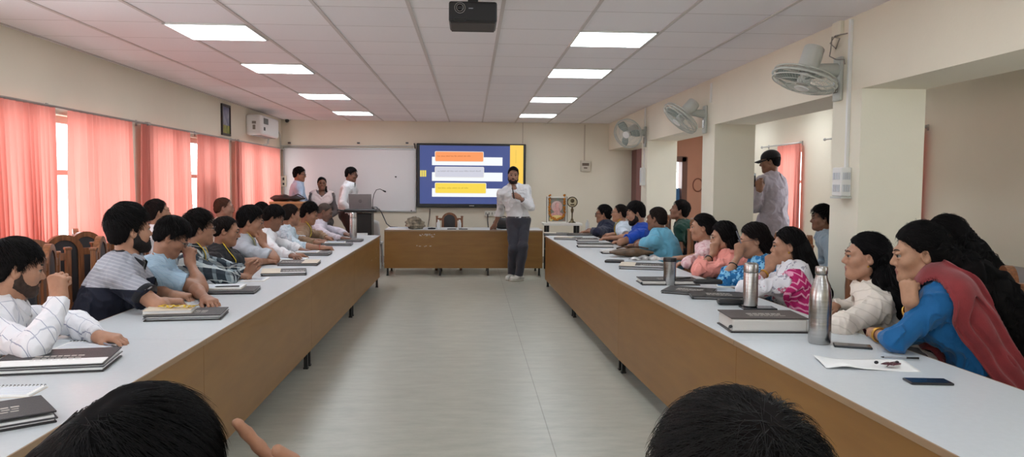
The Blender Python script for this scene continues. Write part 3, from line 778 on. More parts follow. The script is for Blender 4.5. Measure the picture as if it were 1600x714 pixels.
def pen(cx, cy, rz, label, body=None, z=TZ, L=0.14):
    t = thing('pen', label, 'pen', (cx, cy, z+0.0048), rz, 'pens on the tables')
    MB().tube([(-L/2, 0, 0), (L/2-0.02, 0, 0)], 0.0042, 8).build('barrel', body or mat('pen_grey', (120, 124, 136), 0.35), t, 60)
    MB().tube([(L/2-0.05, 0, 0), (L/2, 0, 0)], [0.0047, 0.0047], 8).build('cap', M_black_plastic, t, 60)
    MB().tube([(-L/2-0.012, 0, 0), (-L/2, 0, 0)], [0.0012, 0.0042], 8).build('tip', M_black_plastic, t, 60)
    return t
def phone(cx, cy, rz, label, L=0.155, W=0.075, z=TZ):
    t = thing('mobile_phone', label, 'phone', (cx, cy, z), rz, 'black phones lying on the right tables')
    MB().box((0, 0, 0.0045), (L, W, 0.009), 0.004, seg=3).build('body', mat('phone_body', (24, 25, 30), 0.35), t, 60)
    MB().box((0, 0, 0.0092), (L-0.008, W-0.008, 0.0006)).build('screen', mat('phone_screen', (30, 32, 40), 0.15), t)
    return t
P = on_z
# left row, from the near end
p = P(12, 614, TZ); notebook(p.x, p.y, math.radians(4), 0.20, 0.13, 0.010, 'white spiral pad at the left edge, beside the nearest folder corner', spiral=True)
p = P(-10, 662, TZ); portfolio(p.x-0.03, p.y, math.radians(38), 0.34, 0.25, 0.03, 'black folder corner at the left edge, closest to the camera', open_=0.03)
p = P(98, 572, TZ); portfolio(p.x-0.02, p.y, math.radians(10), 0.40, 0.26, 0.042, 'thick half-open black folder in front of the man in the striped shirt', open_=-0.04, cream=0.0)
p = P(140, 541, TZ); notebook(p.x, p.y, math.radians(2), 0.24, 0.16, 0.008, 'open white spiral pad under the hand of the man in the striped shirt', spiral=True); 
pen(*P(172, 541, TZ+0.009).xy, math.radians(-40), 'pen lying on the white pad by the striped-shirt man\'s hand', z=TZ+0.010)
p = P(293, 495, TZ); portfolio(p.x, p.y, math.radians(8), 0.38, 0.25, 0.03, 'black folder below the cream notebook with the yellow ribbon')
notebook(p.x-0.09, p.y-0.0, math.radians(10), 0.24, 0.17, 0.018, 'cream notebook stacked on a black folder, yellow ribbon on top', cover=M_cream, z=TZ+0.0305)
rb = MB(); r = random.Random(5)
pts = [Vector((-0.10+0.2*k/40+0.02*math.sin(k*1.1), 0.035*math.sin(k*0.75), 0.004+0.006*abs(math.sin(k*0.9)))) for k in range(41)]
vs = []
for q in pts: vs += [q+Vector((0, 0.011, 0)), q+Vector((0, -0.011, 0.004))]
rb._add(vs, [(2*i, 2*i+1, 2*i+3, 2*i+2) for i in range(40)])
o = rb.build('lanyard_ribbon', M_yellow, None, 180); o.location = (p.x-0.05, p.y+0.0, TZ+0.0495); md = o.modifiers.new('thick', 'SOLIDIFY'); md.thickness = 0.002
tag(o, 'crumpled yellow lanyard ribbon on the cream notebook', 'ribbon')
p = P(358, 456, TZ); portfolio(p.x, p.y, math.radians(6), 0.36, 0.25, 0.022, 'black folder in front of the man resting his forehead on his fist')
notebook(p.x-0.06, p.y+0.05, math.radians(6), 0.28, 0.20, 0.012, 'white pad on the black folder by the light blue shirt', z=TZ+0.0225)
pen(p.x-0.0, p.y-0.02, math.radians(12), 'dark pen lying on the white pad by the light blue shirt', body=M_black_plastic, z=TZ+0.035)
p = P(385, 437, TZ); notebook(p.x, p.y, math.radians(3), 0.3, 0.2, 0.006, 'loose white sheets under the hand of the man in the checked shirt')
p = P(444, 428, TZ); portfolio(p.x, p.y, math.radians(12), 0.34, 0.26, 0.03, 'cream and brown folder on the left row, corner near the table edge', cream=0.42, flipcream=-1, top=M_brownfolder, open_=-0.03)
p = P(468, 413, TZ); portfolio(p.x, p.y, math.radians(4), 0.34, 0.26, 0.028, 'brown and cream folder just behind the first cream and brown folder', cream=0.4, flipcream=1, top=M_brownfolder, open_=-0.02)
p = P(459, 406, TZ); notebook(p.x-0.02, p.y+0.05, 0, 0.26, 0.16, 0.012, 'white papers in a thin black cover behind the brown and cream folder', cover=None)
p = P(488, 398, TZ); portfolio(p.x, p.y, 0.02, 0.36, 0.24, 0.026, 'black folder with white sheets before the pale blue long-sleeved shirt'); notebook(p.x-0.05, p.y+0.02, 0, 0.22, 0.18, 0.008, 'white sheets on the black folder before the pale blue long-sleeved shirt', z=TZ+0.0265)
p = P(527, 383, TZ); portfolio(p.x, p.y, 0.05, 0.34, 0.24, 0.026, 'black folder with a white page before the yellow-lanyard man in tan'); notebook(p.x-0.03, p.y+0.03, 0.1, 0.24, 0.18, 0.01, 'white page on the black folder before the yellow-lanyard man in tan', z=TZ+0.0265)
p = P(545, 377, TZ); portfolio(p.x+0.02, p.y, 0.0, 0.30, 0.22, 0.026, 'thin dark folder beside the steel flask at the far end')
p = P(563, 367, TZ); notebook(p.x, p.y, 0.1, 0.20, 0.14, 0.022, 'small grey box-like notebook at the far corner of the left row', cover=mat('grey_cover', (186, 186, 184), 0.5))

def lathe_thing(name, label, cat, loc, parts, group=None):
    t = thing(name, label, cat, loc, 0, group)
    for nm, prof, m in parts: MB().lathe(prof, 40).build(nm, m, t, 35)
    return t
p = P(552, 372, TZ)
def flask(loc, label, R, Hh, group):
    return lathe_thing('steel_flask', label, 'flask', loc, [
        ('body', [(R*0.9, 0), (R, 0.006), (R, Hh*0.76), (R*0.97, Hh*0.775)], M_steel),
        ('ring', [(R*0.97, Hh*0.772), (R*0.97, Hh*0.79)], M_dsteel),
        ('lid', [(R, Hh*0.79), (R, Hh*0.93), (R*0.93, Hh*0.97), (R*0.7, Hh*0.995), (0, Hh)], M_steel)], group)
flask((p.x, p.y, TZ), 'tall steel flask at the far end of the left row', 0.047, 0.34, None)
# right row, from the near end
p = P(1450, 598, TZ); phone(p.x, p.y, math.radians(-6), 'black phone nearest the camera, beside the white sheet')
p = P(1332, 542, TZ); phone(p.x, p.y, math.radians(-22), 'black phone between the tall steel bottle and the woman in blue', L=0.16)
def sheet(label, cx, cy, rz, L, W, z=TZ):
    def f(u, v):
        x = (u-0.5)*L; y = (v-0.5)*W
        lift = 0.02*max(0, 0.25-u)**1.0*v*2 + 0.03*max(0, u-0.85)*max(0, 0.5-v) + 0.003*math.sin(u*5+v*3) + 0.003
        lift += 0.018*math.exp(-((u-0.2)**2+(v-0.12)**2)*60)
        return (x, y, lift)
    o = MB().grid(f, 24, 16).build('paper_sheet', M_paper, None, 180); o.location = (cx, cy, z); o.rotation_euler = (0, 0, rz)
    md = o.modifiers.new('thick', 'SOLIDIFY'); md.thickness = 0.0012; md.offset = 1
    return tag(o, label, 'paper')
p = P(1352, 570, TZ); sheet('creased white sheet with tangled earphones on it', p.x, p.y, math.radians(-10), 0.36, 0.19)
p = P(1408, 562, TZ); pen(p.x, p.y, math.radians(-10), 'grey pen with black cap beside the creased white sheet', body=mat('pen_clear', (150, 152, 158), 0.3), z=TZ+0.004)
p = P(1392, 574, TZ); r = random.Random(9)
ep = MB(); pts = []
for k in range(60):
    a = k*0.9; pts.append((0.045*math.sin(a*0.31)*math.cos(a), 0.028*math.cos(a*0.23)*math.sin(a*1.1), 0.007+0.006*abs(math.sin(a*0.5))))
ep.tube(pts, 0.0016, 5, False)
o = ep.build('earphones', mat('earphone_maroon', (86, 46, 56), 0.45), None, 60); o.location = (p.x, p.y, TZ+0.004); tag(o, 'tangled dark red earphone cord on the creased sheet', 'earphones')
eb_ = MB()
for dx, dy in ((-0.05, 0.02), (0.035, 0.018)): eb_.ball((dx, dy, 0.012), (0.009, 0.007, 0.007), 8)
eb_.build('earbud', M_black_plastic, o, 180)
p = P(1280, 536, TZ)
R = 0.05
lathe_thing('steel_bottle', 'tall brushed steel bottle with narrow neck, nearest on the right row', 'bottle', (p.x, p.y, TZ), [
    ('body', [(R*0.93, 0), (R, 0.008), (R, 0.10), (R*0.99, 0.104), (R, 0.108), (R*0.99, 0.112), (R, 0.116), (R*0.99, 0.120), (R, 0.124), (R, 0.20), (R*0.94, 0.235), (R*0.78, 0.272), (R*0.6, 0.298), (R*0.52, 0.312), (R*0.5, 0.318)], M_steel),
    ('neck_ring', [(R*0.47, 0.316), (R*0.47, 0.324)], M_dsteel),
    ('cap', [(R*0.54, 0.323), (R*0.56, 0.327), (R*0.56, 0.352), (R*0.52, 0.357), (0, 0.358)], M_steel)])
p = P(1172, 481, TZ); flask((p.x, p.y, TZ+0.0102), 'steel flask with domed lid standing on a black phone, right row', 0.043, 0.262, None)
q = P(1184, 482, TZ); t = phone(q.x, q.y, math.radians(-4), 'black phone under the domed steel flask on the right row', L=0.20, W=0.11)
p = P(1046, 445, TZ); R = 0.047
lathe_thing('steel_tumbler', 'straight steel tumbler with black lid on the right row', 'tumbler', (p.x, p.y-0.0, TZ), [
    ('body', [(R*0.93, 0), (R*0.95, 0.004), (R*0.98, 0.17), (R*0.98, 0.175)], M_steel),
    ('lid', [(R*1.03, 0.172), (R*1.04, 0.176), (R*1.04, 0.19), (R*0.98, 0.2), (R*0.5, 0.203), (0, 0.203)], M_black_plastic)])
a = P(1147, 521, TZ); portfolio(a.x+0.19, a.y+0.13, math.radians(-3), 0.39, 0.26, 0.074, 'thick pale-sided black folder left of the tall steel bottle', 'spine', top=M_brownfolder)
p = P(1312, 506, TZ); notebook(p.x, p.y+0.01, math.radians(-8), 0.20, 0.24, 0.010, 'white notepad right of the tall steel bottle')
p = P(1078, 458, TZ); portfolio(p.x, p.y+0.02, math.radians(-30), 0.32, 0.24, 0.026, 'black zipped folder under the black pen pouch, right row', open_=-0.02)
p = P(1118, 465, TZ); portfolio(p.x+0.02, p.y, math.radians(-10), 0.36, 0.20, 0.028, 'black zipped folder before the woman in the blue floral dress', open_=-0.03)
p = P(1110, 453, TZ)
t = thing('pen_pouch', 'long black pouch lying on the black folders, right row', 'pouch', (p.x, p.y+0.06, TZ+0.034), math.radians(-6))
MB().box((0, 0, 0.016), (0.20, 0.06, 0.032), 0.013, seg=3).build('pouch_body', M_folder, t, 60); MB().tube([(-0.09, 0, 0.033), (0.09, 0, 0.033)], 0.002, 6).build('zipper', M_dsteel, t)
p = P(1142, 477, TZ); t = thing('spectacle_case', 'small black case left of the domed steel flask', 'case', (p.x, p.y+0.02, TZ), math.radians(-4)); MB().box((0, 0, 0.018), (0.15, 0.06, 0.036), 0.014, seg=3).build('case_body', M_black_plastic, t, 60); MB().box((0, 0, 0.019), (0.152, 0.062, 0.0016)).build('seam', M_dsteel, t)
p = P(1140, 449, TZ); notebook(p.x+0.06, p.y+0.08, math.radians(-12), 0.26, 0.2, 0.008, 'white pages before the woman in the blue floral dress')
a = P(1003, 446, TZ); portfolio(a.x+0.22, a.y+0.12, math.radians(-2), 0.43, 0.24, 0.036, 'pale-sided dark-topped folder behind the straight steel tumbler', 'spine')
pen(a.x+0.33, a.y+0.09, math.radians(30), 'thin dark pen on the folder behind the straight steel tumbler', body=M_black_plastic, z=TZ+0.037)
p = P(1003, 419, TZ); portfolio(p.x, p.y, math.radians(-16), 0.38, 0.26, 0.036, 'black folder with pale cover end before the woman in light pink', cream=0.35, flipcream=-1, open_=-0.03)
p = P(960, 410, TZ); t = thing('wallet', 'small black wallet next to the brown handbag', 'wallet', (p.x, p.y, TZ), math.radians(-20)); MB().box((0, 0, 0.012), (0.17, 0.11, 0.024), 0.009, seg=3).build('wallet_body', M_folder, t, 60); MB().box((0.05, 0, 0.0245), (0.03, 0.06, 0.003), 0.001).build('clasp', M_dsteel, t)
p = P(988, 402, TZ)
t = thing('handbag', 'slouching brown leather handbag on the right row', 'handbag', (p.x, p.y+0.05, TZ), math.radians(-6))
b = MB()
def bag(u, v):
    a = 2*PI*v; x = (u-0.5)*0.44; w = 0.10*math.sin(PI*min(max(u, 0.03), 0.97))**0.5
    return (x, w*math.cos(a)*(1+0.06*math.sin(9*x*7)), 0.045+ (0.045*math.sin(PI*min(max(u, .03), .97))**0.6)*math.sin(a)*(1+0.08*math.sin(31*x)))
b.grid(bag, 24, 17).build('bag_body', mat('brown_leather', (104, 78, 52), 0.5, noise=(18, 0.35)), t, 180)
MB().tube([(-0.15, 0, 0.085), (-0.05, 0.05, 0.10), (0.08, 0.05, 0.10), (0.17, 0, 0.085)], 0.007, 6).build('bag_handle', mat('brown_strap', (78, 54, 36), 0.5), t, 60)
p = P(1005, 406, TZ); t = thing('folded_cloth', 'crumpled black and white cloth behind the folders on the right row', 'cloth', (p.x+0.05, p.y, TZ), 0.1)
MB().grid(lambda u, v: ((u-0.5)*0.36, (v-0.5)*0.16, 0.004+(0.03+0.012*math.sin(u*21)+0.01*math.sin(v*13+u*9))*math.sin(PI*u)**0.5*math.sin(PI*v)**0.5), 40, 20).build('cloth_body', mat('black_white_cloth', (40, 40, 46), 0.8, noise=(16, 1.0), rgb2=(226, 224, 220)), t, 180)
p = P(953, 396, TZ); portfolio(p.x+0.08, p.y+0.04, math.radians(-2), 0.34, 0.2, 0.034, 'plain white-sided folder beside the brown handbag', 'spine', top=mat('white_cover', (216, 214, 210), 0.5))
p = P(930, 386, TZ); portfolio(p.x, p.y+0.03, math.radians(-4), 0.42, 0.24, 0.042, 'pale-sided folder before the man in the cyan polo shirt', 'spine')
p = P(920, 377, TZ); portfolio(p.x-0.02, p.y+0.02, math.radians(-2), 0.28, 0.22, 0.036, 'pale-sided folder before the man in the royal blue polo shirt', 'spine', top=M_brownfolder)
p = P(888, 374, TZ); portfolio(p.x, p.y, math.radians(-20), 0.34, 0.24, 0.03, 'pale cream folder third from the far end of the right row', cream=0.7, flipcream=-1)
p = P(866, 367, TZ); portfolio(p.x+0.03, p.y, math.radians(-8), 0.36, 0.22, 0.03, 'pale cream folder at the far end of the right row', cream=0.5, flipcream=-1)
p = P(898, 368, TZ); portfolio(p.x+0.06, p.y+0.05, math.radians(5), 0.36, 0.24, 0.026, 'flat black folder before the man in the navy top')
p = P(914, 358, TZ); 
t = thing('water_bottle', 'small clear plastic bottle before the man in the navy top', 'bottle', (p.x-0.03, p.y-0.45, TZ)); M_clear = mat('clear_plastic', (206, 208, 208), 0.12); MB().lathe([(0.028, 0), (0.03, 0.01), (0.03, 0.12), (0.012, 0.15), (0.012, 0.165)], 20).build('bottle_body', M_clear, t, 40); MB().lathe([(0.014, 0.165), (0.014, 0.18), (0, 0.181)], 20).build('cap', M_white_metal, t, 40)

# ------------------------------------------------------------------ head table: bundle, papers, bottles
HZ = TZ
q = on_z(650, 357, HZ); q = Vector((-0.90, 12.1, HZ))
def at_head(px, y=12.15): v = on_y(px, 350, y); return v.x
t = thing('cloth_bundle', 'mottled black and cream cloth bundle on the head table', 'bundle', (at_head(648), 12.12, HZ))
def bun(u, v):
    a = 2*PI*v; ph = PI*u
    k = 1+0.16*math.sin(3*a+5*u)+0.10*math.sin(7*a+9*u)+0.08*math.sin(11*ph)
    return (0.145*k*math.sin(ph)*math.cos(a), 0.12*k*math.sin(ph)*math.sin(a), max(0.001, 0.082-0.095*k*math.cos(ph)))
MB().grid(bun, 26, 33).build('bundle_cloth', mat('mottled_cloth', (30, 27, 24), 0.8, noise=(13, 1.0), rgb2=(168, 156, 134)), t, 180)
b = MB(); b.ball((-0.06, 0, 0.16), (0.035, 0.03, 0.022), 8).ball((0.05, 0.01, 0.162), (0.038, 0.03, 0.024), 8); b.build('knot', mat('dark_knot', (40, 36, 34), 0.8), t, 180)
t = notebook(at_head(623), 12.2, 0, 0.36, 0.24, 0.018, 'white papers at the left end of the head table')
t = thing('table_pad', 'flat dark pad on the head table beside the cloth bundle', 'pad', (at_head(675), 12.1, HZ)); MB().box((0, 0, 0.01), (0.12, 0.1, 0.02), 0.006).build('pad_body', M_black_plastic, t)
MB().box((0.0, 0, 0.022), (0.04, 0.03, 0.008), 0.003).build('button', M_dsteel, t)
for px, lab in ((685, 'left of the chair back'), (718, 'right of the chair back')):
    t = thing('water_bottle', 'small clear plastic bottle on the head table, ' + lab, 'bottle', (at_head(px), 12.12, HZ))
    MB().lathe([(0.026, 0), (0.028, 0.01), (0.028, 0.10), (0.012, 0.125), (0.012, 0.135)], 20).build('bottle_body', M_clear, t, 40); MB().lathe([(0.014, 0.135), (0.014, 0.15), (0, 0.151)], 20).build('cap', M_white_metal, t, 40)
for px, lab in ((706, 'under the arched chair back'), (724, 'right of the arched chair back')):
    t = thing('table_coaster', 'flat dark pad on the head table, ' + lab, 'pad', (at_head(px), 12.06, HZ)); MB().box((0, 0, 0.006), (0.14, 0.09, 0.012), 0.004).build('pad_body', M_black_plastic, t); MB().box((0, 0, 0.0125), (0.1, 0.05, 0.002)).build('pad_top', M_dsteel, t)
t = thing('rounded_bag', 'rounded black bag on the head table behind the standing man', 'bag', (at_head(787), 12.25, HZ))
MB().grid(lambda u, v: (0.17*math.sin(PI*u)**0.7*math.cos(2*PI*v), 0.10*math.sin(PI*u)**0.7*math.sin(2*PI*v), 0.09-0.089*math.cos(PI*u)), 16, 25).build('bag_body', M_folder, t, 180)
MB().tube([(-0.06, 0, 0.165), (-0.03, 0, 0.20), (0.03, 0, 0.20), (0.06, 0, 0.165)], 0.008, 6).build('bag_handle', M_rubber, t, 60)
o = MB().tube([(-1.72, 12.75, 1.05), (-1.58, 12.72, 1.05), (-1.50, 12.68, 0.98), (-1.40, 12.6, 0.78), (-1.33, 12.5, HZ+0.012), (-1.2, 12.4, HZ+0.008)], 0.008, 6).build('microphone_cable', M_black_plastic, None, 60); tag(o, 'black cable curving from the lectern to the head table', 'cable')

# ------------------------------------------------------------------ lectern with laptop and gooseneck microphone
ly = 12.45
lc = on_y(566, 330, ly)
t = thing('lectern', 'black lectern carrying the open laptop', 'lectern', (lc.x, ly, 0))
MB().box((0, 0.0, 0.48), (0.34, 0.30, 0.96), 0.01).build('column', M_black_metal, t)
MB().box((0, 0, 0.03), (0.46, 0.42, 0.06), 0.012).build('base', M_black_metal, t)
MB().box((0.0, 0.0, 1.005), (0.52, 0.46, 0.05), 0.014, Matrix.Rotation(0.0, 4, 'X'), 3).build('desk', M_black_plastic, t)
MB().tube([(-0.23, -0.2, 1.0), (-0.36, -0.24, 1.02), (-0.38, -0.1, 1.02)], 0.012, 8).build('rail', M_black_metal, t, 60)
LT = 1.031
t = thing('laptop', 'open grey laptop on the black lectern, back towards the room', 'laptop', (lc.x-0.02, ly-0.02, LT))
Ml = mat('laptop_grey', (146, 144, 146), 0.4)
MB().box((0, 0.08, 0.008), (0.36, 0.24, 0.016), 0.005).build('keyboard_base', Ml, t)
Rl = Matrix.Translation((0, -0.035, 0.014)) @ Matrix.Rotation(math.radians(14), 4, 'X')
MB().box((0, 0, 0.118), (0.365, 0.008, 0.236), 0.003, Rl).build('lid', Ml, t)
lg = MB().tube([(0.022*math.cos(2*PI*k/20), -0.005, 0.118+0.022*math.sin(2*PI*k/20)) for k in range(21)], 0.003, 5, False, Rl); lg.box((-0.006, -0.005, 0.118), (0.004, 0.002, 0.03), 0, Rl).box((0.007, -0.005, 0.113), (0.004, 0.002, 0.03), 0, Rl); lg.build('logo', mat('laptop_logo', (70, 68, 72), 0.3), t)
t = thing('gooseneck_microphone', 'thin gooseneck microphone bending right above the lectern', 'microphone', (lc.x+0.17, ly, LT))
MB().lathe([(0.03, 0), (0.03, 0.012), (0.012, 0.02), (0, 0.02)], 16).build('base', M_black_plastic, t, 40)
MB().tube([(0, 0, 0.01), (0.0, 0, 0.14), (0.02, 0, 0.24), (0.06, 0, 0.31), (0.12, 0, 0.325), (0.17, 0, 0.30)], 0.006, 6).build('gooseneck', M_black_metal, t, 180)
MB().tube([(0.165, 0, 0.302), (0.20, 0, 0.285), (0.215, 0, 0.277)], [0.009, 0.014, 0.009], 10).build('microphone_head', M_rubber, t, 180)

# old wooden podium with a black bag, far left
pl, pr_ = on_y(423, 325, 12.6), on_y(478, 325, 12.6)
t = thing('wooden_podium', 'light wooden podium in the far left corner under a black bag', 'podium', ((pl.x+pr_.x)/2, 12.75, 0))
W = pr_.x-pl.x
Mp = mat('podium_wood', (176, 146, 106), 0.45, noise=(4, 0.12, (1, 1, 6)))
MB().box((0, 0.0, 0.53), (W-0.08, 0.4, 1.06), 0.008).build('body', Mp, t)
MB().box((0, 0, 1.12), (W, 0.5, 0.035), 0.006, Matrix.Translation((0, 0, 0))).build('top', mat('podium_top', (196, 158, 112), 0.4), t)
MB().box((0, -0.215, 1.07), (W-0.02, 0.06, 0.08), 0.006).build('lip', Mp, t)
q = on_y(449, 302, 12.7)
t = thing('black_bag', 'limp black bag lying on the wooden podium', 'bag', (q.x, 12.72, 1.138))
MB().grid(lambda u, v: ((u-0.5)*0.56, 0.14*math.sin(PI*min(max(u, .02), .98))**0.5*math.cos(2*PI*v), 0.05+(0.05+0.03*math.exp(-((u-0.2)*5)**2)+0.012*math.sin(u*19))*math.sin(PI*min(max(u, .02), .98))**0.5*math.sin(2*PI*v)), 30, 17).build('bag_body', M_folder, t, 180)
MB().tube([(0.1, -0.02, 0.09), (0.18, -0.05, 0.12), (0.27, -0.04, 0.07)], 0.008, 6).build('strap', M_rubber, t, 60)
q = on_y(581, 350, 12.95)
t = thing('plastic_chair', 'white plastic chair back behind the lectern', 'chair', (q.x-0.06, 13.05, 0))
Mw = mat('white_plastic', (226, 226, 224), 0.4)
MB().box((0, 0, 0.43), (0.44, 0.42, 0.03), 0.012).build('seat', Mw, t)
b = MB(); b.grid(lambda u, v: ((u-0.5)*0.44*(1-0.1*v*v), -0.2-0.05*v, 0.43+0.42*v-0.05*v*(2*u-1)**2), 12, 8); o = b.build('backrest', Mw, t, 180); md = o.modifiers.new('thick', 'SOLIDIFY'); md.thickness = 0.02
for sx in (-1, 1):
    for sy in (-1, 1): MB().tube([(sx*0.21, sy*0.2, 0), (sx*0.19, sy*0.18, 0.43)], [0.018, 0.022], 8).build('leg', Mw, t, 60)

# ------------------------------------------------------------------ small white table, garlanded picture, brass lamp
a, b = on_y(849, 350, 12.6), on_y(909, 350, 12.6)
wt = thing('side_table', 'small white table with dark legs in the far right corner', 'table', ((a.x+b.x)/2, 12.75, 0)); W = b.x-a.x
zt = on_y(878, 349, 12.5).z
MB().box((0, 0, zt-0.02), (W, 0.45, 0.04), 0.004).build('tabletop', mat('white_board', (232, 230, 224), 0.4), wt)
for sx in (-1, 1):
    for sy in (-1, 1): MB().box((sx*(W/2-0.07), sy*0.18, (zt-0.04)/2), (0.045, 0.045, zt-0.04)).build('leg', M_black_metal, wt)
MB().box((0, 0, 0.35), (W-0.1, 0.38, 0.025)).build('shelf', M_black_metal, wt)
a, b = on_y(855, 307, 12.7), on_y(886, 348, 12.7)
W, Hh = b.x-a.x, a.z-b.z
t = thing('framed_picture', 'garlanded framed picture standing on the small white table', 'picture', ((a.x+b.x)/2, 12.72, zt), 0, None, (math.radians(-5), 0, 0))
M_pf = mat('picture_frame_white', (222, 220, 210), 0.4)
f = MB()
for s in (-1, 1): f.box((s*(W/2-0.012), 0, Hh/2), (0.024, 0.022, Hh), 0.003).box((0, 0, Hh/2+s*(Hh/2-0.012)), (W-0.048, 0.022, 0.024), 0.003)
f.build('frame', M_pf, t)
fe = MB()
for s in (-1, 1): fe.box((s*(W/2+0.003), 0.002, Hh/2), (0.008, 0.026, Hh))
fe.build('frame_edge', M_black_plastic, t)
MB().box((0, 0.004, Hh/2), (W-0.044, 0.01, Hh-0.044)).build('print', mat('print_ground', (112, 140, 128), 0.5, noise=(16, 0.4), rgb2=(150, 120, 110)), t)
pg = MB(); pg.lathe([(0, 0), (0.095, 0), (0.095, 0.002), (0, 0.002)], 28, Matrix.Translation((0, -0.002, Hh*0.62)) @ Matrix.Rotation(PI/2, 4, 'X')); pg.build('print_disc', mat('print_disc', (206, 176, 170), 0.5), t)
pg = MB(); pg.ball((0, -0.004, Hh*0.68), (0.036, 0.004, 0.045), 10).ball((0, -0.004, Hh*0.48), (0.06, 0.004, 0.06), 10).ball((0, -0.004, Hh*0.30), (0.10, 0.004, 0.05), 10); pg.build('print_seated_shape', mat('print_pink', (226, 172, 166), 0.5, noise=(24, 0.2)), t, 180)
pg = MB(); pg.ball((0, -0.006, Hh*0.22), (0.09, 0.004, 0.035), 10).ball((-0.1, -0.006, Hh*0.14), (0.03, 0.004, 0.04), 8); pg.build('print_foot_shape', mat('print_yellow', (226, 204, 130), 0.5), t, 180)
gl = MB(); r = random.Random(4)
path = [(-W*0.36, Hh*1.04)] + [(-W*0.36-0.004, Hh*(1.0-0.62*k/8)) for k in range(1, 9)] + [(-W*0.36*math.cos(PI*k/12), Hh*0.38-Hh*0.25*math.sin(PI*k/12)) for k in range(1, 12)] + [(W*0.36+0.004, Hh*(0.38+0.62*k/8)) for k in range(0, 8)] + [(W*0.36, Hh*1.04)]
for (x, z) in path:
    for k in range(3): gl.ball((x+r.uniform(-.012, .012), -0.022+r.uniform(-.006, .006), z+r.uniform(-.014, .014)), 0.016, 5)
gl.build('garland', mat('marigold', (206, 130, 32), 0.7, noise=(40, 0.3)), t, 180)
q = on_y(894, 315, 12.7); 
t = thing('brass_lamp', 'tall brass stand with a ringed disc beside the garlanded picture', 'lamp', (q.x, 12.68, zt))
M_brass = mat('brass', (150, 128, 84), 0.35, metal=0.8); M_darkbrass = mat('dark_brass', (92, 80, 58), 0.4, metal=0.7)
top = on_y(894, 317, 12.68).z - zt
MB().lathe([(0.0, 0), (0.065, 0), (0.06, 0.012), (0.03, 0.03), (0.022, 0.06), (0.012, 0.08), (0.012, 0.16), (0.022, 0.19), (0.026, 0.22), (0.012, 0.26), (0.01, top-0.08), (0.016, top-0.07), (0, top-0.065)], 24).build('stand', M_darkbrass, t, 50)
Rm = Matrix.Translation((0, 0, top+0.015)) @ Matrix.Rotation(PI/2, 4, 'X')
MB().lathe([(0.075, -0.01), (0.09, -0.01), (0.09, 0.01), (0.075, 0.01), (0.075, -0.01)], 36, Rm).build('ring', M_darkbrass, t, 40)
MB().lathe([(0, -0.004), (0.076, -0.004), (0.076, 0.002), (0, 0.004)], 36, Rm).build('disc', mat('pale_brass', (214, 204, 170), 0.3, metal=0.3), t, 40)
MB().ball((0.0, -0.01, top+0.035), (0.034, 0.008, 0.034), 10).box((0, -0.01, top-0.03), (0.07, 0.01, 0.02), 0.004).build('emblem', M_darkbrass, t, 60)
# ------------------------------------------------------------------ figures: one continuous surface grown round a posed skeleton
V3 = lambda *a: np.array(a, float)
def nrm(v):
    v = np.asarray(v, float); return v/max(1e-9, np.linalg.norm(v))
def smin(a, b, k):
    h = np.maximum(k-np.abs(a-b), 0)/k
    return np.minimum(a, b) - h*h*k*0.25
def smax(a, b, k): return -smin(-a, -b, k)
def vnoise(P, seed=0):
    """smooth value noise, -1..1"""
    I = np.floor(P).astype(np.int64); f = P-I; f = f*f*(3-2*f); out = 0
    for dx in (0, 1):
        for dy in (0, 1):
            for dz in (0, 1):
                h = ((I[:, 0]+dx)*73856093) ^ ((I[:, 1]+dy)*19349663) ^ ((I[:, 2]+dz)*83492791) ^ (seed*2654435)
                h = (h ^ (h >> 13))*1274126177 & 0x7fffffff
                w = (f[:, 0] if dx else 1-f[:, 0])*(f[:, 1] if dy else 1-f[:, 1])*(f[:, 2] if dz else 1-f[:, 2])
                out = out + w*((h % 10007)/5003.5-1)
    return out
class Cone:      # tapering limb between two joints
    def __init__(s, a, b, ra, rb, k=0.02, tag='', op=1, flat=False):
        s.a, s.b, s.ra, s.rb, s.k, s.tag, s.op, s.flat = np.asarray(a, float), np.asarray(b, float), ra, rb, k, tag, op, flat
        s.c = (s.a+s.b)/2; s.R = np.linalg.norm(s.b-s.a)/2+max(ra, rb)
    def f(s, P):
        ba = s.b-s.a; L2 = max(1e-12, ba@ba); t0 = (P-s.a)@ba/L2; t = np.clip(t0, 0, 1)
        d = np.linalg.norm(P-s.a-t[:, None]*ba, axis=1)-(s.ra+(s.rb-s.ra)*t)
        if s.flat: d = np.maximum(d, (t0-1)*math.sqrt(L2))
        return d
    def grow(s, e, k=None): return Cone(s.a, s.b, s.ra+e, s.rb+e, k or s.k, s.tag, s.op, s.flat)
class Ell:
    def __init__(s, c, r, M=None, k=0.03, tag='', op=1):
        s.c, s.r, s.M, s.k, s.tag, s.op = np.asarray(c, float), np.asarray(r, float), (np.eye(3) if M is None else np.asarray(M, float)), k, tag, op
        s.R = s.r.max()
    def f(s, P):
        q = (P-s.c)@s.M            # columns of M: the ellipsoid's axes
        k0 = np.linalg.norm(q/s.r, axis=1); k1 = np.linalg.norm(q/(s.r*s.r), axis=1)
        return k0*(k0-1)/np.maximum(k1, 1e-9)
    def grow(s, e, k=None): return Ell(s.c, s.r+e, s.M, k or s.k, s.tag, s.op)
FAR = 0.09
def field(prims, P):
    d = np.full(len(P), 0.5)
    for p in prims:
        m = np.nonzero(((P-p.c)**2).sum(1) < (p.R+FAR)**2)[0]
        if not len(m): continue
        v = p.f(P[m])
        d[m] = smin(d[m], v, p.k) if p.op > 0 else smax(d[m], -v, p.k)
    return d
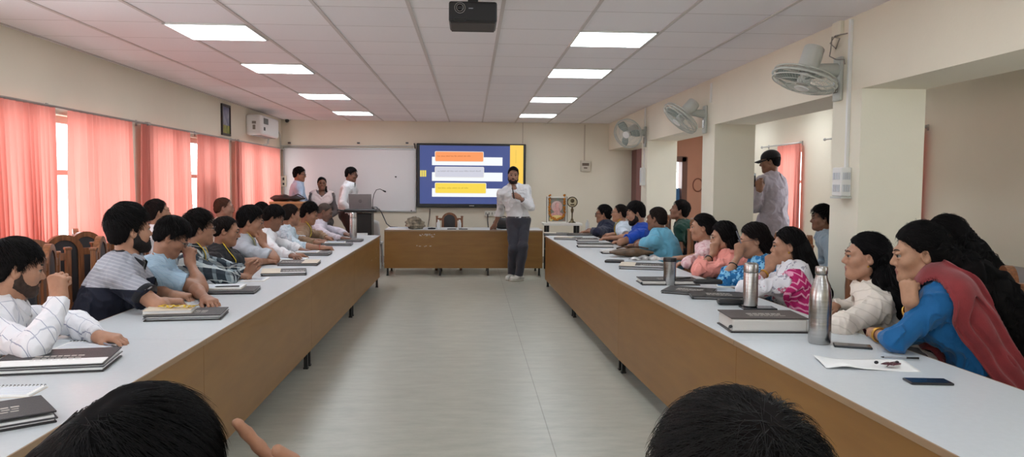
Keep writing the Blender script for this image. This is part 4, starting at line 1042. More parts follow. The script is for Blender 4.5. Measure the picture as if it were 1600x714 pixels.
def grow_mesh(fn, lo, hi, h):
    """surface nets over a sparse band; fn(P)->distance"""
    B = 4; lo = np.asarray(lo, float)-4*h; hi = np.asarray(hi, float)+4*h
    n = np.ceil((hi-lo)/(h*B)).astype(int)
    ax = [lo[i]+(np.arange(n[i])+0.5)*h*B-0.5*h for i in range(3)]
    G = np.stack(np.meshgrid(*ax, indexing='ij'), -1).reshape(-1, 3)
    dc = fn(G)
    keep = np.abs(dc) < h*B*0.87*1.25+0.006
    F = np.repeat(np.repeat(np.repeat(dc.reshape(n).astype(np.float32), B, 0), B, 1), B, 2)
    kb = np.argwhere(keep.reshape(n))
    off = np.stack(np.meshgrid(*[np.arange(B)]*3, indexing='ij'), -1).reshape(-1, 3)
    idx = (kb[:, None, :]*B+off[None]).reshape(-1, 3)
    F[idx[:, 0], idx[:, 1], idx[:, 2]] = fn(lo+idx*h)
    S = F < 0
    A = S[:-1, :-1, :-1].astype(np.int8)
    for dx, dy, dz in ((1, 0, 0), (0, 1, 0), (0, 0, 1), (1, 1, 0), (1, 0, 1), (0, 1, 1), (1, 1, 1)):
        A = A+S[dx:S.shape[0]-1+dx, dy:S.shape[1]-1+dy, dz:S.shape[2]-1+dz]
    C = np.argwhere((A > 0) & (A < 8))
    if not len(C): return np.zeros((0, 3)), np.zeros((0, 4), int)
    acc = np.zeros((len(C), 3)); cnt = np.zeros(len(C))
    cor = [(x, y, z) for x in (0, 1) for y in (0, 1) for z in (0, 1)]
    val = {c: F[C[:, 0]+c[0], C[:, 1]+c[1], C[:, 2]+c[2]] for c in cor}
    for a in cor:
        for i in range(3):
            if a[i] == 0:
                b = list(a); b[i] = 1; b = tuple(b)
                fa, fb = val[a], val[b]; m = (fa < 0) != (fb < 0)
                t = fa[m]/(fa[m]-fb[m]); p = np.tile(np.array(a, float), (m.sum(), 1)); p[:, i] = t
                acc[m] += p; cnt[m] += 1
    Vv = lo+(C+acc/np.maximum(cnt, 1)[:, None])*h
    I = np.full(A.shape, -1, np.int32); I[C[:, 0], C[:, 1], C[:, 2]] = np.arange(len(C))
    Q = []
    for i in range(3):
        j, k = (i+1) % 3, (i+2) % 3
        s0 = [slice(None)]*3; s1 = [slice(None)]*3; s0[i] = slice(0, -1); s1[i] = slice(1, None)
        E = np.argwhere(S[tuple(s0)] != S[tuple(s1)])
        E = E[(E[:, j] > 0) & (E[:, k] > 0) & (E[:, j] < A.shape[j]) & (E[:, k] < A.shape[k])]
        def at(dj, dk):
            e = E.copy(); e[:, j] -= dj; e[:, k] -= dk; return I[e[:, 0], e[:, 1], e[:, 2]]
        q = np.stack([at(1, 1), at(0, 1), at(0, 0), at(1, 0)], 1)
        fl = ~S[E[:, 0], E[:, 1], E[:, 2]]; q[fl] = q[fl][:, ::-1]
        Q.append(q[(q >= 0).all(1)])
    return Vv, np.concatenate(Q)
def np_mesh(name, Vv, Q, mats, parent, origin, mi=None, smooth=True):
    me = bpy.data.meshes.new(name)
    k = Q.shape[1] if len(Q) else 4
    me.vertices.add(len(Vv)); me.vertices.foreach_set('co', (Vv-origin).astype(np.float32).ravel())
    me.loops.add(len(Q)*k); me.loops.foreach_set('vertex_index', Q.astype(np.int32).ravel())
    me.polygons.add(len(Q)); me.polygons.foreach_set('loop_start', np.arange(len(Q), dtype=np.int32)*k); me.polygons.foreach_set('loop_total', np.full(len(Q), k, np.int32))
    if mi is not None: me.polygons.foreach_set('material_index', mi.astype(np.int32))
    me.polygons.foreach_set('use_smooth', np.full(len(Q), smooth))
    for m in mats: me.materials.append(m)
    me.update(calc_edges=True); me.validate()
    o = bpy.data.objects.new(name, me); COL.objects.link(o); o.parent = parent
    return o
def bounds(prims):
    lo = np.min([p.c-p.R if isinstance(p, Ell) else np.minimum(p.a, p.b)-max(p.ra, p.rb) for p in prims if p.op > 0], axis=0)
    hi = np.max([p.c+p.R if isinstance(p, Ell) else np.maximum(p.a, p.b)+max(p.ra, p.rb) for p in prims if p.op > 0], axis=0)
    return lo, hi

def skin_mat(tone):
    return mat('skin_%d_%d_%d' % tone, tone, 0.5, spec=0.35, noise=(30, 0.08), bump=(120, 0.08))
def hair_mat(rgb):
    return mat('hair_%d_%d_%d' % rgb, rgb, 0.6, spec=0.22, noise=(60, 0.4))
M_lip = mat('lips', (142, 84, 74), 0.45); M_eye = mat('eye_white', (168, 158, 148), 0.35); M_iris = mat('iris', (30, 20, 15), 0.15)

def hand_prims(W, d, n, side, pose, sc=1.0, h=0.006):
    d = nrm(d); n = nrm(np.asarray(n)-d*(np.asarray(n)@d)); lat = np.cross(n, d)*(-1 if side == 'R' else 1)
    out = []; r0 = max(0.0090*sc, 0.95*h)
    curls = {'flat': (8, 14, 10), 'rest': (26, 32, 22), 'loose': (48, 58, 35), 'fist': (78, 92, 62), 'pen': (52, 50, 28), 'open': (4, 12, 10), 'point': (55, 60, 40)}[pose]
    kn = [(0.090, 0.031), (0.094, 0.011), (0.089, -0.010), (0.080, -0.029)]
    ln = [(0.042, 0.025, 0.021), (0.046, 0.028, 0.022), (0.042, 0.026, 0.021), (0.033, 0.020, 0.018)]
    for i, ((u, v), L) in enumerate(zip(kn, ln)):
        K = W+d*u*sc+lat*v*sc
        out.append(Cone(W+lat*v*0.62*sc+d*0.008, K, 0.0165*sc, 0.0128*sc, 0.022, 'hand'))
        th = 0; p = K
        for j in range(3):
            a = curls[j]*(1+0.10*(i-1.5)*0.5)
            if pose == 'open': a += (0, 4, 10, 18)[i]*0.6
            if pose == 'point' and i == 0: a *= 0.25
            th += math.radians(a)
            sp = 0.10*(1.5-i)*(0.6 if pose in ('fist', 'loose') else 1)
            dr = nrm(d*math.cos(th)+n*math.sin(th)+lat*sp*math.cos(min(th, 1.4)))
            q = p+dr*L[j]*sc
            r1 = r0*(1-0.07*j)*(0.9 if i == 3 else 1)
            out.append(Cone(p, q, r1, r1*0.94, 0.006, 'hand')); p = q
    B = W+d*0.022*sc+lat*0.026*sc
    close = {'flat': 0.15, 'rest': 0.35, 'loose': 0.7, 'fist': 1.0, 'pen': 0.8, 'open': 0.0, 'point': 0.5}[pose]
    d1 = nrm(d*0.75+lat*(0.75-0.45*close)+n*(0.25+0.35*close)); d2 = nrm(d*(0.9-0.25*close)+lat*(0.35-0.75*close)+n*(0.1+0.35*close))
    T1 = B+d1*0.044*sc; T2 = T1+d2*0.031*sc; T3 = T2+nrm(d2+n*0.1)*0.024*sc
    out += [Cone(W+lat*0.012*sc, T1, 0.017*sc, 0.0122*sc, 0.018, 'hand'), Cone(T1, T2, max(0.0112*sc, h), max(0.0102*sc, h), 0.006, 'hand'), Cone(T2, T3, max(0.0102*sc, h), max(0.0088*sc, h), 0.006, 'hand')]
    return out
def ik(S, W, a, b, pole, ez=None, out=None):
    D = W-S; L = np.linalg.norm(D)
    k = max(1.0, L/(0.985*(a+b))); a *= k; b *= k
    if L < abs(a-b)+0.03: L = abs(a-b)+0.03
    u = nrm(D); x = (a*a-b*b+L*L)/(2*L); rho = math.sqrt(max(1e-6, a*a-x*x)); c = S+u*x
    p = nrm(np.asarray(pole)-u*(np.asarray(pole)@u)); q = np.cross(u, p)
    if ez is not None:
        best = None
        for i in range(72):
            t = 2*PI*i/72; E = c+(p*math.cos(t)+q*math.sin(t))*rho
            cost = abs(E[2]-ez) + (0.6 if E[2] < ez-0.012 else 0)*(ez-E[2]) - 0.25*((E-c)@np.asarray(out if out is not None else pole))
            if best is None or cost < best[0]: best = (cost, E)
        return best[1]
    return c+p*rho

class Person:
    """head: world centre of the head; fa: direction of the face, ba: of the body (degrees, 0 = +x, 90 = +y)"""
    def __init__(s, label, head, fa, ba, pitch=0, roll=0, female=False, sc=1.0, tone=(150, 108, 84), fat=0.0, stand=False, group=None, h=None, seat=True, lean=0.0, back=None, hip=None, foot=None, hs=1.0, shrug=0.0, sit_z=0.585, C7up=0.0, C7b=0.0):
        s.label, s.female, s.sc, s.tone, s.fat, s.stand = label, female, sc, tone, fat, stand
        s.H = np.array(head, float); s.d = depth(s.H); s.h = h or min(0.0085, max(0.0044, 0.00095*s.d))
        a, b = math.radians(fa), math.radians(ba)
        f0 = V3(math.cos(a), math.sin(a), 0); up = V3(0, 0, 1); p = math.radians(pitch); rl = math.radians(roll)
        F = f0*math.cos(p)-up*math.sin(p); U = up*math.cos(p)+f0*math.sin(p); Rr = np.cross(F, U)
        Rr, U = Rr*math.cos(rl)+U*math.sin(rl), U*math.cos(rl)-Rr*math.sin(rl)
        s.Mh = np.stack([Rr, F, U], 1); s.hs = hs*(0.97 if female else 1.0)*(0.985 if sc == 1 else sc)
        s.bf = V3(math.cos(b), math.sin(b), 0); s.br = V3(math.sin(b), -math.cos(b), 0)
        s.C7 = s.H - up*(0.168-C7up)*sc - (s.bf*0.5+f0*0.5)*(0.03+0.075*math.sin(max(0, p)))*sc - s.bf*C7b
        tl = (0.485 if female else 0.505)*sc
        if stand:
            s.pel = np.array(hip, float) if hip is not None else s.C7-up*tl-s.bf*lean
        else:
            dz = s.C7[2]-sit_z
            bk = back if back is not None else min(0.30, math.sqrt(max(0.0009, tl*tl-dz*dz)))
            s.pel = V3(*(s.C7-s.bf*bk)[:2], sit_z)
        ax = nrm(s.C7-s.pel); s.ax = ax
        s.sf = nrm(s.bf-ax*(s.bf@ax)); s.sr = np.cross(s.sf, ax)
        s.origin = V3(s.pel[0], s.pel[1], 0)
        s.root = thing('person', label, 'person', tuple(s.origin), 0, group)
        s.SH = (0.152 if female else 0.178)*sc; s.shrug = shrug
        mid = (s.pel+s.C7)/2-s.sf*0.035
        s.spine = lambda t: (1-t)**2*s.pel+2*t*(1-t)*mid+t*t*s.C7
        s.torso(); s.arms = {}; s.hands = []; s.head_prims(); s.legs(foot)
    def M3(s): return np.stack([s.sr, s.sf, s.ax], 1)
    def hp(s, x, y, z): return s.H+s.Mh@(V3(x, y, z)*s.hs)
    def torso(s):
        k = s.sc; M = s.M3(); fm = s.female; ft = s.fat
        w = 0.93 if fm else 1.0
        T = [Ell(s.pel, V3(0.172 if fm else 0.158, 0.118, 0.125)*k, M, 0.06, 'pelvis'),
             Ell(s.spine(0.34)+s.sf*ft*0.5, V3(0.145*w+ft*0.5, 0.108*w+ft, 0.16)*k, M, 0.07, 'torso'),
             Ell(s.spine(0.66)+s.sf*0.012, V3(0.162*w, 0.116*w, 0.175)*k, M, 0.07, 'torso'),
             Ell(s.spine(0.86)+s.sf*0.012, V3(0.14*w, 0.088*w, 0.10)*k, M, 0.06, 'torso')]
        s.S = {}
        for sd, sg in (('R', 1), ('L', -1)):
            s.S[sd] = s.C7+s.sr*sg*s.SH-s.ax*(0.062-s.shrug)*k+s.sf*0.028*k
            T.append(Cone(s.C7-s.ax*0.045*k+s.sf*0.012, s.S[sd]+s.ax*0.004, 0.062*w*k, 0.056*w*k, 0.05, 'torso'))
            T.append(Cone(s.C7+s.ax*0.005+s.sf*0.012, s.C7+s.sr*sg*0.11*k-s.ax*0.03*k+s.sf*0.01, 0.048*w*k, 0.036*w*k, 0.045, 'torso'))
            if fm: T.append(Ell(s.spine(0.62)+s.sr*sg*0.072*k+s.sf*0.088*k, V3(0.066, 0.064, 0.07)*k, M, 0.05, 'torso'))
        s.T = T
        s.neck = [Cone(s.C7+s.sf*0.022-s.ax*0.02, s.hp(0, -0.022, -0.055), (0.052 if fm else 0.060)*k, (0.049 if fm else 0.057)*k, 0.03, 'neck')]
    def legs(s, foot):
        k = s.sc; s.Lg = []; s.feet = []
        for sd, sg in (('R', 1), ('L', -1)):
            hip = s.pel+s.sr*sg*0.092*k-s.ax*0.02
            if s.stand:
                ft = foot[sd] if foot else (hip+s.bf*0.03)*V3(1, 1, 0)
                ank = np.array([ft[0], ft[1], 0.095]); fd = nrm(V3(*(foot[sd][2:] if foot and len(foot[sd]) > 3 else s.bf[:2]), 0)) if foot else s.bf
                kn = ik(hip, ank, 0.435*k, 0.425*k, s.bf)
            else:
                kn = hip+s.bf*0.40*k+s.br*sg*0.03; kn[2] = 0.52*min(k, 1); ank = kn+s.bf*0.02; ank[2] = 0.095; fd = s.bf
            s.Lg += [Cone(hip, kn, 0.084*k, 0.057*k, 0.05, 'leg'), Cone(kn, ank, 0.058*k, 0.040*k, 0.03, 'leg'), Ell(kn*0.68+ank*0.32-fd*0.015, V3(0.052, 0.058, 0.11)*k, None, 0.03, 'leg')]
            heel = ank-fd*0.045; heel[2] = 0.04; toe = ank+fd*0.135; toe[2] = 0.035
            s.feet.append((heel, toe, ank, fd)); s.Lg += [Cone(heel, toe, 0.034, 0.027, 0.03, 'foot'), Cone(ank, heel*0.6+toe*0.4, 0.038*k, 0.032, 0.03, 'foot')]
    def head_prims(s):
        e = lambda c, r, k=0.02, op=1: Ell(s.hp(*c), V3(*r)*s.hs, s.Mh, k, 'head', op)
        c = lambda a, b, ra, rb, k=0.01, op=1: Cone(s.hp(*a), s.hp(*b), ra*s.hs, rb*s.hs, k, 'head', op)
        fm = s.female; j = 0.9 if fm else 1.0
        s.hd = [e((0, -0.016, 0.030), (0.073, 0.093, 0.083)), e((0, 0.022, -0.026), (0.060*j, 0.068, 0.078), 0.03),
                e((0, 0.045, -0.068), (0.044*j, 0.044, 0.038), 0.03), c((-0.010, 0.076, -0.092), (0.010, 0.076, -0.092), 0.019*j, 0.019*j, 0.025),
                c((-0.052*j, 0.0, -0.058), (-0.022*j, 0.058, -0.088), 0.022, 0.020, 0.03), c((0.052*j, 0.0, -0.058), (0.022*j, 0.058, -0.088), 0.022, 0.020, 0.03),
                e((-0.040, 0.056, -0.020), (0.026, 0.026, 0.024), 0.03), e((0.040, 0.056, -0.020), (0.026, 0.026, 0.024), 0.03),
                c((-0.044, 0.068, 0.027), (0.044, 0.068, 0.027), 0.010 if fm else 0.013, 0.010 if fm else 0.013, 0.02), c((-0.012, 0.080, 0.030), (0.012, 0.080, 0.030), 0.010 if fm else 0.012, 0.010 if fm else 0.012, 0.02),
                e((-0.031, 0.096, 0.010), (0.019, 0.018, 0.012), 0.012, -1), e((0.031, 0.096, 0.010), (0.019, 0.018, 0.012), 0.012, -1),
                c((0, 0.084, 0.014), (0, 0.104 if fm else 0.106, -0.019), 0.0075, 0.0105 if fm else 0.0122, 0.012), c((-0.012, 0.092, -0.026), (0.012, 0.092, -0.026), 0.0085*j, 0.0085*j, 0.010),
                e((0, 0.088, -0.052), (0.023, 0.011, 0.0075), 0.008), e((0, 0.085, -0.063), (0.020, 0.011, 0.0080), 0.006), c((-0.020, 0.098, -0.0572), (0.020, 0.098, -0.0572), 0.0012, 0.0012, 0.005, -1)]
        for sg in (-1, 1):
            s.hd += [e((sg*0.031, 0.083, 0.0195), (0.017, 0.011, 0.005), 0.006), e((sg*0.031, 0.083, -0.0005), (0.016, 0.010, 0.004), 0.006)]
            ear = [e((sg*0.074, -0.012, -0.004), (0.008, 0.019, 0.031), 0.012), e((sg*0.079, -0.006, -0.003), (0.006, 0.010, 0.017), 0.006, -1)]
            s.hd += ear
    def arm(s, side, W, d=None, n=(0, 0, -1), pose='rest', pole=None, ez=None, la=0.285, lb=0.25, out=None):
        k = s.sc*(0.94 if s.female else 1.0); sg = 1 if side == 'R' else -1
        W = np.array(W, float); S = s.S[side].copy()
        over = np.linalg.norm(W-S)-(la+lb)*k*0.98
        if over > 0: S = S+nrm(W-S)*min(over, 0.05); s.S[side] = S
        out = nrm(s.br*sg*0.9-V3(0, 0, 1)*0.5)
        E = ik(S, W, la*k, lb*k, pole if pole is not None else s.br*sg*0.6-V3(0, 0, 1)-s.bf*0.2, ez, s.br*sg*0.8+s.bf*0.1 if out is None else out)
        q = 0.86 if s.female else 1.0
        s.arms[side] = dict(S=S, E=E, W=W, up=Cone(S, E, 0.050*k*q, 0.038*k*q, 0.03, 'arm'), lo=Cone(E, W, 0.038*k*q, 0.0265*k*q, 0.02, 'arm'), mu=Ell(E*0.72+W*0.28, V3(0.041*q, 0.041*q, 0.075)*k, frame_z(W-E), 0.03, 'arm'))
        dd = nrm(W-E) if d is None else nrm(d)
        s.hands += hand_prims(W, dd, n, side, pose, k*(0.92 if s.female else 1.0), s.h)
        return s
    def table_hand(s, side, px, py, pose='rest', z=None, d=None, roll=0.0, ez=None, out=None):
        z = (TZ+0.03) if z is None else z
        c = np.array(on_z(px, py, z)); S = s.S[side]
        dr = nrm((c-S)*V3(1, 1, 0)) if d is None else nrm(d)
        n = V3(0, 0, -1)+np.cross(dr, V3(0, 0, -1))*roll
        return s.arm(side, c-dr*0.075*s.sc, dr+V3(0, 0, -0.03), n, pose, ez=TZ+0.05 if ez is None else ez, out=out)
    def body(s):
        Pm = [p.grow(-0.006) for p in s.T]+s.neck+[p.grow(-0.005) for p in s.Lg]
        for a in s.arms.values(): Pm += [a['up'], a['lo'], a['mu']]
        nb = [p for p in s.hd if p.op > 0]; 
        hfield = s.hd
        lo, hi = bounds(Pm+s.hands+nb)
        def fn(P):
            d = field(Pm+s.hands, P); m = np.nonzero(((P-s.H)**2).sum(1) < 0.27**2)[0]
            if len(m): d[m] = smin(d[m], field(hfield, P[m]), 0.02)
            return d
        Vv, Q = grow_mesh(fn, lo, hi, s.h)
        mid = Vv[Q].mean(1); q = ((mid-s.H)@s.Mh)/s.hs
        mi = np.zeros(len(Q), int)
        lip = (np.abs(q[:, 0]) < 0.022-0.9*np.abs(q[:, 2]+0.0575)) & (q[:, 1] > 0.07) & (np.abs(q[:, 2]+0.0575) < 0.0125)
        mi[lip] = 1
        ev, ef, em = [], [], []
        for sg in (-1, 1):     # the eyeballs
            c = V3(sg*0.031, 0.0778, 0.010); n0 = len(Vv)+sum(len(x) for x in ev); r = 0.0125; nu, nv = 10, 16
            aa = np.array([[math.sin(PI*i/nu)*math.cos(2*PI*j/nv), math.cos(PI*i/nu), math.sin(PI*i/nu)*math.sin(2*PI*j/nv)] for i in range(nu+1) for j in range(nv)])
            ev.append(s.H+((aa*r+c)*s.hs)@s.Mh.T)
            for i in range(nu):
                for j in range(nv):
                    ef.append([n0+i*nv+j, n0+i*nv+(j+1) % nv, n0+(i+1)*nv+(j+1) % nv, n0+(i+1)*nv+j]); em.append(3 if i < 3 else 2)
        Vv = np.concatenate([Vv]+ev); Q = np.concatenate([Q, np.array(ef)]); mi = np.concatenate([mi, np.array(em)])
        s.o_body = np_mesh('body', Vv, Q, [skin_mat(s.tone), M_lip, M_eye, M_iris], s.root, s.origin, mi)
        return s
    # ---------------------------------------------------------------- clothes
    def shirt(s, m, sleeve='long', loose=0.012, name='shirt', hem=None, folds=0.006, neckcut=0.066, seed=1, slen=0.62, roll_up=1.0, skirt=None, sl_extra=0.0, deep=0.0):
        g = loose; sp = [p.grow(g) for p in s.T]
        for sd, a in s.arms.items():
            if sleeve == 'none': continue
            e = g+0.001+sl_extra
            if sleeve == 'short':
                E2 = a['S']+(a['E']-a['S'])*slen
                sp.append(Cone(a['S'], E2, a['up'].ra+e, a['up'].ra+e+0.004, 0.03, 'sleeve', 1, True))
            else:
                W2 = a['E']+(a['W']-a['E'])*(0.97 if roll_up >= 1 else roll_up)
                sp.append(Cone(a['S'], a['E'], a['up'].ra+e, a['up'].rb+e+0.001, 0.03, 'sleeve'))
                sp.append(Cone(a['E'], W2, a['lo'].ra+e, (a['lo'].rb+0.011 if roll_up >= 1 else a['lo'].ra+e), 0.02, 'sleeve', 1, True))
                if roll_up >= 0.5: sp.append(a['mu'].grow(e))
        if s.stand and skirt: sp += [Cone(s.pel, V3(s.pel[0], s.pel[1], skirt), 0.165*s.sc, 0.20*s.sc, 0.06, 'skirt', 1, True)]
        cut = [Cone(s.C7+s.sf*0.02-s.ax*(0.01+deep), s.hp(0, -0.022, -0.04), neckcut*s.sc, neckcut*s.sc, 0.01), Ell(s.C7+s.sf*(0.085)+s.ax*(0.0-deep), V3(0.05, 0.05, 0.04+deep)*s.sc, s.M3(), 0.01)]
        s.shirt_p = sp
        lo, hi = bounds(sp)
        fs = 14.0
        def fn(P):
            d = field(sp, P)
            m = np.nonzero(np.abs(d) < 0.06)[0]
            if len(m) and folds:
                Q = P[m]; w = vnoise(Q*V3(fs, fs, fs*0.6)+seed*7.3, seed); w2 = vnoise(Q*V3(fs*2.1, fs*2.1, fs*1.2)+w[:, None]*0.9, seed+3)
                rg = (1-np.abs(vnoise(Q*V3(9, 9, 7)+w[:, None]*0.8+seed, seed+11)))**3; d[m] += -folds*2.0*(rg-0.35)-folds*0.9*((1-np.abs(w2))**2-0.4)+folds*0.5*w
            for c in cut:
                mm = np.nonzero(((P-c.c)**2).sum(1) < (c.R+0.1)**2)[0]
                if len(mm): d[mm] = smax(d[mm], -c.f(P[mm]), 0.008)
            if hem is not None: d = np.maximum(d, hem-P[:, 2])
            return d
        s.shirt_fn = fn
        Vv, Q = grow_mesh(fn, lo, hi, max(s.h, 0.0055))
        s.o_shirt = np_mesh(name, Vv, Q, m if isinstance(m, list) else [m], s.root, s.origin)
        return s
    def sleeve_band(s, m, slen=0.62, w=0.022, e=0.022):
        for sd, a in s.arms.items():
            u = nrm(a['E']-a['S']); c = a['S']+(a['E']-a['S'])*slen
            r = a['up'].ra+e; mb = MB(); mb.tube([c-u*w-s.origin, c-s.origin, c+u*0.002-s.origin], [r, r+0.004, r+0.002], 24, True); mb.build('sleeve_band', m, s.root, 60)
        return s
    def collar(s, m, hgt=0.036, gap=0.42, rad=0.070, name='collar', band=False):
        c = s.C7*0.86+s.hp(0, -0.02, -0.07)*0.14+s.sf*0.024+s.ax*0.010
        k = s.sc*(0.92 if s.female else 1.0); up = nrm(s.ax*0.93+s.sf*0.22); f = nrm(s.sf-up*(s.sf@up)); r = np.cross(f, up)
        prof = [(0.0, -0.022), (0.0, hgt*0.9), (0.004, hgt), (0.009, hgt*0.9), (0.022, -0.006), (0.026, -0.012)] if not band else [(0.012, -0.025), (0.004, hgt*0.5), (0.0, hgt*0.6)]
        n = 30; vs = []; fs = []; L = len(prof)
        for i in range(n+1):
            t = gap+(2*PI-2*gap)*i/n; e = abs(i/n-0.5)*2; pt = max(0, e-0.82)/0.18
            for (dr, z) in prof:
                R = (rad+dr*(1+0.5*pt))*k; zz = z-(0.020*pt if dr > 0.012 else 0.0)
                vs.append(tuple(c+f*math.cos(t)*R*1.06+r*math.sin(t)*R+up*zz*k-f*0.0-s.origin))
        fs = [(i*L+j, i*L+j+1, (i+1)*L+j+1, (i+1)*L+j) for i in range(n) for j in range(L-1)]
        o = MB()._add(vs, fs).build(name, m, s.root, 180)
        md = o.modifiers.new('thick', 'SOLIDIFY'); md.thickness = 0.003
        return s
    def trousers(s, m, waist=0.10, name='trousers', belt=None):
        sp = [p.grow(0.010 if i % 3 != 1 else 0.020) for i, p in enumerate([q for q in s.Lg if q.tag == 'leg'])]+[s.T[0].grow(0.004)]
        if s.stand: sp.append(Cone(s.pel, s.spine(0.22), 0.142*s.sc, 0.138*s.sc, 0.05, 'waist', 1, True))
        lo, hi = bounds(sp); ztop = s.pel[2]+waist
        def fn(P):
            d = field(sp, P); m = np.nonzero(np.abs(d) < 0.06)[0]
            if len(m): d[m] += 0.005*(1-2*np.abs(vnoise(P[m]*V3(13, 13, 8), 5)))
            d = np.maximum(d, P[:, 2]-ztop); return np.maximum(d, 0.075-P[:, 2])
        Vv, Q = grow_mesh(fn, lo, hi, max(s.h, 0.0075))
        np_mesh(name, Vv, Q, [m], s.root, s.origin)
        if belt:
            b = MB(); c = V3(s.pel[0], s.pel[1], ztop-0.02)-s.origin; nn = 28
            vs = [tuple(c+s.br*math.cos(2*PI*i/nn)*0.168*s.sc+s.bf*math.sin(2*PI*i/nn)*0.134*s.sc+V3(0, 0, z)) for i in range(nn) for z in (0, 0.036)]
            b._add(vs, [(2*i, 2*i+1, (2*i+3) % (2*nn), (2*i+2) % (2*nn)) for i in range(nn)]); o = b.build('belt', belt, s.root, 180); md = o.modifiers.new('t', 'SOLIDIFY'); md.thickness = 0.004
        return s
    def shoes(s, m, sole=None):
        for heel, toe, ank, fd in s.feet:
            pr = [Cone(heel+V3(0, 0, .008), toe+V3(0, 0, .006), 0.044, 0.036, 0.03), Cone(ank-V3(0, 0, .01), heel*0.5+toe*0.5, 0.047, 0.036, 0.03)]
            fn = lambda P: np.maximum(np.maximum(field(pr, P), 0.018-P[:, 2]), P[:, 2]-0.10)
            Vv, Q = grow_mesh(fn, *bounds(pr), 0.006); o = np_mesh('shoe', Vv, Q, [m], s.root, s.origin)
            pr2 = [Cone(heel, toe, 0.05, 0.043, 0.01)]
            fn2 = lambda P: np.maximum(np.maximum(field(pr2, P), -P[:, 2]), P[:, 2]-0.022)
            Vv, Q = grow_mesh(fn2, *bounds(pr2), 0.006); o2 = np_mesh('sole', Vv, Q, [sole or M_rubber], o, s.origin*0+s.origin)
        return s
    # ---------------------------------------------------------------- hair, beard, worn things
    def hair(s, rgb=(24, 20, 19), style='short', thick=0.014, top=0.0, recede=0.0, n=400, seed=1, sw=0.0011, slen=0.05, chain=None, side_t=None, spiky=0.0, h=None, ear_cover=0.0, nape=-0.068, curl=0.0, name='hair', chain_n=0):
        t = thick; st = side_t if side_t is not None else (min(t, 0.007+0.25*t) if style == 'short' else t*0.8)
        base = [Ell(s.hp(0, -0.016, 0.030+top*0.5), V3(0.073+st, 0.093+t, 0.083+t+top)*s.hs, s.Mh, 0.02), Ell(s.hp(0, -0.050, -0.030), V3(0.058+st*0.7, 0.050+t*0.5, 0.062)*s.hs, s.Mh, 0.03)]
        ex = []
        if chain: ex = [Cone(chain[i][0], chain[i+1][0], chain[i][1], chain[i+1][1], 0.05) for i in range(len(chain)-1)]
        fx = np.array([-0.2, -0.075, -0.045, -0.020, 0.004, 0.022, 0.040, 0.058, 0.072, 0.2])
        sb = -0.020 if style == 'short' else 0.012
        fz = np.array([nape, nape, -0.054 if style == 'short' else -0.070, 0.014-ear_cover, sb-ear_cover, 0.022-ear_cover*0.7, 0.050+recede*0.6, 0.070+recede, 0.078+recede, 0.080+recede])
        nf = 55.0
        def fn(P):
            d = field(base, P); q = ((P-s.H)@s.Mh)/s.hs
            zl = np.interp(q[:, 1], fx, fz)+0.5*recede*np.clip(np.abs(q[:, 0])/0.05, 0, 1)*(q[:, 1] > 0.03)
            line = (zl-q[:, 2])*0.8*s.hs
            m = np.nonzero(np.abs(d) < 0.06)[0]
            if len(m):
                w = vnoise(q[m]*V3(nf, nf, nf)*0.8, seed); d[m] += 0.0035*w+spiky*0.008*vnoise(q[m]*38, seed+2); line[m] += 0.006*vnoise(q[m]*95, seed+5)
            d = smax(d, line, 0.022)
            if ex:
                e = field(ex, P); mm = np.nonzero(np.abs(e) < 0.08)[0]
                if len(mm): e[mm] += (0.006+curl*0.016)*vnoise(P[mm]*V3(30, 30, 14 if not curl else 26), seed+9)+curl*0.014*vnoise(P[mm]*14, seed+4)
                d = smin(d, e, 0.03)
            return d
        lo, hi = bounds(base+ex)
        Vv, Q = grow_mesh(fn, lo, hi, h or max(0.0045, s.h*0.8))
        if not len(Q): return s
        allV = [Vv]; allQ = [Q]; nv = len(Vv); r = np.random.default_rng(seed)
        def ribbons(pts, wid):        # pts: N x K x 3; three-sided tapering strands
            nonlocal nv
            N, K, _ = pts.shape; tan = np.gradient(pts, axis=1); tan /= np.maximum(1e-9, np.linalg.norm(tan, axis=2, keepdims=True))
            a = np.cross(tan, V3(0.3, 0.5, 0.8)); a /= np.maximum(1e-9, np.linalg.norm(a, axis=2, keepdims=True)); b = np.cross(tan, a)
            w = (wid*(1-0.85*np.linspace(0, 1, K)**2))[None, :, None]
            ring = np.stack([pts+(a*math.cos(x)+b*math.sin(x))*w for x in (0, 2.094, 4.189)], 2).reshape(-1, 3)
            i = np.arange(N)[:, None, None]*K*3; j = np.arange(K-1)[None, :, None]*3; c = np.arange(3)[None, None, :]; c2 = (c+1) % 3
            q = np.stack([i+j+c, i+j+c2, i+j+3+c2, i+j+3+c], -1).reshape(-1, 4)+nv
            allV.append(ring); allQ.append(q); nv += len(ring)
        if n:
            pick = r.integers(0, len(Q), n); p0 = Vv[Q[pick]].mean(1)
            on = field(base, p0) < (0.06 if n > 5000 else 0.012); p0 = p0[on]; n = len(p0); pick = pick[on]
            q = ((p0-s.H)@s.Mh)/s.hs
            c0 = np.where((q[:, 2] < -0.01)[:, None], V3(0, -0.035, 0.0), V3(0, -0.016, 0.030)); r0 = V3(0.080, 0.100, 0.092)
            nm = ((q-c0)/(r0*r0)); nm /= np.linalg.norm(nm, axis=1, keepdims=True); nm = nm@s.Mh.T
            crown = V3(0, -0.05, 0.11)
            fl = q-crown; fl = fl/np.maximum(1e-6, np.linalg.norm(fl, axis=1, keepdims=True))
            if style == 'back': fl = np.stack([-q[:, 0]*2+0*fl[:, 0], -np.ones(n), -0.6*np.ones(n)], 1)
            elif style == 'part': fl = np.stack([np.sign(q[:, 0]+0.012)*1.0, -0.4*np.ones(n), -0.7*np.ones(n)], 1)
            else: fl[:, 1] += 0.5*(q[:, 2] > 0.05); fl[:, 0] += 0.5*(q[:, 2] > 0.06)
